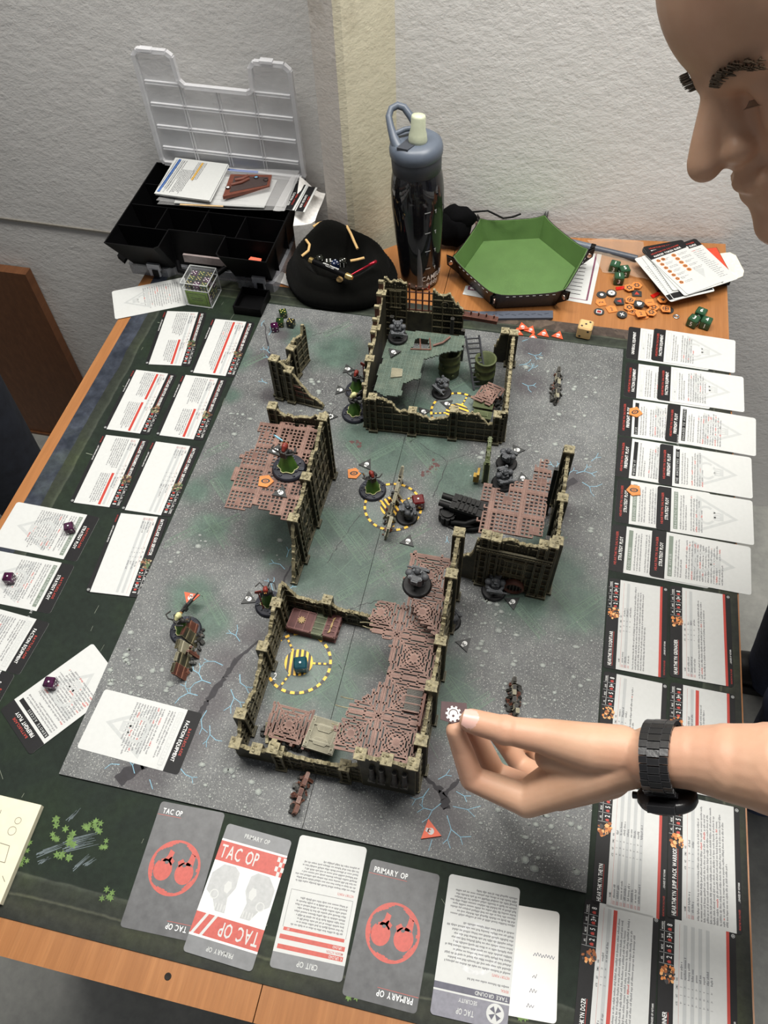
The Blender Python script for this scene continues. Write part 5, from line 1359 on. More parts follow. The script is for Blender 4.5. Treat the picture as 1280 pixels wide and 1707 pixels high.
def proto_robed(weapon):
    t_ = thing('miniature', 'x', 'miniature')
    MB = lambda: globals()['MB'](Matrix.Diagonal((1.12, 1.12, 1.35, 1)))
    m = MB(); m.lathe([(0, 0), (.0160, 0), (.0163, .0006), (.0150, .0032), (.0145, .0034), (0, .0034)], 28)
    rn = random.Random(2)
    for k in range(40):
        a = rn.random() * 6.28; q = .0135 * math.sqrt(rn.random()); m.box((q * math.cos(a), q * math.sin(a), .0040), (rn.uniform(.001, .004), rn.uniform(.001, .003), .0014), rz=a)
    m.build('base', [edged('base_blue_black', (.012, .013, .020), (.10, .11, .14), base2=(.03, .032, .045))], t_)
    m = MB(); n = 22; rings = ((.0088, .0042), (.0074, .009), (.0058, .014), (.0042, .019), (.0036, .022)); vs = []
    for j, (r, z) in enumerate(rings):
        for i in range(n):
            a = 2 * PI * i / n; rr = r * (1 + .14 * math.sin(a * 6 + j * .3) * (1 - j / 5)); vs.append((rr * math.cos(a), rr * .85 * math.sin(a) + (.0012 if j == 0 else 0), z))
    m.s = True; m.add(vs, [(j * n + i, j * n + (i + 1) % n, (j + 1) * n + (i + 1) % n, (j + 1) * n + i) for j in range(4) for i in range(n)]); m.s = False
    m.build('robe', [ROBE], t_)
    m = MB(); n2 = 22; m.tube([Vector((vs[i % n][0] * 1.02, vs[i % n][1] * 1.02, .0044)) for i in range(n + 1)], .0005, 5); m.build('robe_hem', [TRIM], t_)
    m = MB(); m.ball((0, 0, .0215), (.0044, .0036, .0040), 10, 6)
    for e in (-1, 1): m.ball((e * .0048, 0, .0232), (.0024, .0024, .0022), 8, 5); m.caps((e * .0050, 0, .0225), (e * .0070, -.004, .0185), .0015, .0012, 7, 5); m.caps((e * .0070, -.004, .0185), (e * .0060, -.0080, .0200), .0012, .0011, 7, 5)
    m.box((0, .0044, .0225), (.0062, .0036, .0062)); m.tube([(.002, .005, .025), (.005, .008, .029), (.010, .006, .029), (.011, .0, .026)], .0008, 6); m.tube([(-.002, .005, .025), (-.006, .009, .028), (-.011, .005, .027)], .0008, 6)
    m.build('torso', [DARKM], t_)
    m = MB(); m.ball((0, -.0008, .0275), (.0030, .0032, .0034), 10, 6); m.caps((0, .001, .0280), (0, .0032, .0262), .0026, .0020, 8, 5); m.build('hood', [TRIM if weapon == 'gun' else REDM], t_)
    m = MB(); m.ball((0, -.0026, .0268), (.0018, .0016, .0022), 8, 5)
    for e in (-1, 1): m.cyl((e * .0008, -.0044, .0268), .0005, .0012, 6, M=Matrix.Rotation(0, 4, 'X'))
    m.build('face_mask', [BRASS], t_)
    if weapon == 'blade':
        m = MB(); m.bar((.0060, -.0080, .0200), (.0075, -.0100, .0225), .0012); m.build('hilt', [BRASS], t_)
        m = MB(); m.prism([(-.0010, 0), (.0010, 0), (.0013, .008), (0, .0115), (-.0013, .008)], -.0004, .0004, Matrix.Translation((.0075, -.0100, .0225)) @ Matrix.Rotation(-1.0, 4, 'Z') @ Matrix.Rotation(.9, 4, 'X')); m.build('blade', [BLUE], t_)
    elif weapon == 'gun':
        m = MB(); m.bar((.0060, -.0060, .0190), (.0040, -.0230, .0230), .0022, .0034); m.tube([(.004, -.022, .023), (.003, -.031, .025)], .0009, 6); m.box((.0065, -.001, .0185), (.0022, .007, .0036), rz=.1); m.box((.005, -.013, .0185), (.002, .004, .005)); m.tube([(.0045, -.010, .0240), (.004, -.016, .0252)], .0010, 6); m.build('rifle', [DARKM], t_)
    else:
        m = MB(); m.tube([(-.0060, -.0080, .0060), (-.0062, -.0080, .0360)], .0007, 6); m.prism([(-.004, 0), (0, -.0012), (.004, .001), (.0030, .0040), (-.0030, .0030)], -.0004, .0004, Matrix.Translation((-.0062, -.008, .0345)) @ Matrix.Rotation(PI / 2, 4, 'X')); m.build('axe', [REDM], t_)
    return t_
PS = proto_squat(); PB = proto_robed('blade'); PGn = proto_robed('gun'); PA = proto_robed('axe')
index_kids()
MG_ = 'painted and unpainted tabletop miniatures'
used = set()
def put(proto, px, py, h, rz, label, s=1.0, rx=0):
    c_ = at(px, py, h); M = TR((c_.x, c_.y, h), rz, s, rx)
    if proto.name not in used:
        used.add(proto.name); proto.matrix_world = M; proto['label'] = label; proto['group'] = MG_; return proto
    return dup(proto, M, label, MG_)
GZ = .0658
put(PS, 663, 563, .0662, .2, 'grey armoured miniature standing on the green plate floor of the back ruin', 1.0)
put(PS, 736, 655, ZB + .0002, -.6, 'grey armoured miniature on the ground inside the back ruin', 1.0)
put(PS, 844, 773, ZB + .0002, 2.7, 'grey armoured miniature pointing its gun left, behind the east ruin', 1.0)
put(PS, 838, 806, ZB + .0002, .5, 'grey armoured miniature with raised weapon at the edge of the east ruin', 1.05)
put(PS, 678, 862, ZB + .0002, 1.9, 'grey armoured miniature right of the central bone coloured barricade', 1.0)
put(PS, 823, 985, ZB + .0002, .1, 'grey armoured miniature in front of the arched east ruin', 1.05)
put(PS, 748, 1036, ZB + .0002, 2.4, 'grey armoured miniature outside the right wall of the largest ruin', 1.0)
put(PS, 695, 976, .0912, 3.0, 'large grey miniature on the upper grating of the largest ruin', 1.12)
put(PB, 482, 782, .0915, 3.0, 'green robed miniature standing on the west ruin grating, its back turned', 1.15)
put(PB, 621, 818, ZB + .0002, -2.5, 'green robed miniature with blue blade left of the central barricade', 1.0)
put(PGn, 310, 1052, ZB + .0002, 2.75, 'green robed miniature with rifle behind the left barricade', 1.05)
put(PGn, 592, 690, ZB + .0002, 2.3, 'green robed miniature with long rifle at the left corner of the back ruin', 1.05)
put(PA, 596, 652, ZB + .0002, 2.9, 'dark miniature with a rifle against the left wall of the back ruin', 1.0)
put(PA, 450, 1008, ZB + .0002, .3, 'green robed miniature with red axe behind the corner of the largest ruin', 1.0)

# ------------------------------------------------------------------ tokens
def token(label, pts, px, py, h, rz, mats, cat='token', group=None, deco=None, rx=0, ry=0, th=.0016, name='token', size=1):
    c_ = at(px, py, h); T = TR((c_.x, c_.y, h), rz, size, rx, ry)
    t_ = thing(name, label, cat, group=group, M=T)
    m = MB(T); m.prism(pts, 0, th, side_k=0); m.build('disc' if len(pts) > 10 else 'plate', [mats[0]], t_)
    if deco:
        m = MB(T); deco(m, th); m.build('printed_symbol', mats[1:], t_)
    return t_
TRI = [(0, .0115), (-.0100, -.0058), (.0100, -.0058)]
def d_skull(m, th): skull(m, 0, -.0005, .0052, 0, 1, th + .00006)
def d_ring(m, th):
    m.lathe([(.0026, 0), (.0036, 0)], 12, Matrix.Translation((0, 0, th + .00006)))
    for k in range(8): m.box((.0042 * math.cos(k * .785), .0042 * math.sin(k * .785), th + .00005), (.0012, .0012, .00004), rz=k * .785)
TG = 'black skull markers on the board'
TBM = [TOKB, PRINTW, TOKB]
for px, py, h, rz, lab in ((580, 616, ZB, -1.6, 'black triangular skull marker left of the back ruin, upper of two'), (567, 651, ZB, -1.5, 'black triangular skull marker left of the back ruin, lower of two'), (656, 588, .0662, .9, 'black skull marker on the green plate floor'),
    (745, 674, ZB, 1.4, 'black skull marker on the ground inside the back ruin, right one'), (706, 687, ZB, .9, 'black skull marker inside the front wall of the back ruin, left one'), (862, 751, ZB, -1.4, 'black skull marker between the back ruin and the east ruin'),
    (611, 775, ZB, -.3, 'black skull marker beside the orange marker near the board centre'), (680, 903, ZB, -.1, 'black skull marker below the central striped marker'), (871, 798, ZB, .3, 'black skull marker half hidden by the east ruin grating'),
    (854, 1004, ZB, -.8, 'black skull marker in front of the east ruin by the miniature'), (415, 999, ZB, -1.8, 'black skull marker left of the corner of the largest ruin'), (774, 1074, ZB, -.6, 'black skull marker right of the largest ruin'),
    (459, 752, .0915, 1.9, 'black skull marker on the west ruin grating behind the orange marker'), (468, 822, .0915, -2.1, 'black skull marker on the near half of the west ruin grating')):
    token(lab, TRI, px, py, h + .0001, rz, TBM, group=TG, deco=d_skull, size=.95)
token('black triangular marker with a white ring, right behind the west ruin', TRI, 551, 695, ZB + .0001, -1.4, [TOKB, PRINTW], group=TG, deco=d_ring, size=.95)
ORM = [ORED, WHITE, ORED]
token('orange red skull marker behind the rifle miniature at the left', TRI, 318, 997, .020, 3.15, ORM, deco=d_skull)
token('orange red skull marker on the near edge of the board left of the hand', TRI, 717, 1386, ZB + .0001, -1.75, ORM, deco=d_skull, size=1.05)
for i, (px, py, rz, h) in enumerate(((871, 546, .3, .0004), (862, 555, 2.2, 0), (884, 551, -.25, .0002), (888, 564, .1, 0), (906, 557, -.1, 0), (930, 560, -.2, 0))):
    token(['orange red triangular token topmost of the pile by the beige die', 'orange red triangular token at the left end of the row', 'orange red triangular token second of the far row', 'orange red triangular token nearest the board', 'orange red triangular token second from the right end', 'orange red triangular token at the right end of the row'][i],
          TRI, px, py, ZM + .0002 + (.0018 if i == 0 else 0), rz, ORM, group='orange red tokens behind the board', deco=d_skull, size=.92)
PEN = [(0, .0105), (-.0095, .003), (-.0075, -.0085), (.0075, -.0085), (.0095, .003)]
def d_zero(m, th):
    for k in range(10):
        a, b = 2 * PI * k / 10, 2 * PI * (k + 1) / 10
        P = lambda t, r: (r * math.cos(t) * .72, r * math.sin(t) * 1.15)
        m.poly([P(a, .0030), P(a, .0052), P(b, .0052), P(b, .0030)], th + .00006)
    m.bar((0, -.002, th + .00008), (0, .002, th + .00008), .0014, .00004)
for px, py, h, rz, lab in ((443, 803, .0915, -1.4, 'orange zero marker on the west ruin grating'), (590, 790, ZB, -1.3, 'orange zero marker on the board near the central barricade'), (1058, 688, ZM + .0006, 2.2, 'orange zero marker on the third row firefight ploy card'), (1056, 818, ZM + .0006, 1.7, 'orange zero marker on the fifth row strategy ploy card')):
    token(lab, PEN, px, py, h + .0001, rz, [ORANGE, TOKB], group='orange zero markers', deco=d_zero, size=.95)
# loose counters behind the board
HEX = [(.0115 * math.cos(k * PI / 3), .0115 * math.sin(k * PI / 3)) for k in range(6)]
RND = [(.0105 * math.cos(k * PI / 12), .0105 * math.sin(k * PI / 12)) for k in range(24)]
SQ = [(-.009, -.009), (.009, -.009), (.010, .006), (0, .0105), (-.010, .006)]
def d_sym(kind):
    def f(m, th):
        z = th + .00006
        if kind == 'two': text(m, '2', 0, -.0045, .009, z, xs=.8, align='C')
        elif kind == 'one': text(m, '1', 0, -.0045, .009, z, xs=.8, align='C')
        elif kind == 'cross':
            for a in (0, 1.57): m.bar((-.005 * math.cos(a), -.005 * math.sin(a), z), (.005 * math.cos(a), .005 * math.sin(a), z), .0018, .00004)
            m.lathe([(.0048, 0), (.0062, 0)], 14, Matrix.Translation((0, 0, z)))
        elif kind == 'ring':
            m.lathe([(.0030, 0), (.0052, 0)], 16, Matrix.Translation((0, 0, z)))
            for k in range(6): m.box((.0062 * math.cos(k * 1.05), .0062 * math.sin(k * 1.05), z), (.0020, .0016, .00004), rz=k * 1.05)
        elif kind == 'tri': m.poly([(0, .0052), (-.0050, -.004), (.0050, -.004)], z)
        elif kind == 'dot': m.poly([(.0038 * math.cos(k * .6), .0038 * math.sin(k * .6)) for k in range(10)], z)
        elif kind == 'web':
            m.poly([(.0075 * math.cos(k * .6), .0075 * math.sin(k * .6)) for k in range(10)], z); m.k = 1
            for a in (0, .8, 1.6, 2.4): m.bar((-.007 * math.cos(a), -.007 * math.sin(a), z + .00004), (.007 * math.cos(a), .007 * math.sin(a), z + .00004), .0008, .00004)
        elif kind == 'shield': m.poly([(-.005, .005), (-.0045, -.001), (0, -.006), (.0045, -.001), (.005, .005)], z)
        elif kind == 'box': m.rect(-.0048, -.0055, .0048, .0055, z); m.k = 1; m.rect(-.0036, -.0043, .0036, .0043, z + .00004)
        elif kind == 'arrow': m.bar((-.004, -.003, z), (.004, .003, z), .0022, .00004); m.bar((-.004, .004, z), (.004, -.004, z), .0014, .00004)
    return f
CNT = [  # zoom px in the 4.571x view of (960,380)
    (405, 458, HEX, 'o', 'ring', 'orange hexagonal counter nearest the green dice', 2), (462, 440, HEX, 'o', 'ring', 'orange hexagonal counter touching the card box corner', 1), (195, 512, RND, 'b', 'dot', 'round black counter with white dot beside the printed sheet', 0), (270, 498, RND, 'b', 'web', 'round black counter with a white web', 1),
    (175, 642, RND, 'b', 'box', 'round black counter with red square nearest the beige die', 0), (350, 662, RND, 'b', 'arrow', 'round black counter with white running symbol at the near edge', 1), (462, 502, SQ, 'b', 'tri', 'black five sided counter with red arrow below the orange hexagon', 0), (328, 562, SQ, 'b', 'tri', 'black five sided counter with red arrow in the pile middle', 1),
    (480, 582, SQ, 'b', 'shield', 'black five sided counter with white shield', 3), (188, 572, SQ, 'o', 'two', 'orange counter between two round black ones at the left', 0), (270, 622, SQ, 'o', 'two', 'orange counter numbered 2, left of the running symbol counter', 0), (412, 552, SQ, 'o', 'cross', 'orange counter with crosshair behind the shield counter', 1),
    (405, 608, HEX, 'o', 'ring', 'orange counter with target rings below the crosshair one', 1), (560, 572, SQ, 'o', 'one', 'orange counter numbered 1', 3), (592, 604, HEX, 'o', 'ring', 'orange counter with cog right of the shield counter', 2), (492, 655, SQ, 'o', 'two', 'orange counter numbered 2 in front of the pile', 3), (572, 645, HEX, 'o', 'ring', 'orange counter with swirl in front of the cog one', 2),
    (658, 548, HEX, 'o', 'tri', 'orange counter with dark triangle below the card box', 2), (682, 618, SQ, 'o', 'cross', 'orange counter with crosshair at the right end of the pile', 2), (704, 628, RND, 'b', 'dot', 'round black counter mostly hidden at the right end', 0), (430, 640, SQ, 'o', 'cross', 'orange counter tucked under the pile front', 0), (515, 672, RND, 'o', 'ring', 'orange counter peeking out below the one numbered 2', 0)]
PRINTRR = plain('print_red_dark', srgb(150, 44, 36), .5)
for x, y, shp, k, sym, lab, lv in CNT:
    px, py = 960 + x / 4.571, 380 + y / 4.571
    red = sym in ('tri', 'box') and k == 'b'
    mats = [ORANGE if k == 'o' else TOKB] + ([TOKB, ORANGE] if k == 'o' else ([PRINTR if red and sym == 'tri' else PRINTW, PRINTRR if sym == 'box' else TOKB]))
    token(lab, shp, px, py, T1 + .0001 + lv * .0019, random.Random(x).uniform(-.6, .6) + (PI / 2 if x % 3 else 0), mats, group='loose counters behind the board', deco=d_sym(sym), size=.76 if shp is not SQ else .80)
REDC = plain('red_clear_plastic', srgb(190, 32, 24), .2, spec=.6)
for x, y, rz, lab in ((335, 462, .5, 'small red plastic counter left of the orange hexagon'), (600, 515, .9, 'small red plastic counter under the card box corner'), (700, 500, 0, 'dark red counter peeking out below the card box')):
    px, py = 960 + x / 4.571, 380 + y / 4.571
    token(lab, [(-.008, -.003), (.008, -.004), (.009, .002), (-.006, .004)], px, py, T1 + .0001, rz, [REDC], name='plastic_counter', group='red plastic counters')
c_ = at(1127, 528, T1); m = MB(Matrix.Translation((c_.x, c_.y, T1 + .0001))); m.lathe([(.0022, 0), (.0050, 0), (.0052, .0006), (.0046, .0012), (.0024, .0012), (.0022, 0)], 20)
tag(m.build('washer', [plain('steel', (.45, .45, .45), .3, .9)], None, (c_.x, c_.y, T1)), 'small steel washer on the wooden desk right of the counters', 'washer')

# ------------------------------------------------------------------ objective markers
CLR = clear('clear_acrylic', (.7, .75, .75), .07, .08)
YEL = plain('stripe_yellow', srgb(240, 190, 62), .5, var=.05)
STR = plain('stripe_black', srgb(46, 42, 44), .5)
def objective(label, px, py, num, rot, a_skip=()):
    c_ = at(px, py, ZB); T = TR((c_.x, c_.y, ZB + .0003), rot); R = .0385
    t_ = thing('objective_marker', label, 'marker', M=T)
    m = MB(T); m.cyl((0, 0, 0), R + .0006, .0006, 48); m.build('clear_disc', [CLR], t_)
    m = MB(T); z = .0007; n = 44
    for i in range(n):
        a, b = 2 * PI * i / n, 2 * PI * (i + 1) / n; m.k = i % 2
        m.poly([((R - .0032) * math.cos(a), (R - .0032) * math.sin(a)), (R * math.cos(a), R * math.sin(a)), (R * math.cos(b), R * math.sin(b)), ((R - .0032) * math.cos(b), (R - .0032) * math.sin(b))], z)
    m.build('striped_ring', [YEL, STR], t_)
    for q in range(3):
        m = MB(T @ Matrix.Rotation(q * 2.094, 4, 'Z'))
        for k in range(6): m.k = k % 2; x0 = .0165 + k * .0031; m.poly([(x0, -.0012), (x0 + .0031, -.0012), (x0 + .0031, .0012), (x0, .0012)], z + .0001)
        m.build('striped_spoke', [YEL, STR], t_)
    m = MB(T); m.k = 1; r = .0165; m.poly([(r * math.cos(2 * PI * i / 36), r * math.sin(2 * PI * i / 36)) for i in range(36)], z + .0001); m.k = 0
    w_ = .0030
    for i in range(-3, 3):
        x0 = i * 2 * w_ + w_ * .5; x1 = x0 + w_; pts = []
        xs_ = [max(-r + .0001, min(r - .0001, x0 + (x1 - x0) * k / 4)) for k in range(5)]
        if xs_[-1] - xs_[0] < .0008: continue
        pts = [(x, math.sqrt(r * r - x * x)) for x in xs_] + [(x, -math.sqrt(r * r - x * x)) for x in xs_[::-1]]
        m.poly(pts, z + .00016)
    m.build('striped_centre', [YEL, STR], t_)
    if num:
        m = MB(TR((c_.x, c_.y, ZB + .0003))); q = Matrix.Rotation(-rot, 4, 'Z'); text(m, num, -.024, -.026, .0085, z + .0003, xs=.7); m.build('number', [PRINTW], t_)
    return t_
objective('clear round marker with yellow black stripes and number 2 in the large ruin', 498, 1105, '2', .15)
objective('clear round marker with yellow black stripes under the central barricade', 655, 845, '', .75)
objective('clear round marker with yellow black stripes inside the back ruin', 762, 688, '', 1.3)

# ------------------------------------------------------------------ dice
def rcube(m, s, k, bev=.16):
    """cube with chamfered edges and corners"""
    h = s / 2; b = h * (1 - bev * 2 * .6)
    vs = []; idx = {}
    for ax in range(3):
        for sg in (-1, 1):
            for u, v in ((-1, -1), (1, -1), (1, 1), (-1, 1)):
                p = [0, 0, 0]; p[ax] = sg * h; p[(ax + 1) % 3] = u * b; p[(ax + 2) % 3] = v * b
                idx[(ax, sg, u, v)] = len(vs); vs.append(tuple(p))
    fs = []
    for ax in range(3):
        for sg in (-1, 1):
            f = [idx[(ax, sg, u, v)] for u, v in ((-1, -1), (1, -1), (1, 1), (-1, 1))]; fs.append(f if sg > 0 else f[::-1])
    bm_ = bmesh.new(); bv = [bm_.verts.new(v) for v in vs]; r = bmesh.ops.convex_hull(bm_, input=bv)
    bmesh.ops.recalc_face_normals(bm_, faces=bm_.faces); bm_.verts.index_update()
    m.k = k; m.add([tuple(v.co) for v in bm_.verts], [[v.index for v in f.verts] for f in bm_.faces]); bm_.free()
PIPS = {1: [(0, 0)], 2: [(-1, -1), (1, 1)], 3: [(-1, -1), (0, 0), (1, 1)], 4: [(-1, -1), (1, 1), (-1, 1), (1, -1)], 5: [(-1, -1), (1, 1), (-1, 1), (1, -1), (0, 0)], 6: [(-1, -1), (1, 1), (-1, 1), (1, -1), (-1, 0), (1, 0)]}
def die(label, px, py, h, s, rz, mat, pip, faces=(5, 4, 6, 1, 3, 2), group=None, digits=False, up3=None, rx=0):
    """faces: top, front, back, left, right, bottom"""
    p = up3 if up3 is not None else at(px, py, h + s); T = TR((p.x, p.y, (h + s / 2) if up3 is None else p.z), rz, 1, rx)
    t_ = thing('die', label, 'die', group=group, M=T)
    m = MB(T); rcube(m, s, 0); m.build('body', [mat], t_)
    m = MB(T)
    for fc_, R in zip(faces, (Matrix(), Matrix.Rotation(PI / 2, 4, 'X'), Matrix.Rotation(-PI / 2, 4, 'X') @ Matrix.Rotation(PI, 4, 'Z'), Matrix.Rotation(-PI / 2, 4, 'Y'), Matrix.Rotation(PI / 2, 4, 'Y'), Matrix.Rotation(PI, 4, 'X'))):
        if digits: text(m, str(fc_), 0, -s * .24, s * .48, s / 2 + .0001, M=R, xs=.85, align='C')
        else:
            for u, v in PIPS[fc_]: m.poly([(u * s * .25 + s * .085 * math.cos(k * .7854), v * s * .25 + s * .085 * math.sin(k * .7854)) for k in range(8)], s / 2 + .0001, R)
    m.build('digits' if digits else 'pips', [pip], t_)
    return t_
DG_ = plain('dice_green_pearl', srgb(34, 74, 48), .22, spec=.6, var=.3, vs=120)
DGB = plain('dice_green_black', srgb(30, 52, 22), .15, spec=.6, var=.8, vs=140)
DPB = plain('dice_purple_black', srgb(58, 16, 50), .15, spec=.6, var=.9, vs=110)
DBK = plain('dice_black', srgb(22, 24, 18), .15, spec=.6, var=.5)
DRD = plain('dice_red', srgb(150, 20, 28), .12, spec=.7)
DRC = plain('dice_dark_red_clear', srgb(92, 14, 18), .08, spec=.8, var=.3, vs=60)
DTC = plain('dice_teal_clear', srgb(18, 66, 76), .08, spec=.8, var=.4, vs=80)
DWD = plain('dice_wood', srgb(206, 172, 118), .45, var=.08, vs=60)
GOLDP = plain('pip_gold', srgb(206, 190, 110), .4); 
die('green and black die on top of the four dice at the far left board corner', 471, 518, ZB + .0002, .0115, .5, DGB, GOLDP, (5, 3, 4, 1, 2, 6), 'dice at the far left board corner')
die('green die second from the left at the far left board corner', 466, 533, ZB + .0002, .0115, .2, DGB, GOLDP, (1, 5, 4, 3, 2, 6), 'dice at the far left board corner')
die('black die with gold pips at the far left board corner', 484, 534, ZB + .0002, .0115, -.1, DBK, GOLDP, (5, 1, 4, 3, 2, 6), 'dice at the far left board corner')
die('purple die at the far left board corner', 457, 541, ZB + .0002, .0115, .4, DPB, PRINTW, (1, 4, 2, 3, 5, 6), 'dice at the far left board corner')
die('purple black die on the upper strategy ploy card', 113, 876, ZM + .0007, .0120, .5, DPB, PRINTW, (1, 2, 3, 4, 5, 6))
die('dark die on the strategy ploy card at the left picture edge', 12, 960, ZM + .0007, .0120, .2, DPB, PRINTW, (1, 2, 3, 4, 5, 6))
die('purple die on the askew firefight ploy card', 81, 1136, ZM + .0012, .0122, .1, DPB, PRINTW, (1, 2, 3, 4, 5, 6))
die('small bright red die standing in front of the water bottle', 711, 470, T1 + .0002, .0115, .05, DRD, PRINTW, (5, 4, 2, 3, 1, 6))
die('large pale wooden die with black pips at the back edge of the mat', 977, 540, ZM + .0002, .0215, -.12, DWD, PRINTD, (3, 2, 4, 1, 5, 6))
die('dark red translucent die on the central striped marker', 697, 831, ZB + .0012, .0150, .35, DRC, PRINTW, (1, 5, 4, 3, 2, 6))
die('teal translucent die on the striped marker in the large ruin', 500, 1104, ZB + .0012, .0150, .3, DTC, PRINTW, (1, 2, 3, 4, 5, 6))
for i, (x, y, rz, f) in enumerate(((1026, 438, -.2, (1, 3, 2, 4, 6, 5)), (1042, 446, .35, (5, 2, 3, 1, 4, 6)), (1033, 458, .1, (1, 3, 5, 2, 4, 6)), (1170, 517, -.4, (6, 2, 3, 5, 1, 4)), (1158, 529, -.5, (3, 5, 1, 6, 2, 4)), (1179, 532, -.3, (4, 1, 3, 5, 6, 2)))):
    die(('green numbered die by the clear bag, leftmost of its trio', 'green numbered die by the clear bag, rightmost of its trio', 'green numbered die by the clear bag, nearest of its trio', 'green numbered die at the right desk corner, farthest of its trio', 'green numbered die at the right desk corner, left one of its trio', 'green numbered die at the right desk corner, rightmost of its trio')[i],
        x, y, T1 + .0002, .0155, rz, DG_, PRINTW, f, 'green numbered dice on the desk', True)

# ------------------------------------------------------------------ organiser box
ox0, ox1, oy0, oy1 = -.2555, .0105, .762, .9865
RIM = .082
to = thing('organizer_box', 'black compartment organiser box with clear lid standing open against the left wall', 'box', (-.12, .88, T1))
m = MB(); zb = T1 + .0006
CLG = clear('clear_plastic_grey', srgb(150, 152, 158), .55, .2)
m.prism([(-.246, .796), (-.182, .796), (-.172, .806), (-.066, .806), (-.058, .792), (.002, .792), (.006, .800), (.006, .984), (-.250, .984), (-.250, .800)][::-1][::-1], zb, zb + .018)
m.build('base_tray', [CLG], to)
m = MB()
def ring(z, d, nd=0):   # outline with two front blocks and a recess for the handle
    return [(ox0 + d, oy0 + d * 1.6), (-.172 - d * .4, oy0 + d * 1.6), (-.166 - d * .4, oy0 + .006 + d * 1.6), (-.166, .812 + nd), (-.073, .812 + nd), (-.073 + d * .4, oy0 + .006 + d * 1.6), (-.067 + d * .4, oy0 + d * 1.6), (ox1 - d, oy0 + d * 1.6), (ox1 - d * .5, oy1 - .001), (ox0 + d * .5, oy1 - .001)]
n = 10; lo, hi = [((x + .008 if x < -.2 else x - .006 if x > -.02 else x), (y + .030 if y < .78 else y)) for x, y in ring(0, .006)], ring(0, 0)
vs = [(*p, zb + .016) for p in lo] + [(*p, RIM) for p in hi]
m.add(vs, [(i, (i + 1) % n, n + (i + 1) % n, n + i) for i in range(n)])
inn = [(x + (.0018 if x < -.12 else -.0018) * (1 if abs(x + .12) > .06 else -1), y + (.0018 if y < .9 else -.0018)) for x, y in hi]
m.add([(*p, RIM) for p in hi] + [(*p, RIM) for p in inn], [(i, (i + 1) % n, n + (i + 1) % n, n + i) for i in range(n)])
m.add([(*p, zb + .018) for p in lo] + [(*p, RIM) for p in inn], [(i, n + i, n + (i + 1) % n, (i + 1) % n) for i in range(n)])
m.add([(*p, zb + .030) for p in lo], [list(range(n))])
m.build('body', [BLACK], to)
for a, b in (((-.254, .812), (.009, .812)), ((-.252, .868), (.009, .868)), ((-.252, .925), (.009, .925)), ((-.190, .813), (-.190, .867)), ((-.121, .813), (-.121, .867)), ((-.056, .813), (-.056, .867)), ((-.121, .869), (-.121, .924)), ((-.121, .926), (-.121, .984))):
    m = MB(); m.bar((*a, (RIM + zb + .03) / 2 - .001), (*b, (RIM + zb + .03) / 2 - .001), .0014, RIM - zb - .031); m.build('divider', [BLACK], to)
for x in (-.200, -.020):
    lt = MB(); lt.box((x, .7905, .022), (.022, .004, .012)); lt.box((x, .7895, .012), (.018, .003, .014)); lb = lt.build('latch', [plain('latch_grey', srgb(150, 152, 158), .35)], to)
    lt = MB(); lt.box((x + .002, .7875, .012), (.010, .002, .012)); lt.build('latch_insert', [BLACK], lb)
m = MB(); m.tube([(-.160, .800, .030), (-.150, .782, .028), (-.12, .776, .028), (-.09, .782, .028), (-.078, .800, .030)], .0045, 8); m.build('handle', [BLACK], to)
m = MB(); m.box((-.115, .808, .034), (.072, .004, .014)); m.build('label_window', [plain('window_greyish', srgb(150, 138, 136), .3)], to)
m = MB(); m.prism([(-.258, .80), (-.275, .812), (-.276, .842), (-.258, .85)], .012, .018); m.build('side_latch', [BLACK], to)
# clear lid: plate with a recess for the handle, raised rim and dividers
LID = clear('clear_lid', srgb(226, 228, 232), .30, .18); LIDR = clear('clear_lid_ridge', srgb(236, 237, 240), .58, .18)
LT = Matrix.Translation((-.243, .988, RIM + .002)) @ Matrix.Rotation(.045, 4, 'X') @ Matrix.Rotation(PI / 2, 4, 'X') @ Matrix.Rotation(-.015, 4, 'Z')     # local x right, y up
LW, LH = .252, .190
ol = [(.004, 0), (LW - .004, 0), (LW, .006), (LW - .003, LH - .010), (LW - .012, LH - .002), (LW - .058, LH - .002), (LW - .065, LH - .010), (LW - .067, LH - .045), (LW - .076, LH - .050), (.074, LH - .050), (.066, LH - .042), (.064, LH - .006), (.056, LH), (.010, LH), (.002, LH - .008), (0, .006)]
m = MB(LT); m.prism(ol, -.0008, .0008); m.build('lid', [LID], to)
m = MB(LT)
for i in range(len(ol)): m.bar((*ol[i], .003), (*ol[(i + 1) % len(ol)], .003), .0062, .0075)
m.build('lid_rim', [LIDR], to)
for k, (a, b) in enumerate((((.008, .028), (LW - .008, .028)), ((.008, .066), (LW - .008, .066)), ((.008, .104), (LW - .008, .104)), ((.008, LH - .05), (.066, LH - .05)), ((LW - .066, LH - .05), (LW - .008, LH - .05)), ((.066, .008), (.066, LH - .05)), ((.126, .008), (.126, LH - .053)), ((LW - .066, .008), (LW - .066, LH - .05)))):
    m = MB(LT)
    d = Vector((*b, 0)) - Vector((*a, 0)); d.normalize(); q = Vector((-d.y, d.x, 0)) * .0022
    for s in (-1, 1): m.bar(Vector((*a, .002)) + q * s, Vector((*b, .002)) + q * s, .0011, .004)
    m.build('lid_divider', [LIDR], to)
for x in (.012, LW - .050):
    m = MB(LT); m.box((x + .012, LH + .0015, .003), (.020, .004, .010)); m.build('lid_catch', [LIDR], to)
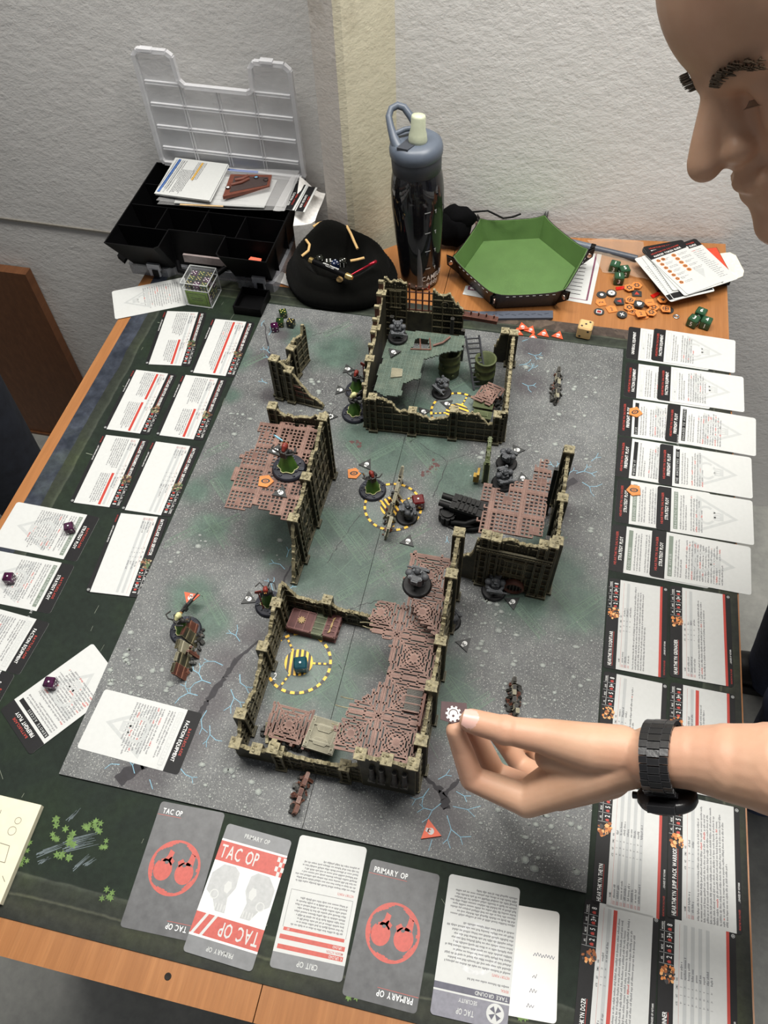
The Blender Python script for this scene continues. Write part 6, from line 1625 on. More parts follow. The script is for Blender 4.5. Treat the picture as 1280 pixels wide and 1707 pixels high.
# what lies in the open compartments
zi = zb + .0304
def disc(label, x, y, z, r, mats, rz=0, tilt=.25, kind='arrow'):
    T = Matrix.Translation((x, y, z)) @ Matrix.Rotation(tilt, 4, 'X') @ Matrix.Rotation(rz, 4, 'Z')
    t_ = thing('plastic_disc', label, 'token', M=T, group='tokens in the organiser')
    m = MB(T); m.cyl((0, 0, 0), r, .0022, 20); m.build('disc', [mats[0]], t_)
    m = MB(T); m.poly([(0, r * .65), (-r * .55, -r * .45), (0, -r * .2), (r * .55, -r * .45)], .00235); m.lathe([(r * .82, 0), (r * .92, 0)], 18, Matrix.Translation((0, 0, .0023))); m.build('printed_symbol', [mats[1]], t_)
BLUED = plain('token_blue', srgb(44, 84, 160), .35); REDD = plain('token_red', srgb(170, 40, 40), .35)
disc('blue disc with white arrow in the right middle compartment', -.016, .832, zi + .012, .010, [BLUED, PRINTW], .3, .5)
disc('red disc in front of the blue disc in the organiser', -.026, .824, zi + .008, .0095, [REDD, PRINTW], 1.2, .2)
disc('red disc lying left of the others in the organiser', -.034, .832, zi + .005, .0095, [REDD, PRINTW], 2.0, .1)
disc('blue and white disc at the left of the organiser pile', -.040, .822, zi + .003, .0090, [BLUED, PRINTW], .6, .1)
T = TR((-.028, .796, .050), .2, .62, .35); t_ = thing('marker_tile', 'orange tile in the front right compartment of the organiser', 'token', M=T)
m = MB(T); m.prism([(-.022, -.010), (.020, -.012), (.024, .010), (-.004, .016)], 0, .003); m.build('plate', [ORED], t_); m = MB(T); m.box((.004, .0, .0031), (.016, .008, .0002)); m.build('printed_symbol', [PRINTW], t_)
die('red die in the second middle compartment of the organiser', 0, 0, 0, .0115, .3, DRD, PRINTW, (3, 1, 2, 4, 5, 6), up3=Vector((-.140, .824, zi + .0062)))
m = MB(); m.tube([(-.238, .858, zi + .012), (-.214, .826, zi + .004)], .0012, 6); m.tube([(-.214, .824, zi + .003), (-.205, .820, zi + .002)], .0024, 6)
tag(m.build('hobby_tool', [plain('tool_steel', (.30, .28, .27), .35, .7)], None, (-.225, .84, zi)), 'thin steel tool in the left middle compartment', 'tool')
for i, (x, y) in enumerate(((-.228, .822), (-.204, .818), (-.222, .834))):
    m = MB(); m.lathe([(.0040, 0), (.0054, .0005), (.0040, .001)], 14, Matrix.Translation((x, y, zi + .001)) @ Matrix.Rotation(.4, 4, 'X'))
    tag(m.build('metal_ring', [MATS['tool_steel']], None, (x, y, zi)), ['small steel ring at the left end of the left middle compartment', 'small steel ring beside the thin tool tip', 'small steel ring under the thin tool shaft'][i], 'ring', 'steel rings in the organiser')
m = MB(); m.ball((-.236, .818, zi + .003), (.006, .003, .003), 8, 5); tag(m.build('rubber_piece', [ORED], None, (-.236, .818, zi)), 'small orange rubber piece in the left middle compartment', 'rubber piece')
# papers, bag and things lying across the box
def sheet(mb, pts, z0_, z1_, wob=0, seed=0, nu=8, nv=6):
    """quad sheet with gentle waves; pts = four corners"""
    rn = random.Random(seed); A, B, C, D = [Vector(p) for p in pts]; vs = []
    ph = rn.random() * 6
    for j in range(nv + 1):
        for i in range(nu + 1):
            u, v = i / nu, j / nv; p = A.lerp(B, u).lerp(D.lerp(C, u), v)
            vs.append(p + Vector((0, 0, wob * (math.sin(u * 5 + ph) + math.cos(v * 4 + ph * 2 + u * 3)))))
    mb.s = True; mb.add(vs, [(j * (nu + 1) + i, j * (nu + 1) + i + 1, (j + 1) * (nu + 1) + i + 1, (j + 1) * (nu + 1) + i) for j in range(nv) for i in range(nu)]); mb.s = False
BAG = clear('clear_bag_film', srgb(214, 214, 214), .30, .12, .8)
zp = RIM + .001
bagp = [at(262, 340, zp), at(476, 352, zp), at(500, 292, zp + .004), at(300, 290, zp + .004)]
t_ = thing('zip_bag', 'clear zip bag with printed sheets lying across the back of the organiser', 'bag', (bagp[0] + bagp[2]) / 2)
m = MB(); sheet(m, bagp, 0, 0, .0016, 3, 22, 12); sheet(m, [p + Vector((0, 0, .0075)) for p in bagp], 0, 0, .0022, 5, 22, 12); m.build('film', [BAG], t_)
m = MB(); q = [at(290, 338, zp + .004), at(440, 346, zp + .004), at(462, 300, zp + .004), at(312, 290, zp + .004)]; m.prism([(p.x, p.y) for p in q], zp + .0026, zp + .0040); inner_ = m.build('printed_sheet', [WHITE], t_)
m = MB(); rn = random.Random(4)
for k in range(7):
    a = q[0].lerp(q[3], k / 7 + .05); b = q[1].lerp(q[2], k / 7 + .05); m.bar(a.lerp(b, .2) + Vector((0, 0, .0002)), a.lerp(b, .8) + Vector((0, 0, .0002)), .0012, .0001)
m.build('print', [PRINTL], inner_, kind='stuff')
m = MB(); m.bar(at(300, 341, zp + .0045), at(372, 344, zp + .0045), .003, .0012); m.build('wooden_stick', [plain('stick_wood', srgb(196, 166, 122), .6)], t_)
m = MB(); m.bar(at(378, 283, zp + .0045), at(430, 287, zp + .0045), .006, .0006); m.build('blue_strip', [BLUED], t_)
m = MB(); m.k = 0; sheet(m, [at(455, 352, zp + .006), at(474, 352, zp + .006), at(500, 292, zp + .009), at(487, 290, zp + .009)], 0, 0, .001, 9, 4, 8); m.build('bag_flap', [clear('clear_bag_dense', srgb(220, 220, 220), .45, .2)], t_)
bk = [at(258, 322, zp + .012), at(350, 334, zp + .012), at(381, 274, zp + .012), at(293, 263, zp + .012)]
tbk = thing('booklet', 'small stack of white printed sheets with a blue band on top of the organiser', 'booklet', (bk[0] + bk[2]) / 2)
for k in range(4):
    m = MB(); o = Vector((.0015 * math.sin(k * 2), .0015 * math.cos(k * 3), 0)); z_ = zp + .0092 + k * .0009
    m.prism([(p.x + o.x, p.y + o.y) for p in bk], z_, z_ + .0006); m.build('sheet', [WHITE], tbk)
bx = (bk[2] - bk[3]); bx.z = 0; LX = bx.length; bx.normalize(); by = Vector((-bx.y, bx.x, 0)); TB_ = Matrix((bx, by, Vector((0, 0, 1)))).transposed().to_4x4(); TB_.translation = (bk[3].x, bk[3].y, zp + .0130)
BY = -(bk[0] - bk[3]).length
m = MB(TB_); m.k = 0; m.rect(.008, BY * .96, .0125, -.004, 0); m.build('blue_band', [plain('print_blue', srgb(70, 104, 164), .5)], tbk)
m = MB(TB_); m.rect(.017, BY * .95, .019, -.006, 0); m.build('grey_band', [PRINTL], tbk)
m = MB(TB_); m.rect(.050, BY * .55, .054, -.006, 0); m.build('ochre_band', [plain('print_ochre', srgb(214, 170, 84), .5)], tbk)
m = MB(TB_ @ Matrix.Rotation(-PI / 2, 4, 'Z')); m.k = 0; lines(m, random.Random(3), .006, -BY * .95, .023, .0016, 6, .0036, 0); lines(m, random.Random(5), -BY * .30, -BY * .95, .0455, .0015, 8, .0028, 0); lines(m, random.Random(6), .006, -BY * .6, .0585, .0015, 6, .0028, 0); m.build('printed_text', [PRINTG], tbk, kind='stuff')
q = [at(371, 327, zp + .016), at(449, 309, zp + .016), at(453, 291, zp + .016), at(384, 290, zp + .016)]
tq = thing('scenery_piece', 'reddish brown wedge shaped scenery plate lying on the clear bag', 'terrain', (q[0] + q[2]) / 2)
m = MB(); m.prism([(p.x, p.y) for p in q], zp + .0100, zp + .0155); bq = m.build('plate', [edged('copper_brown', srgb(96, 52, 40), srgb(160, 100, 80), base2=srgb(112, 62, 48), amt=.7)], tq)
m = MB(); c_ = (q[0] + q[1] + q[2] + q[3]) / 4; m.prism([(c_.x + (p.x - c_.x) * .82 + .002, c_.y + (p.y - c_.y) * .72) for p in q], zp + .0155, zp + .0160); m.build('inset', [plain('dark_brown_inset', srgb(62, 50, 48), .5)], tq)
m = MB(); m.tube([at(392, 300, zp + .017), at(404, 298, zp + .018), at(414, 293, zp + .017)], .0028, 7); m.tube([at(386, 308, zp + .017), at(402, 304, zp + .018), at(415, 298, zp + .017)], .0026, 7); m.build('relief', [MATS['copper_brown']], tq)
for px, py, mt_ in ((380, 313, PRINTW), (427, 296, plain('inlay_blue', srgb(110, 160, 190), .4)), (443, 300, MATS['dark_brown_inset'])):
    m = MB(); m.k = 0; P = at(px, py, zp + .0162); m.lathe([(.0028, 0), (.0042, .0008), (.0028, .0016)], 14, Matrix.Translation(P)); m.k = 1; m.cyl(P, .0026, .0010, 12); m.build('stud', [MATS['dark_brown_inset'], mt_], tq)
def strip_card(label, pts, h):
    P = [at(*p, h) for p in pts]; u = (P[1] - P[0]); L = u.length; u.normalize(); v = Vector((-u.y, u.x, 0)); Hh = (P[3] - P[0]).length
    T = Matrix((u, v, Vector((0, 0, 1)))).transposed().to_4x4(); c0_ = (P[0] + P[1] + P[2] + P[3]) / 4; T.translation = c0_
    t_ = thing('info_card', label, 'card', M=T, group='black and white cards on the organiser'); m = MB(T); m.box((0, 0, 0), (L, Hh, .0007)); m.build('sheet', [WHITE], t_)
    m = MB(T); m.rect(-L / 2, -Hh / 2 + .0032, L / 2, Hh / 2 - .0016, .0004); m.build('black_panel', [PRINTB], t_)
    m = MB(T); text(m, 'NEW RECRUITS', -L * .10, .0008, .0034, .0005, width=L * .50, align='C'); m.k = 1; text(m, 'START HERE', -L * .10, -.0046, .0026, .0005, width=L * .42, align='C'); m.build('lettering', [PRINTW, PRINTR], t_)
strip_card('black card with white and red lettering beside the clear bag', ((468, 346), (491, 305), (509, 309), (486, 352))[0:2] + ((512, 311), (489, 353))[0:0] + ((0, 0),) * 0 + ((493, 305), (469, 347))[0:0] + ((511, 309), (489, 352)) if False else ((489, 352), (512, 310), (492, 305), (468, 346)), RIM + .0035)
strip_card('black card with white and red lettering nearest the beanie', ((508, 354), (529, 313), (513, 310), (491, 352)), RIM + .0043)
m = MB(); P = [at(500, 352, .045), at(556, 372, .0), at(553, 320, .05), at(522, 322, .06)]; sheet(m, [Vector((.020, .872, .070)), Vector((.048, .900, .060)), Vector((.046, .975, .066)), Vector((.006, .970, .088))], 0, 0, .003, 4, 8, 8)
sheet(m, [Vector((.020, .872, .070)), Vector((.048, .900, .060)), Vector((.046, .9, .0)), Vector((.016, .88, .0))], 0, 0, .001, 4, 4, 4)
tag(m.build('tissue', [plain('tissue_white', srgb(232, 230, 226), .9)], None, (.03, .9, .0)), 'crumpled white tissue between the organiser and the column', 'tissue')
m = MB(); P = [at(455, 470, T1), at(492, 482, T1), at(512, 492, T1), at(500, 470, T1), at(470, 455, T1)]; m.prism([(p.x, p.y) for p in P], ZM, ZM + .0012); tag(m.build('tissue', [MATS['tissue_white']], None, (P[0].x, P[0].y, ZM)), 'white paper scrap peeking out under the beanie', 'paper')

# ------------------------------------------------------------------ clear dice cube and black tray
C0 = at(311, 509, ZM); C1 = at(355, 515, ZM); ux = (C1 - C0).normalized(); uy = Vector((-ux.y, ux.x, 0)); S_ = .044
TC = Matrix((ux, uy, Vector((0, 0, 1)))).transposed().to_4x4(); cc = C0 + ux * S_ / 2 + uy * S_ / 2; TC.translation = (cc.x, cc.y, ZM + .0008)
tc_ = thing('dice_cube', 'clear plastic dice cube with green paper insert, full of small dice', 'dice box', M=TC)
CC = clear('clear_cube', srgb(210, 214, 214), .07, .06, .6); CCE = clear('clear_cube_edge', srgb(226, 230, 230), .5, .1, .8)
m = MB(TC); h_ = .0015
a_ = S_ / 2; m.add([(-a_, -a_, .0004), (a_, -a_, .0004), (a_, a_, .0004), (-a_, a_, .0004), (-a_, -a_, S_), (a_, -a_, S_), (a_, a_, S_), (-a_, a_, S_)], [(3, 2, 1, 0), (4, 5, 6, 7), (0, 1, 5, 4), (1, 2, 6, 5), (2, 3, 7, 6), (3, 0, 4, 7)])
m.build('clear_box', [CC], tc_)
m = MB(TC); k_ = [(sx * S_ / 2, sy * S_ / 2) for sx, sy in ((-1, -1), (1, -1), (1, 1), (-1, 1))]
for i in range(4):
    for z_ in (.001, S_ * .72, S_): m.bar((*k_[i], z_), (*k_[(i + 1) % 4], z_), .0011)
    m.bar((*k_[i], 0), (*k_[i], S_), .0011)
m.build('edges', [CCE], tc_)
m = MB(TC); m.box((0, -S_ / 2 + .0024, .014), (S_ - .008, .0006, .026)); m.box((-S_ / 2 + .0024, 0, .014), (.0006, S_ - .008, .026)); ins_ = m.build('paper_insert', [plain('insert_green', srgb(122, 156, 62), .5, var=.15)], tc_)
m = MB(TC @ Matrix.Translation((0, -S_ / 2 + .0018, .014)) @ Matrix.Rotation(PI / 2, 4, 'X'))
for y in (-.010, .010): m.bar((-.015, y, .0005), (.015, y, .0005), .0005, .0001)
for x in (-.015, .015): m.bar((x, -.010, .0005), (x, .010, .0005), .0005, .0001)
lines(m, random.Random(2), -.010, .010, .001, .0020, 2, .004, .0005); m.build('print', [PRINTD], ins_, kind='stuff')
k = 0
for j in range(3):
    for i in range(3):
        for l in range(3):
            if l == 0 and False: continue
            p = TC @ Vector(((i - 1) * .0125, (j - 1) * .0125, .0078 + l * .0123 + .0006))
            mt_, pp = ((DGB, GOLDP), (DPB, PRINTW), (DBK, GOLDP))[(i * 2 + j + l) % 3]
            if l < 2 and (i == 1 and j == 1): continue
            die(['green and black', 'purple and black', 'black'][(i * 2 + j + l) % 3] + ' small die in the ' + ['bottom', 'middle', 'top'][l] + ' layer, ' + ['near', 'middle', 'far'][j] + ' row, ' + ['left', 'centre', 'right'][i] + ' of the clear cube', 0, 0, 0, .0112, math.atan2(ux.y, ux.x), mt_, pp, (5, 4, 3, 1, 6, 2), 'small %s dice in the clear cube' % ['green and black', 'purple and black', 'black'][(i * 2 + j + l) % 3], up3=p); k += 1
P0 = at(392, 523, ZM); P1 = at(436, 529, ZM); ux = (P1 - P0).normalized(); uy = Vector((-ux.y, ux.x, 0)); TT = Matrix((ux, uy, Vector((0, 0, 1)))).transposed().to_4x4(); cc = P0 + ux * .022 + uy * .023; TT.translation = (cc.x, cc.y, ZM + .0002)
tt_ = thing('small_tray', 'small empty black square tray between stat cards and beanie', 'tray', M=TT)
m = MB(TT); m.box((0, 0, .001), (.044, .046, .002)); m.build('bottom', [BLACK], tt_)
for (c, s) in (((.022, 0, .008), (.0022, .048, .015)), ((-.022, 0, .008), (.0022, .048, .015)), ((0, .023, .008), (.046, .0022, .015)), ((0, -.023, .008), (.046, .0022, .015))):
    m = MB(TT); m.box(c, s); m.build('side', [BLACK], tt_)

# ------------------------------------------------------------------ beanie with pens and dice
t = NT('knit_black'); co = t.coord(); wv = t.node('ShaderNodeTexWave'); wv.inputs['Scale'].default_value = 300; wv.inputs['Distortion'].default_value = 2.0; t.link(co, wv.inputs['Vector'])
t.col((.0042, .0042, .0036)); t.rough(.95, 0, .05); t.b.inputs['Sheen Weight'].default_value = .03; t.b.inputs['Sheen Roughness'].default_value = .5; t.bump(wv.outputs['Fac'], .5, .001)
KNIT = t.m
HC = Vector((.104, .835, 0)); th_ = thing('beanie', 'black knitted beanie lying open with beige yarn stitches, holding pens and dice', 'hat', (HC.x, HC.y, T1))
m = MB(); NA = 120; prof = [(.30, .016), (.45, .018), (.56, .034), (.66, .050), (.78, .057), (.88, .050), (.93, .038), (.96, .032), (1.03, .030), (1.07, .018), (1.05, .006), (.98, .0)]
vs = [];
for j, (r, z) in enumerate(prof):
    for i in range(NA):
        a = 2 * PI * i / NA
        pk = math.exp(-((math.atan2(math.sin(a - 2.05), math.cos(a - 2.05))) / .52) ** 2)     # peak toward the back left
        lo_ = math.exp(-((math.atan2(math.sin(a + 1.57), math.cos(a + 1.57))) / .9) ** 2)
        zz = z * (1 + pk * (.42 if .5 < r < .95 else .2) - lo_ * .12) + .002 * noise.noise(Vector((math.cos(a) * 3, math.sin(a) * 3, j * .5)))
        rr = r * (1 + .05 * noise.noise(Vector((math.cos(a) * 1.5, math.sin(a) * 1.5, 4)))) * (1 + (.010 if j > 3 else .004) * (1 if i % 2 else -1) * .6)
        if r > .9: rr *= 1 - .06 * pk
        vs.append((HC.x + rr * .084 * math.cos(a), HC.y + rr * .071 * math.sin(a), max(T1 + .0003, zz)))
m.s = True; m.add(vs, [(j * NA + i, (j + 1) * NA + i, (j + 1) * NA + (i + 1) % NA, j * NA + (i + 1) % NA) for j in range(len(prof) - 1) for i in range(NA)]); m.s = False
m.add([vs[i] for i in range(NA)], [list(range(NA))]); m.build('knit', [KNIT], th_)
YARN = plain('beige_yarn', srgb(200, 166, 112), .9, bump=.6, bs=1500)
for k, pts in enumerate((((522, 378, .062), (530, 373, .064), (543, 369, .064)), ((510, 400, .060), (516, 408, .060), (514, 418, .060), (503, 427, .056)), ((578, 377, .066), (585, 390, .064), (590, 402, .062), (596, 415, .058)), ((584, 435, .058), (595, 433, .058), (607, 430, .058)))):
    m = MB(); m.tube([at(*p) for p in pts], .0022, 8); m.build('yarn_stitch', [YARN], th_)
m = MB(); m.ball(at(566, 466, .050), (.0055, .005, .004), 10, 6); m.ball(at(567, 459, .052), (.003, .003, .003), 8, 5); m.build('yarn_knot', [YARN], th_)
GOLD = plain('gold_metal', (.55, .40, .16), .25, .9)
A_, B_ = at(521, 435, .066), at(579, 460, .066); t_ = thing('paint_pen', 'black pen with gold ends lying across the beanie opening', 'pen', (A_ + B_) / 2)
d = (B_ - A_).normalized(); m = MB(); m.tube([A_, B_], .0046, 14); m.build('barrel', [BLACK], t_)
m = MB(); m.tube([A_ - d * .005, A_ + d * .002], .0048, 14); m.build('cap_ring', [GOLD], t_); m = MB(); m.tube([B_ - d * .002, B_ + d * .005, B_ + d * .009], .0048, 14, True, [.0048, .0048, .003]); m.build('end_ring', [GOLD], t_)
n_ = Vector((-d.y, d.x, 0)); T = Matrix((d, n_, Vector((0, 0, 1)))).transposed().to_4x4(); T.translation = (A_ + B_) / 2 + Vector((0, 0, .0047)); m = MB(T); text(m, 'ARMY PAINTER', .002, -.0006, .0026, 0, width=.030, align='C'); text(m, 'TARGET LOCK', .002, -.0034, .0014, 0, width=.016, align='C'); m.build('lettering', [PRINTW], t_)
A_, B_ = at(584, 459, .062), at(628, 435, .070); m = MB(); m.tube([A_, A_.lerp(B_, .7), A_.lerp(B_, .72), A_.lerp(B_, .97), B_], .0016, 10, True, [.0014, .0017, .0026, .0026, .0012])
tag(m.build('crochet_hook', [plain('hook_red_metal', srgb(150, 24, 42), .25, .6)], None, (A_ + B_) / 2), 'thin metallic red pen lying on the beanie rim', 'pen')
for i, (px, py, a) in enumerate(((548, 439, .3), (558, 441, .8), (571, 438, .1), (533, 433, .5))):
    die(['black die with white pips, left one in the beanie', 'dark blue die in the middle of the beanie', 'black die with white pips, right one in the beanie', 'black die behind the pen cap in the beanie'][i], 0, 0, 0, .0115, a, (DBK, plain('dice_navy', srgb(20, 32, 60), .2), DBK, DBK)[i], PRINTW, ((6, 5, 1, 3, 2, 4), (4, 2, 3, 1, 5, 6), (3, 6, 2, 5, 1, 4), (1, 2, 3, 4, 5, 6))[i], 'dice in the beanie', up3=at(px, py, .048))

# ------------------------------------------------------------------ water bottle
BT = Matrix.Translation((.2285, .8700, T1 + .0004)) @ Matrix.Rotation(-.038, 4, 'Y')
BT0 = BT; BT = BT @ Matrix.Diagonal((1, 1, 1.105, 1)); tb_ = thing('water_bottle', 'smoky dark sports water bottle with slate blue lid and raised carrying handle', 'bottle', M=BT0)
SM = clear('smoky_bottle', (.008, .008, .010), .86, .06, .7)
m = MB(BT); m.lathe([(0, .001), (.028, .001), (.031, .004), (.0325, .020), (.0365, .075), (.0392, .125), (.0392, .150), (.0375, .166), (.0345, .178), (.0335, .182)], 48); m.build('body', [SM], tb_)
m = MB(BT); m.lathe([(0, .004), (.028, .005), (.0345, .075), (.0368, .120), (.0368, .138), (0, .138)], 40); m.build('water', [plain('water_dark', (.006, .006, .007), .1, spec=.6)], tb_)
m = MB(BT); m.tube([(.006, -.030, .010), (.006, -.0325, .14)], .0048, 12); m.tube([(.006, -.0325, .144), (.006, -.030, .172)], .0042, 12); m.build('straw', [clear('straw_clear', srgb(130, 132, 134), .5, .3)], tb_)
SL = plain('lid_slate_blue', srgb(90, 99, 112), .4, var=.04); SLD = plain('lid_slate_dark', srgb(62, 66, 74), .5, var=.04)
m = MB(BT); m.lathe([(.0335, .176), (.0355, .177), (.0362, .196), (.0355, .199)], 48); m.build('lid_collar', [SLD], tb_)
m = MB(BT); m.lathe([(.0355, .196), (.0378, .199), (.0382, .206), (.0365, .212), (.030, .2165), (.018, .2175), (0, .2170)], 48); m.build('lid', [SL], tb_)
m = MB(BT @ Matrix.Rotation(-.5, 4, 'Z')); m.prism([(-.006, -.034), (.010, -.030), (.012, .010), (-.010, .012)], .214, .2182); m.build('spout_recess', [SLD], tb_)
# handle loop
hp = [(-.022, -.014, .210), (-.030, -.010, .226), (-.036, -.006, .245), (-.040, -.002, .262), (-.038, .004, .273), (-.030, .008, .277), (-.021, .010, .272), (-.012, .011, .256), (-.004, .011, .240), (.001, .010, .226)]
hp = [(x, y + (z - .21) * .28, .210 + (z - .21) * .52) for x, y, z in hp]
m = MB(BT); m.tube(hp, .0046, 10, True, [.0085, .0065, .0052, .0048, .0046, .0046, .0048, .0050, .0055, .006]); m.tube([(-.030, -.002, .222), (-.016, .004, .226), (-.003, .014, .224)], .0034, 8); m.build('handle', [SL], tb_)
m = MB(BT @ Matrix.Translation((.004, -.008, .214)) @ Matrix.Rotation(-.10, 4, 'X') @ Matrix.Rotation(.05, 4, 'Y')); m.lathe([(0, 0), (.0125, 0), (.0135, .006), (.0125, .013), (.0105, .019), (.0102, .033), (.0090, .036), (0, .0365)], 20, sy=.85); m.build('bite_valve', [plain('valve_milky', srgb(196, 202, 176), .35, var=.04)], tb_)
def cyltext(mb, st, a0, z, cap, r, xs=.7, spread=1.0, sh=0):
    cx = 0; sc = cap / .70
    for c in st:
        if c in GL:
            vs, fs, wd = GL[c]; out = []
            for v in vs:
                a = a0 + (cx + v[0] * sc * xs) / r; zz = z + v[1] * sc + sh * (cx + v[0] * sc * xs); rr = r + (zz - .02) * .07
                out.append((rr * math.sin(a), -rr * math.cos(a), zz))
            mb.add(out, fs); cx += (wd + .12) * sc * xs
        else: cx += .3 * sc * xs
m = MB(BT); cyltext(m, 'CAMELBAK', .28, .018, .0085, .0335, .78, sh=.06); cyltext(m, 'eddy', .50, .008, .0080, .0330, .9, sh=.1); m.build('lettering', [PRINTW], tb_)
m = MB(BT)
for z_ in (.040, .070, .100, .132):
    for a0, a1 in ((.45, .68), (.86, .95)):
        n = 4
        for i in range(n):
            a, b = a0 + (a1 - a0) * i / n, a0 + (a1 - a0) * (i + 1) / n; r = .0337 + z_ * .048
            m.poly([(r * math.sin(a), -r * math.cos(a), z_), (r * math.sin(b), -r * math.cos(b), z_), (r * math.sin(b), -r * math.cos(b), z_ + .0014), (r * math.sin(a), -r * math.cos(a), z_ + .0014)])
    r = .0337 + z_ * .048; a = .90; m.poly([(r * math.sin(a), -r * math.cos(a), z_ - .004), (r * math.sin(a + .03), -r * math.cos(a + .03), z_ - .004), (r * math.sin(a + .03), -r * math.cos(a + .03), z_), (r * math.sin(a), -r * math.cos(a), z_)])
m.build('scale_marks', [PRINTL], tb_, kind='stuff')

# ------------------------------------------------------------------ black pouch
t_ = thing('drawstring_pouch', 'black velvet drawstring pouch between water bottle and dice tray', 'pouch', (.262, .966, T1))
m = MB(); rn = random.Random(3)
m.ball((.262, .966, .030), (.030, .024, .032), 28, 18); m.ball((.270, .970, .050), (.028, .018, .022), 20, 12)
m.v = [Vector((.268 + (v.x - .266) * 1.05, .966 + (v.y - .966), .036 + (v.z - .036) * .95)) for v in m.v]; m.v = [v + Vector((1, 1, 1)) * .007 * noise.noise(v * 45) for v in m.v]; m.v = [Vector((v.x, v.y, max(v.z, T1 + .0004))) for v in m.v]
m.build('body', [plain('velvet_black', (.004, .004, .0045), .95, spec=.05)], t_)
m = MB(); m.tube([(.292, .975, .058), (.318, .992, .052), (.345, .985, .046), (.360, .990, .047), (.372, .996, .050)], .0016, 7); m.build('cord', [BLACK], t_)

# ------------------------------------------------------------------ hexagonal dice tray
LG_ = plain('leather_green', srgb(80, 112, 58), .55, var=.08, vs=30, bump=.25, bs=700); LB_ = plain('leather_black', (.007, .006, .006), .38, spec=.4, bump=.3, bs=900)
hc = Vector((.383, .9125, 0)); tt_ = thing('dice_tray', 'hexagonal dice tray of black leather lined in green, snapped at the corners', 'tray', (hc.x, hc.y, T1 + .0022))
A0 = .262; zf = T1 + .0026
cor = [Vector((hc.x + .094 * math.cos(A0 + k * PI / 3), hc.y + .094 * math.sin(A0 + k * PI / 3), zf)) for k in range(6)]
rim = [Vector((hc.x + .1065 * math.cos(A0 + k * PI / 3), hc.y + .1065 * math.sin(A0 + k * PI / 3), .034)) for k in range(6)]
m = MB(); m.prism([(p.x, p.y) for p in cor], zf, zf + .0022); m.build('lining', [LG_], tt_)
m = MB(); m.prism([(p.x * 1.0 + (p.x - hc.x) * .02, p.y + (p.y - hc.y) * .02) for p in cor], zf - .0012, zf); m.build('underside', [LB_], tt_)
for k in range(6):
    a, b = cor[k], cor[(k + 1) % 6]; c_, d_ = rim[(k + 1) % 6], rim[k]; out = ((a + b) / 2 - hc); out.z = 0; out.normalize()
    for nm, mt_, o0, o1 in (('inner_wall', LG_, 0, .0012), ('outer_wall', LB_, .0012, .0026)):
        m = MB(); nu = 10; vs = []
        for o in (o0, o1):
            for j in (0, 1):
                for i in range(nu + 1):
                    u = i / nu; p = a.lerp(b, u) if j == 0 else d_.lerp(c_, u)
                    sag = -.0018 * math.sin(u * PI) * j + .004 * j * (abs(2 * u - 1) ** 6)
                    vs.append(p + out * o + Vector((0, 0, sag)))
        q = nu + 1; fs = []
        for i in range(nu):
            fs += [(i, i + q, i + q + 1, i + 1), (2 * q + i, 2 * q + i + 1, 3 * q + i + 1, 3 * q + i), (q + i, 3 * q + i, 3 * q + i + 1, q + i + 1), (i, i + 1, 2 * q + i + 1, 2 * q + i)]
        fs += [(0, 2 * q, 3 * q, q), (nu, q + nu, 3 * q + nu, 2 * q + nu)]
        m.add(vs, fs); w__ = m.build(nm, [mt_], tt_)
    m = MB()
    for i in range(16):
        if i % 2: m.bar(d_.lerp(c_, .12 + i * .048) + out * .0030 - Vector((0, 0, .0036)), d_.lerp(c_, .12 + (i + .9) * .048) + out * .0030 - Vector((0, 0, .0036)), .0005)
    m.build('stitching', [PRINTL], w__, kind='stuff')
for k in range(6):   # pinched corners with snaps
    r = rim[k]; o = (r - hc); o.z = 0; o.normalize(); q = Vector((-o.y, o.x, 0)); c0_ = cor[k]
    m = MB()
    for s in (-1, 1):
        pts = [c0_ + q * s * .002, r + q * s * .0016 + Vector((0, 0, .0)), r + o * .012 + q * s * .0014 + Vector((0, 0, .0060)), r + o * .011 + q * s * .0014 - Vector((0, 0, .010)), c0_ + o * .005 + q * s * .0016 + Vector((0, 0, .006))]
        pt2 = [p + q * s * .0012 for p in pts]
        m.k = 0 if s < 9 else 1
        m.add(pts + pt2, [(0, 1, 2, 3, 4), (5, 6, 7, 8, 9), (0, 1, 6, 5), (1, 2, 7, 6), (2, 3, 8, 7), (3, 4, 9, 8)])
    cr_ = m.build('corner_fold', [LB_], tt_)
    for s in (-1, 1):
        m = MB(); Q = r + o * .005 - Vector((0, 0, .007)) + q * s * .0026; T = Matrix((o, Vector((0, 0, 1)), q * s)).transposed().to_4x4(); T.translation = Q; m.lathe([(.0042, 0), (.0042, .0008), (.0030, .0014), (0, .0012)], 16, T); m.build('snap', [plain('snap_copper', (.62, .44, .36), .25, .9)], cr_)
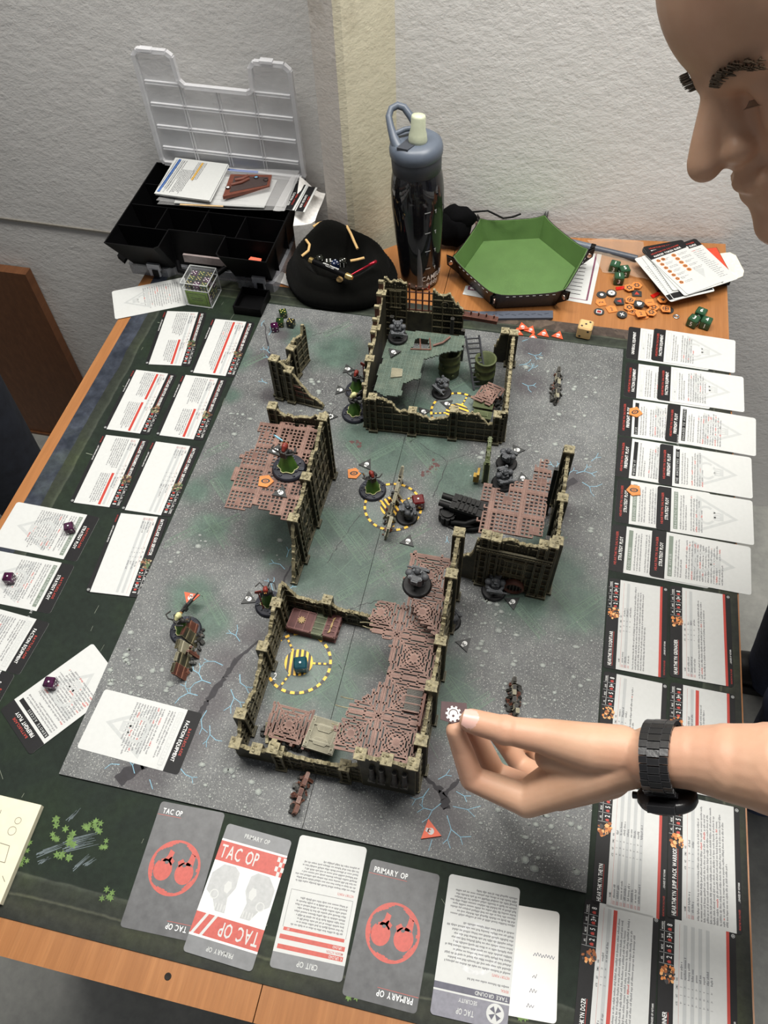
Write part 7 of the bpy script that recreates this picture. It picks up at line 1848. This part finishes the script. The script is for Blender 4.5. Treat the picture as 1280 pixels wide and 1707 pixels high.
# printed sheets under the tray
for i, (pts, lab, ln) in enumerate(((((1003, 424), (985, 508), (893, 492), (905, 415)), 'printed sheet with black lines and purple border, right of the dice tray', 1), (((776, 477), (771, 491), (860, 508), (870, 470)), 'printed sheet corner with purple square, left under the dice tray', 0))):
    P = [at(*p, T1) for p in pts]; t_ = thing('printed_sheet', lab, 'paper', (P[0].x, P[0].y, T1 + .0001)); m = MB(); m.prism([(p.x, p.y) for p in P][::-1], T1 + .0001 + i * .0004, T1 + .0004 + i * .0004); m.build('sheet', [WHITE], t_)
    m = MB(); c_ = (P[0] + P[1] + P[2] + P[3]) / 4; z_ = T1 + .00050 + i * .0004
    if ln:
        for s in range(11):
            a = P[0].lerp(P[1], .10 + s * .075); b = P[3].lerp(P[2], .10 + s * .075); m.bar(a.lerp(b, .22) + Vector((0, 0, .0006)), a.lerp(b, .8) + Vector((0, 0, .0006)), .0011, .0001)
        m.build('black_lines', [PRINTB], t_, kind='stuff'); m = MB()
        a, b = P[0].lerp(P[3], .09), P[1].lerp(P[2], .09); m.bar(a + Vector((0, 0, .0006)), b.lerp(a, .06) + Vector((0, 0, .0006)), .0028, .0001); b2 = P[2].lerp(P[1], .09); m.bar(b.lerp(a, .06) + Vector((0, 0, .0006)), P[2].lerp(P[3], .06) + Vector((0, 0, .0006)), .0012, .0001)
        m.build('purple_border', [plain('print_purple', srgb(112, 62, 84), .5)], t_)
    else:
        a = P[0].lerp(P[2], .10); m.box((a.x + .003, a.y - .002, z_ + .0006), (.014, .009, .0001)); m.build('purple_square', [MATS['print_purple']], t_)
        m = MB(); m.box((a.x + .004, a.y - .002, z_ + .0007), (.009, .005, .0001)); m.build('white_square', [PRINTW], t_)
# slate grey bar lying in front of the tray
P = [at(759, 523, ZM), at(921, 521, ZM), at(921, 533, ZM), at(760, 535, ZM)]
t_ = thing('measuring_bar', 'flat slate grey plastic bar lying along the back edge of the mat', 'ruler', (P[0].x, P[0].y, ZM + .0002)); GS = plain('bar_slate', srgb(82, 88, 100), .45, var=.05)
m = MB(); m.prism([(p.x, p.y) for p in P][::-1], ZM + .0002, ZM + .0042); m.build('bar', [GS], t_)
m = MB(); a, b = (P[0] + P[3]) / 2, (P[1] + P[2]) / 2
for k in range(14):
    q = a.lerp(b, (k + 1) / 15); m.box((q.x, q.y + (.001 if k % 2 else -.001), ZM + .0043), (.007, .0010, .0005), rz=.3 * (1 if k % 2 else -1) + .17)
m.build('relief', [plain('bar_slate_dark', srgb(58, 63, 74), .5)], t_, kind='stuff')
# tube like pen and clear bag behind
A_, B_ = at(942, 402, T1 + .006), at(1062, 431, T1 + .006); t_ = thing('marker_pen', 'dark grey cylindrical pen lying behind the dice tray against the cards', 'pen', (A_ + B_) / 2)
m = MB(); m.tube([A_.lerp(B_, .38), B_], .0052, 14); m.build('barrel', [plain('pen_grey', srgb(70, 76, 86), .4)], t_); m = MB(); m.tube([A_, A_.lerp(B_, .38)], .0060, 14); m.build('cap', [plain('pen_slate', srgb(98, 106, 118), .4)], t_); m = MB(); m.tube([A_.lerp(B_, .36), A_.lerp(B_, .42)], .0066, 14); m.build('clip_ring', [BLACK], t_)
cleft = None; q = [at(978, 403, T1), at(1072, 404, T1), at(1082, 470, T1), at(1004, 455, T1)]; q[1].y = min(q[1].y, 1.035)
m = MB(); sheet(m, [p + Vector((0, 0, .004)) for p in q], 0, 0, .0022, 2, 14, 12); m.v = [v + Vector((0, 0, .0022 * noise.noise(v * 90))) for v in m.v]; m.v = [Vector((v.x, v.y, max(v.z, T1 + .0006))) for v in m.v]
tag(m.build('zip_bag', [clear('clear_bag_right', srgb(214, 196, 176), .28, .08, .9)], None, (q[0].x, q[0].y, T1 + .0006)), 'clear plastic bag lying against the right wall behind the green dice', 'bag')
# card box with open flap and a fan of cards on it
ca, cb = at(1080, 492, T1), at(1215, 472, T1); ux = (cb - ca).normalized(); ux = Vector((math.cos(.32), math.sin(.32), 0)); uy = Vector((-ux.y, ux.x, 0)); TX = Matrix((ux, uy, Vector((0, 0, 1)))).transposed().to_4x4(); TX.translation = (.6500, .9600, T1 + .0003)
t_ = thing('card_box', 'black and red card box with open cream flap at the right desk corner', 'box', M=TX)
m = MB(TX); m.box((0, 0, .0085), (.118, .074, .017)); m.build('carton', [plain('carton_black', srgb(40, 24, 24), .45, var=.2)], t_)
m = MB(TX); m.box((0, 0, .01725), (.116, .072, .0004)); m.build('red_panel', [plain('carton_red', srgb(200, 66, 40), .45)], t_)
m = MB(TX); m.add([(.059, -.032, .001), (.083, -.026, .006), (.088, -.016, .008), (.088, .022, .009), (.082, .032, .008), (.059, .036, .004), (.059, -.032, .0018), (.083, -.026, .0068), (.088, -.016, .0088), (.088, .022, .0098), (.082, .032, .0088), (.059, .036, .0048)], [(0, 1, 2, 3, 4, 5), (11, 10, 9, 8, 7, 6), (0, 6, 7, 1), (1, 7, 8, 2), (2, 8, 9, 3), (3, 9, 10, 4), (4, 10, 11, 5)]); m.build('flap', [plain('carton_inside', srgb(226, 220, 200), .6)], t_)
def loose(label, c, rz, z, kind, seed, tilt=0):
    M = Matrix.Translation((c[0], c[1], z)) @ Matrix.Rotation(rz, 4, 'Z'); cdd = Card(label, M, .070, .112, WHITE, 'loose cards fanned on the card box'); rn = random.Random(seed); z_ = z0 + .00004
    if kind in ('head', 'guide'):
        m = cdd.layer('header_band', [PRINTB]); m.poly(topband(.07, .112, .038), z_)
        m = cdd.layer('title_lettering', [PRINTR, PRINTW]); text(m, 'HEARTHKYN SALVAGER', 0, .0475, .0030, z_ + .00005, width=.054, align='C'); m.k = 1; text(m, 'MARKER TOKEN GUIDE', 0, .0405, .0040, z_ + .00005, width=.052, align='C')
    if kind == 'guide':
        for i in range(13):
            x, y = ((-.026 + (i > 1) * 0 + (.009 if i == 1 else 0), .031 - max(0, i - 1) * .0098) if i < 8 else (.004, .031 - (i - 8) * .0098))
            m = cdd.layer('token_picture%d' % i if 0 else 'tp%d' % i, [ORANGE, TOKB]); m.poly([(x + .0042 * math.cos(j * (1.2566 if i < 8 else .6283)), y + .0042 * math.sin(j * (1.2566 if i < 8 else .6283))) for j in range(5 if i < 8 else 10)], z_); m.k = 1
            m.lathe([(.0012, 0), (.0024, 0)], 8, Matrix.Translation((x, y, z_ + .00005)))
        m = cdd.layer('body_text', [PRINTG])
        for i in range(7): lines(m, rn, -.020, -.004, .0300 - i * .0098, .0015, 2, .0028, z_)
        for i in range(5): lines(m, rn, .011, .030, .0300 - i * .0098, .0015, 2, .0028, z_)
        m = cdd.layer('emblem', [PRINTL]); m.poly([(.010, -.012), (.026, -.016), (.014, -.036)], z_)
    else:
        m = cdd.layer('body_text', [PRINTG, PRINTR]); lines(m, rn, -.029, .029, .030, .0018, 17, .0044, z_, red=.05, kr=1)
        if kind == 'foot': m = cdd.layer('footer_band', [PRINTB]); m.rect(-.034, -.052, .034, -.040, z_)
    for k_, (m_, mt_) in list(cdd.L.items()):
        if k_.startswith('tp'): m_.build('token_picture', mt_, cdd.o); del cdd.L[k_]
    return cdd.done()
zc = T1 + .0178
loose('white card at the bottom of the fan, sticking out toward the counters', (.623, .930), .55, zc, 'foot', 1)
loose('white card with black band, second from the bottom of the fan', (.632, .934), .50, zc + .0008, 'foot', 2)
loose('black headed stat card poking out behind the fan at the right', (.664, .962), .62, zc + .0016, 'head', 3)
loose('black headed card just under the token guide card', (.632, .954), .46, zc + .0024, 'head', 4)
loose('white card directly beneath the token guide card', (.640, .944), .60, zc + .0032, 'plain', 5)
loose('token guide card with orange token pictures, topmost on the card box', (.641, .947), .66, zc + .0040, 'guide', 6)
T = TR((.588, .985, T1 + .017), .1); t_ = thing('loose_token', 'round black token at the left edge of the card fan', 'token', M=T); m = MB(T); m.cyl((0, 0, -.0005), .012, .0018, 24); m.build('disc', [TOKB], t_)

# ------------------------------------------------------------------ the player on the right: head, arm, torso as one body
def skin_mat(name, a, b, red):
    t = NT(name); co = t.coord(); n = t.noise(28, co, 4); n2 = t.noise(9, co, 2); n3 = t.noise(700, co, 3)
    c = t.ramp(n, [(.3, a), (.7, b)]); c = t.mix(t.ramp(n2, [(.45, (0, 0, 0)), (.75, (.45, .45, .45))]), c, red)
    t.col(c); t.rough(.48, 0, .4); t.b.inputs['Subsurface Weight'].default_value = .12
    t.b.inputs['Subsurface Radius'].default_value = (.012, .005, .003); t.b.inputs['Subsurface Scale'].default_value = .5
    t.bump(n3, .12, .0005); return t.m
SKIN = skin_mat('skin', srgb(190, 150, 122), srgb(202, 163, 136), srgb(198, 138, 118))
person = thing('person', 'person leaning in from the right with bare forearm, black wristwatch and lowered head', 'person', (.96, .42, ZF))
m = MB()
# ---- head frame
F = (RX * -.86 + RY * .50 + RZ * .16).normalized(); U = (RX * -.50 + RY * -.86 + RZ * -.48); U = (U - F * U.dot(F)).normalized(); S = F.cross(U)
if S.dot(RZ) > 0: S = -S          # S points toward the camera side of the head
NT_ = att(1172, 264, .515)
HO = NT_ - F * .108 + U * .030
def hp_(f, u, s=0): return HO + F * f + U * u + S * s
HR = Matrix((F, S, U)).transposed().to_4x4()
def hb(f, u, s, rf, rs, ru, n=26, k=18): m.ball(hp_(f, u, s), (rf, rs, ru), n, k, R=HR)
hb(-.012, .048, 0, .100, .077, .086, 36, 24)          # cranium
hb(.047, .046, 0, .053, .064, .064)                    # forehead
hb(.028, -.030, 0, .054, .060, .072)                   # face
for s in (-1, 1):
    hb(.060, -.022, s * .036, .022, .022, .026)        # cheek
    m.caps(hp_(.082, .010, s * .008), hp_(.071, .013, s * .038), .0130, .0105, 16, 10)   # brow ridge
    m.ball(hp_(.070, -.002, s * .031), .0125, 16, 10)  # eye
    m.caps(hp_(.073, .0015, s * .020), hp_(.067, .0015, s * .043), .0075, .0065, 12, 8)
    m.caps(hp_(.050, -.092, s * .022), hp_(-.005, -.060, s * .056), .017, .014, 14, 9)
    m.caps(hp_(-.005, -.060, s * .056), hp_(-.012, -.010, s * .062), .013, .012, 12, 8)
    m.ball(hp_(.090, -.034, s * .0125), (.0105, .0085, .0090), 14, 9, R=HR)   # nostril wing
m.caps(hp_(.084, .006), hp_(.103, -.022), .0088, .0100, 16, 10); m.caps(hp_(.103, -.022), hp_(.1085, -.034), .0102, .0118, 16, 10)
m.caps(hp_(.084, .004), hp_(.086, -.034), .012, .015, 14, 9)
m.caps(hp_(.078, -.048), hp_(.082, -.056), .0135, .0120, 14, 9)
m.caps(hp_(.083, -.059, -.016), hp_(.083, -.059, .016), .0078, .0078, 12, 8); m.caps(hp_(.089, -.0595, -.006), hp_(.089, -.0595, .006), .0066, .0066, 12, 8)
m.caps(hp_(.082, -.0715, -.013), hp_(.082, -.0715, .013), .0082, .0082, 12, 8)
m.ball(hp_(.070, -.096), (.022, .024, .018), 18, 12, R=HR)
m.caps(hp_(.06, -.085), hp_(.01, -.075), .030, .040, 18, 12)
# ears
for s in (-1, 1):
    m.ball(hp_(-.022, -.004, s * .077), (.018, .007, .030), 16, 12, R=HR @ Matrix.Rotation(.15, 4, 'Y'))
# neck, shoulders, torso (outside the picture)
NB = Vector((.835, .43, .50)); SL_ = Vector((.905, .20, .50)); SR_ = Vector((.95, .58, .48)); HIPL = Vector((1.02, .33, .02)); HIPR = Vector((1.04, .52, .02))
m.caps(hp_(-.045, -.055), NB, .054, .062, 22, 14)
m.caps(NB, SL_, .060, .060, 20, 12); m.caps(NB, SR_, .060, .058, 20, 12); m.caps(NB + Vector((.05, 0, -.06)), (HIPL + HIPR) / 2 + Vector((0, 0, .12)), .12, .125, 24, 14)
m.caps(SL_, Vector((1.0, .34, .2)), .07, .10, 20, 12); m.caps(SR_, Vector((1.03, .50, .2)), .07, .10, 20, 12)
# arm
WR = att(1078, 1262, .622); FA1 = att(1150, 1263, .607); FA2 = att(1215, 1271, .592); FA3 = att(1290, 1282, .574); EL = Vector((.845, .045, .345))
VD = (WR - CAMP).normalized()
def flat(a, b, ra, rb, off):      # two parallel capsules along the viewing depth: a flattened limb
    for s in (-1, 1): m.caps(a + VD * off * s, b + VD * off * s, ra, rb, 20, 12)
flat(WR, FA1, .0205, .0235, .008); flat(FA1, FA2, .0235, .0285, .007); flat(FA2, FA3, .0285, .0325, .005); m.caps(FA3, EL, .0335, .040, 20, 12); m.caps(EL, SL_, .042, .055, 20, 12)
# hand
IM, MM, RM, PM = att(878, 1334, .668), att(893, 1322, .688), att(915, 1307, .707), att(938, 1290, .722)
def finger(pts, rs):
    for i in range(len(pts) - 1): m.caps(pts[i], pts[i + 1], rs[i], rs[i + 1], 16, 10)
finger([IM, att(787, 1298, .675), att(769, 1246, .664), att(758, 1217, .655)], [.0140, .0108, .0092, .0078])
finger([MM, att(824, 1290, .706), att(802, 1243, .690), att(785, 1212, .676)], [.0135, .0108, .0094, .0080])
finger([RM, att(868, 1276, .735), att(842, 1240, .728), att(826, 1222, .712)], [.0128, .0100, .0088, .0076])
finger([PM, att(905, 1272, .752), att(884, 1246, .748), att(868, 1232, .736)], [.0115, .0088, .0078, .0068])
for P, r in ((IM, .0145), (MM, .0140), (RM, .0135), (PM, .0125)): m.caps(WR + VD * (.010 if P is not IM else -.002) + (P - IM) * .25, P, .0205, r, 18, 10)
m.caps(att(1008, 1262, .640), att(895, 1318, .674), .0235, .0150, 20, 12)
m.caps(att(1010, 1285, .646), att(930, 1318, .668), .0225, .0165, 20, 12)
TM = att(912, 1229, .640); TI = att(842, 1217, .640); TT = att(786, 1202, .646)
m.caps(att(1035, 1250, .626), att(985, 1246, .630), .0195, .0195, 20, 12)
m.caps(att(985, 1246, .630), TM, .0195, .0150, 20, 12); m.caps(TM, TI, .0142, .0112, 18, 12); m.ball(TI, .0128, 18, 12); m.caps(TI, TT, .0114, .0102, 18, 12)
m.caps(att(985, 1265, .640), att(915, 1262, .652), .0190, .0120, 18, 12)
m.s = True
bo = m.build('body', [SKIN], person)
modmesh(bo, remesh=.00165, iters=6)
bmh = bmesh.new(); bmh.from_mesh(bo.data); IV = WM[person].inverted(); hc_ = IV @ HO
vh = [v for v in bmh.verts if (v.co - hc_).length < .19]
for _ in range(14): bmesh.ops.smooth_vert(bmh, verts=vh, factor=.5, use_axis_x=True, use_axis_y=True, use_axis_z=True)
bmh.to_mesh(bo.data); bmh.free()
# nail
nd = (TT - TI).normalized(); nu_ = -(TT - CAMP).normalized(); nu_ = (nu_ - nd * nu_.dot(nd)); nu_ = (nu_ + RY * -.25).normalized(); nu_ = (nu_ - nd * nu_.dot(nd)).normalized(); nx = nd.cross(nu_)
T = Matrix((nd, nx, nu_)).transposed().to_4x4(); T.translation = TT + nu_ * .0012 - nd * .0012
mn = MB(T); vs = []
for j in range(7):
    for i in range(9):
        a = (i / 8 - .5) * 2.2; u = (j / 6 - .5) * .0165; rr = .0096 - .0016 * abs(j / 6 - .45) ; ed = 1 - .25 * max(0, j - 4) / 2
        vs.append((u, rr * math.sin(a * ed), rr * math.cos(a * ed) - .0002))
mn.s = True; mn.add(vs, [(j * 9 + i, (j + 1) * 9 + i, (j + 1) * 9 + i + 1, j * 9 + i + 1) for j in range(6) for i in range(8)]); mn.s = False
mn.build('thumb_nail', [plain('nail', srgb(214, 172, 160), .3, var=.03)], person)
# hair and brows
mh = MB(); n, k = 40, 22; vs = []
for j in range(k):
    for i in range(n):
        a = 2 * PI * i / n; t_ = PI * .56 * j / (k - 1); f_, s_, u_ = math.sin(t_) * math.cos(a), math.sin(t_) * math.sin(a), math.cos(t_)
        r = 1.06 + .025 * noise.noise(Vector((f_ * 6, s_ * 6, u_ * 6)))
        vs.append(hp_(-.020 + f_ * .101 * r, .050 + u_ * .090 * r, s_ * .079 * r))
mh.s = True; mh.add(vs, [(j * n + i, (j + 1) * n + i, (j + 1) * n + (i + 1) % n, j * n + (i + 1) % n) for j in range(k - 1) for i in range(n)]); mh.s = False
rn = random.Random(8)
for q in range(160):      # fringe strands falling over the forehead
    s0 = rn.uniform(-.05, .06); p0 = hp_(.058 + rn.uniform(-.01, .01), .128 + rn.uniform(-.01, .012), s0)
    mh.tube([p0, p0 + F * .018 + U * .000, p0 + F * .028 - U * .003 + S * rn.uniform(-.008, .008), p0 + F * rn.uniform(.032, .040) - U * rn.uniform(.004, .012) + S * rn.uniform(-.012, .012)], .0006, 4, False, [.0008, .0008, .0006, .0002])
HAIR = plain('hair_brown', srgb(74, 60, 44), .6, var=.35, vs=900)
mh.build('hair', [HAIR], person)
me_ = MB()
for s in (-1, 1):
    for q in range(90 if s > 0 else 26):
        t_ = rn.random() * (1 if s > 0 else .45); p0 = hp_(.0935 - t_ * t_ * .016, .009 + math.sin(t_ * 2.6) * .007 + rn.uniform(-.003, .003), s * (.009 + t_ * .036)); me_.tube([p0 - F * .001, p0 + F * .0022 + S * s * .004, p0 + F * .0016 + S * s * .009 - U * .001], .0005, 4, False, [.0006, .0005, .0002])
me_.build('eyebrows', [HAIR], person)
me_ = MB()
for s in (-1, 1):
    for q in range(22):
        t_ = q / 21; p0 = hp_(.0800 - t_ * .008, -.0085, s * (.022 + t_ * .020)); me_.tube([p0, p0 + F * .003 - U * .0025, p0 + F * .0055 - U * .0028], .0002, 4, False, [.00022, .00018, .00005])
me_.build('eyelashes', [HAIR], person)
# clothing
SH = plain('shirt_dark', srgb(36, 38, 44), .85, var=.2, vs=60)
mc = MB(); ins_ = lambda a, b, ra, rb: mc.caps(a, b, ra, rb, 20, 12)
ins_(NB + Vector((.03, .0, -.015)), SL_, .070, .074); ins_(NB + Vector((.03, 0, -.015)), SR_, .070, .072); ins_(NB + Vector((.06, 0, -.07)), (HIPL + HIPR) / 2 + Vector((0, 0, .08)), .135, .15)
ins_(SL_, Vector((1.0, .34, .2)), .084, .115); ins_(SR_, Vector((1.03, .50, .2)), .084, .115); ins_(SL_, SL_.lerp(EL, .45), .072, .062)
sh = mc.build('shirt', [SH], person); modmesh(sh, remesh=.009, iters=5)
mc = MB(); JE = plain('jeans_dark_blue', srgb(56, 68, 98), .85, var=.25, vs=120, bump=.3, bs=1600)
ins_(HIPL + Vector((0, 0, .07)), HIPR + Vector((0, 0, .07)), .135, .135)
ins_(HIPL, Vector((.955, .40, -.36)), .115, .085); ins_(Vector((.955, .40, -.36)), Vector((.99, .40, -.70)), .080, .062)
ins_(HIPR, Vector((.975, .60, -.36)), .115, .085); ins_(Vector((.975, .60, -.36)), Vector((1.03, .64, -.70)), .080, .062)
je = mc.build('trousers', [JE], person); modmesh(je, remesh=.009, iters=5)
for x, y in ((.96, .40), (1.0, .64)):
    mc = MB(); mc.caps((x - .05, y, ZF + .040), (x + .05, y, ZF + .045), .034, .038, 16, 10); mc.box((x, y, ZF + .012), (.22, .08, .022)); mc.build('shoe', [plain('shoe_black', (.01, .01, .01), .5)], person)

# ------------------------------------------------------------------ wristwatch
WC = att(1105, 1263, .6145); ax_ = (FA2 - WR).normalized(); e1 = (-RY); e1 = (e1 - ax_ * e1.dot(ax_)).normalized(); e2 = ax_.cross(e1)   # e1 up in the picture, e2 along depth
if e2.dot(VD) > 0: e2 = -e2      # toward the camera
tw = thing('wristwatch', 'black metal link wristwatch worn on the outstretched wrist', 'watch', WC)
RA, RB = .0262, .0335
WB = edged('watch_black_steel', (.010, .010, .011), (.16, .16, .17), base2=(.014, .014, .015), rough=.28, rad=.0003, amt=.7, spec=.6)
N = 30
for k in range(N):
    a = 2 * PI * k / N
    if abs(math.atan2(math.sin(a + PI / 2 + .15), math.cos(a + PI / 2 + .15))) < .42: continue
    p = WC + e1 * RA * math.sin(a) + e2 * RB * math.cos(a); tg = (e1 * RA * math.cos(a) - e2 * RB * math.sin(a)); L = tg.length * 2 * PI / N; tg.normalize(); nm_ = ax_.cross(tg).normalized()
    if nm_.dot(p - WC) < 0: nm_ = -nm_
    T = Matrix((ax_, tg, nm_)).transposed().to_4x4(); T.translation = p
    taper = .92 + .12 * abs(math.sin(a))
    mw = MB(T)
    mw.box((0, 0, .0004), (.0092 * taper, L * .90, .0034)); 
    for s in (-1, 1): mw.box((s * .0079 * taper, L * .25, 0), (.0062 * taper, L * .90, .0032))
    mw.build('link', [WB], tw)
dn = (-e1 * .92 - e2 * .12).normalized(); T = Matrix((ax_, dn.cross(ax_), dn)).transposed().to_4x4(); T.translation = WC + dn * (RA + .0005) + e2 * .002
mw = MB(T); mw.lathe([(0, 0), (.0205, 0), (.0222, .0015), (.0226, .0065), (.0212, .0092), (.0186, .0100), (.0182, .0088)], 48); case = mw.build('case', [WB], tw)
mw = MB(T); mw.lathe([(0, .0090), (.0183, .0090)], 36); mw.build('glass', [plain('watch_glass', (.16, .16, .17), .05, .6, spec=1)], tw)
mw = MB(T)
for s in (-1, 1): mw.box((s * .0, s * .0215, .003), (.0200, .008, .006))
mw.build('lugs', [WB], case)
mw = MB(T); mw.tube([(-.022, 0, .005), (-.0262, 0, .005)], .0028, 12); mw.build('crown', [WB], case)

# ------------------------------------------------------------------ token held between thumb and fingers
P = att(754, 1189, .655); T = Matrix((RX, -RY, -RZ)).transposed().to_4x4(); T.translation = P; T = T @ Matrix.Rotation(-.12, 4, 'Z') @ Matrix.Rotation(-.35, 4, 'X')
th_ = thing('held_token', 'dark maroon token with white cog symbol held between thumb and finger', 'token', M=T)
m = MB(T); m.prism([(-.0100, .0085), (.0110, .0095), (.0125, -.003), (.0060, -.0095), (-.0095, -.0060)], -.0008, .0008); m.build('plate', [plain('token_maroon', srgb(72, 48, 50), .45, var=.1)], th_)
m = MB(T); cx, cy = .0008, -.0005
m.k = 0
m.poly([(cx + .0052 * math.cos(i * .4), cy + .0052 * math.sin(i * .4)) for i in range(16)], .00088)
for i in range(10): m.box((cx + .0056 * math.cos(i * .628), cy + .0056 * math.sin(i * .628), .0009), (.0018, .0017, .0001), rz=i * .628)
m.k = 1; m.lathe([(.0032, 0), (.0040, 0)], 14, Matrix.Translation((cx, cy, .00096)), 0, PI * 1.1); m.poly([(cx + .0012 * math.cos(i), cy - .0016 + .0012 * math.sin(i)) for i in range(6)], .00096)
m.build('cog_symbol', [PRINTW, MATS['token_maroon']], th_)

# ------------------------------------------------------------------ person at the left edge
pl = thing('person', 'person in dark clothes standing at the left picture edge, only the side visible', 'person', (-.70, .60, ZF))
DJ = plain('clothes_dark_navy', srgb(38, 43, 54), .9, var=.25, vs=40)
m = MB()
m.caps((-.60, .63, -.05), (-.60, .66, -.66), .105, .060, 20, 12); m.caps((-.80, .50, -.05), (-.80, .52, -.66), .105, .060, 20, 12)
m.caps((-.61, .65, .02), (-.80, .50, .02), .125, .125, 20, 12); m.caps((-.72, .57, .05), (-.74, .58, .42), .15, .17, 20, 12)
m.caps((-.76, .44, .50), (-.68, .74, .50), .075, .075, 18, 10); m.caps((-.72, .58, .54), (-.70, .58, .64), .055, .055, 16, 10)
m.caps((-.66, .76, .48), (-.66, .80, .22), .055, .045, 16, 10); m.caps((-.66, .80, .22), (-.80, .82, .05), .042, .035, 16, 10); m.caps((-.80, .40, .48), (-.88, .36, .22), .055, .045, 16, 10); m.caps((-.88, .36, .22), (-.86, .42, .0), .042, .035, 16, 10)
bo2 = m.build('body', [DJ], pl); modmesh(bo2, remesh=.008, iters=6)
m = MB(); m.ball((-.69, .58, .76), (.09, .078, .115), 24, 16); m.ball((-.60, .58, .745), (.016, .012, .018), 12, 8)
for s in (-1, 1): m.ball((-.70, .58 + s * .078, .75), (.018, .008, .03), 12, 8)
hd = m.build('head', [SKIN], pl)
m = MB(); m.ball((-.702, .58, .785), (.097, .085, .108), 24, 14); m.build('hair', [HAIR], pl)
for x, y in ((-.585, .67), (-.785, .53)):
    m = MB(); m.caps((x - .04, y, ZF + .045), (x + .06, y, ZF + .040), .042, .036, 16, 10); m.box((x + .01, y, ZF + .012), (.23, .08, .022)); m.build('shoe', [MATS['shoe_black']], pl)
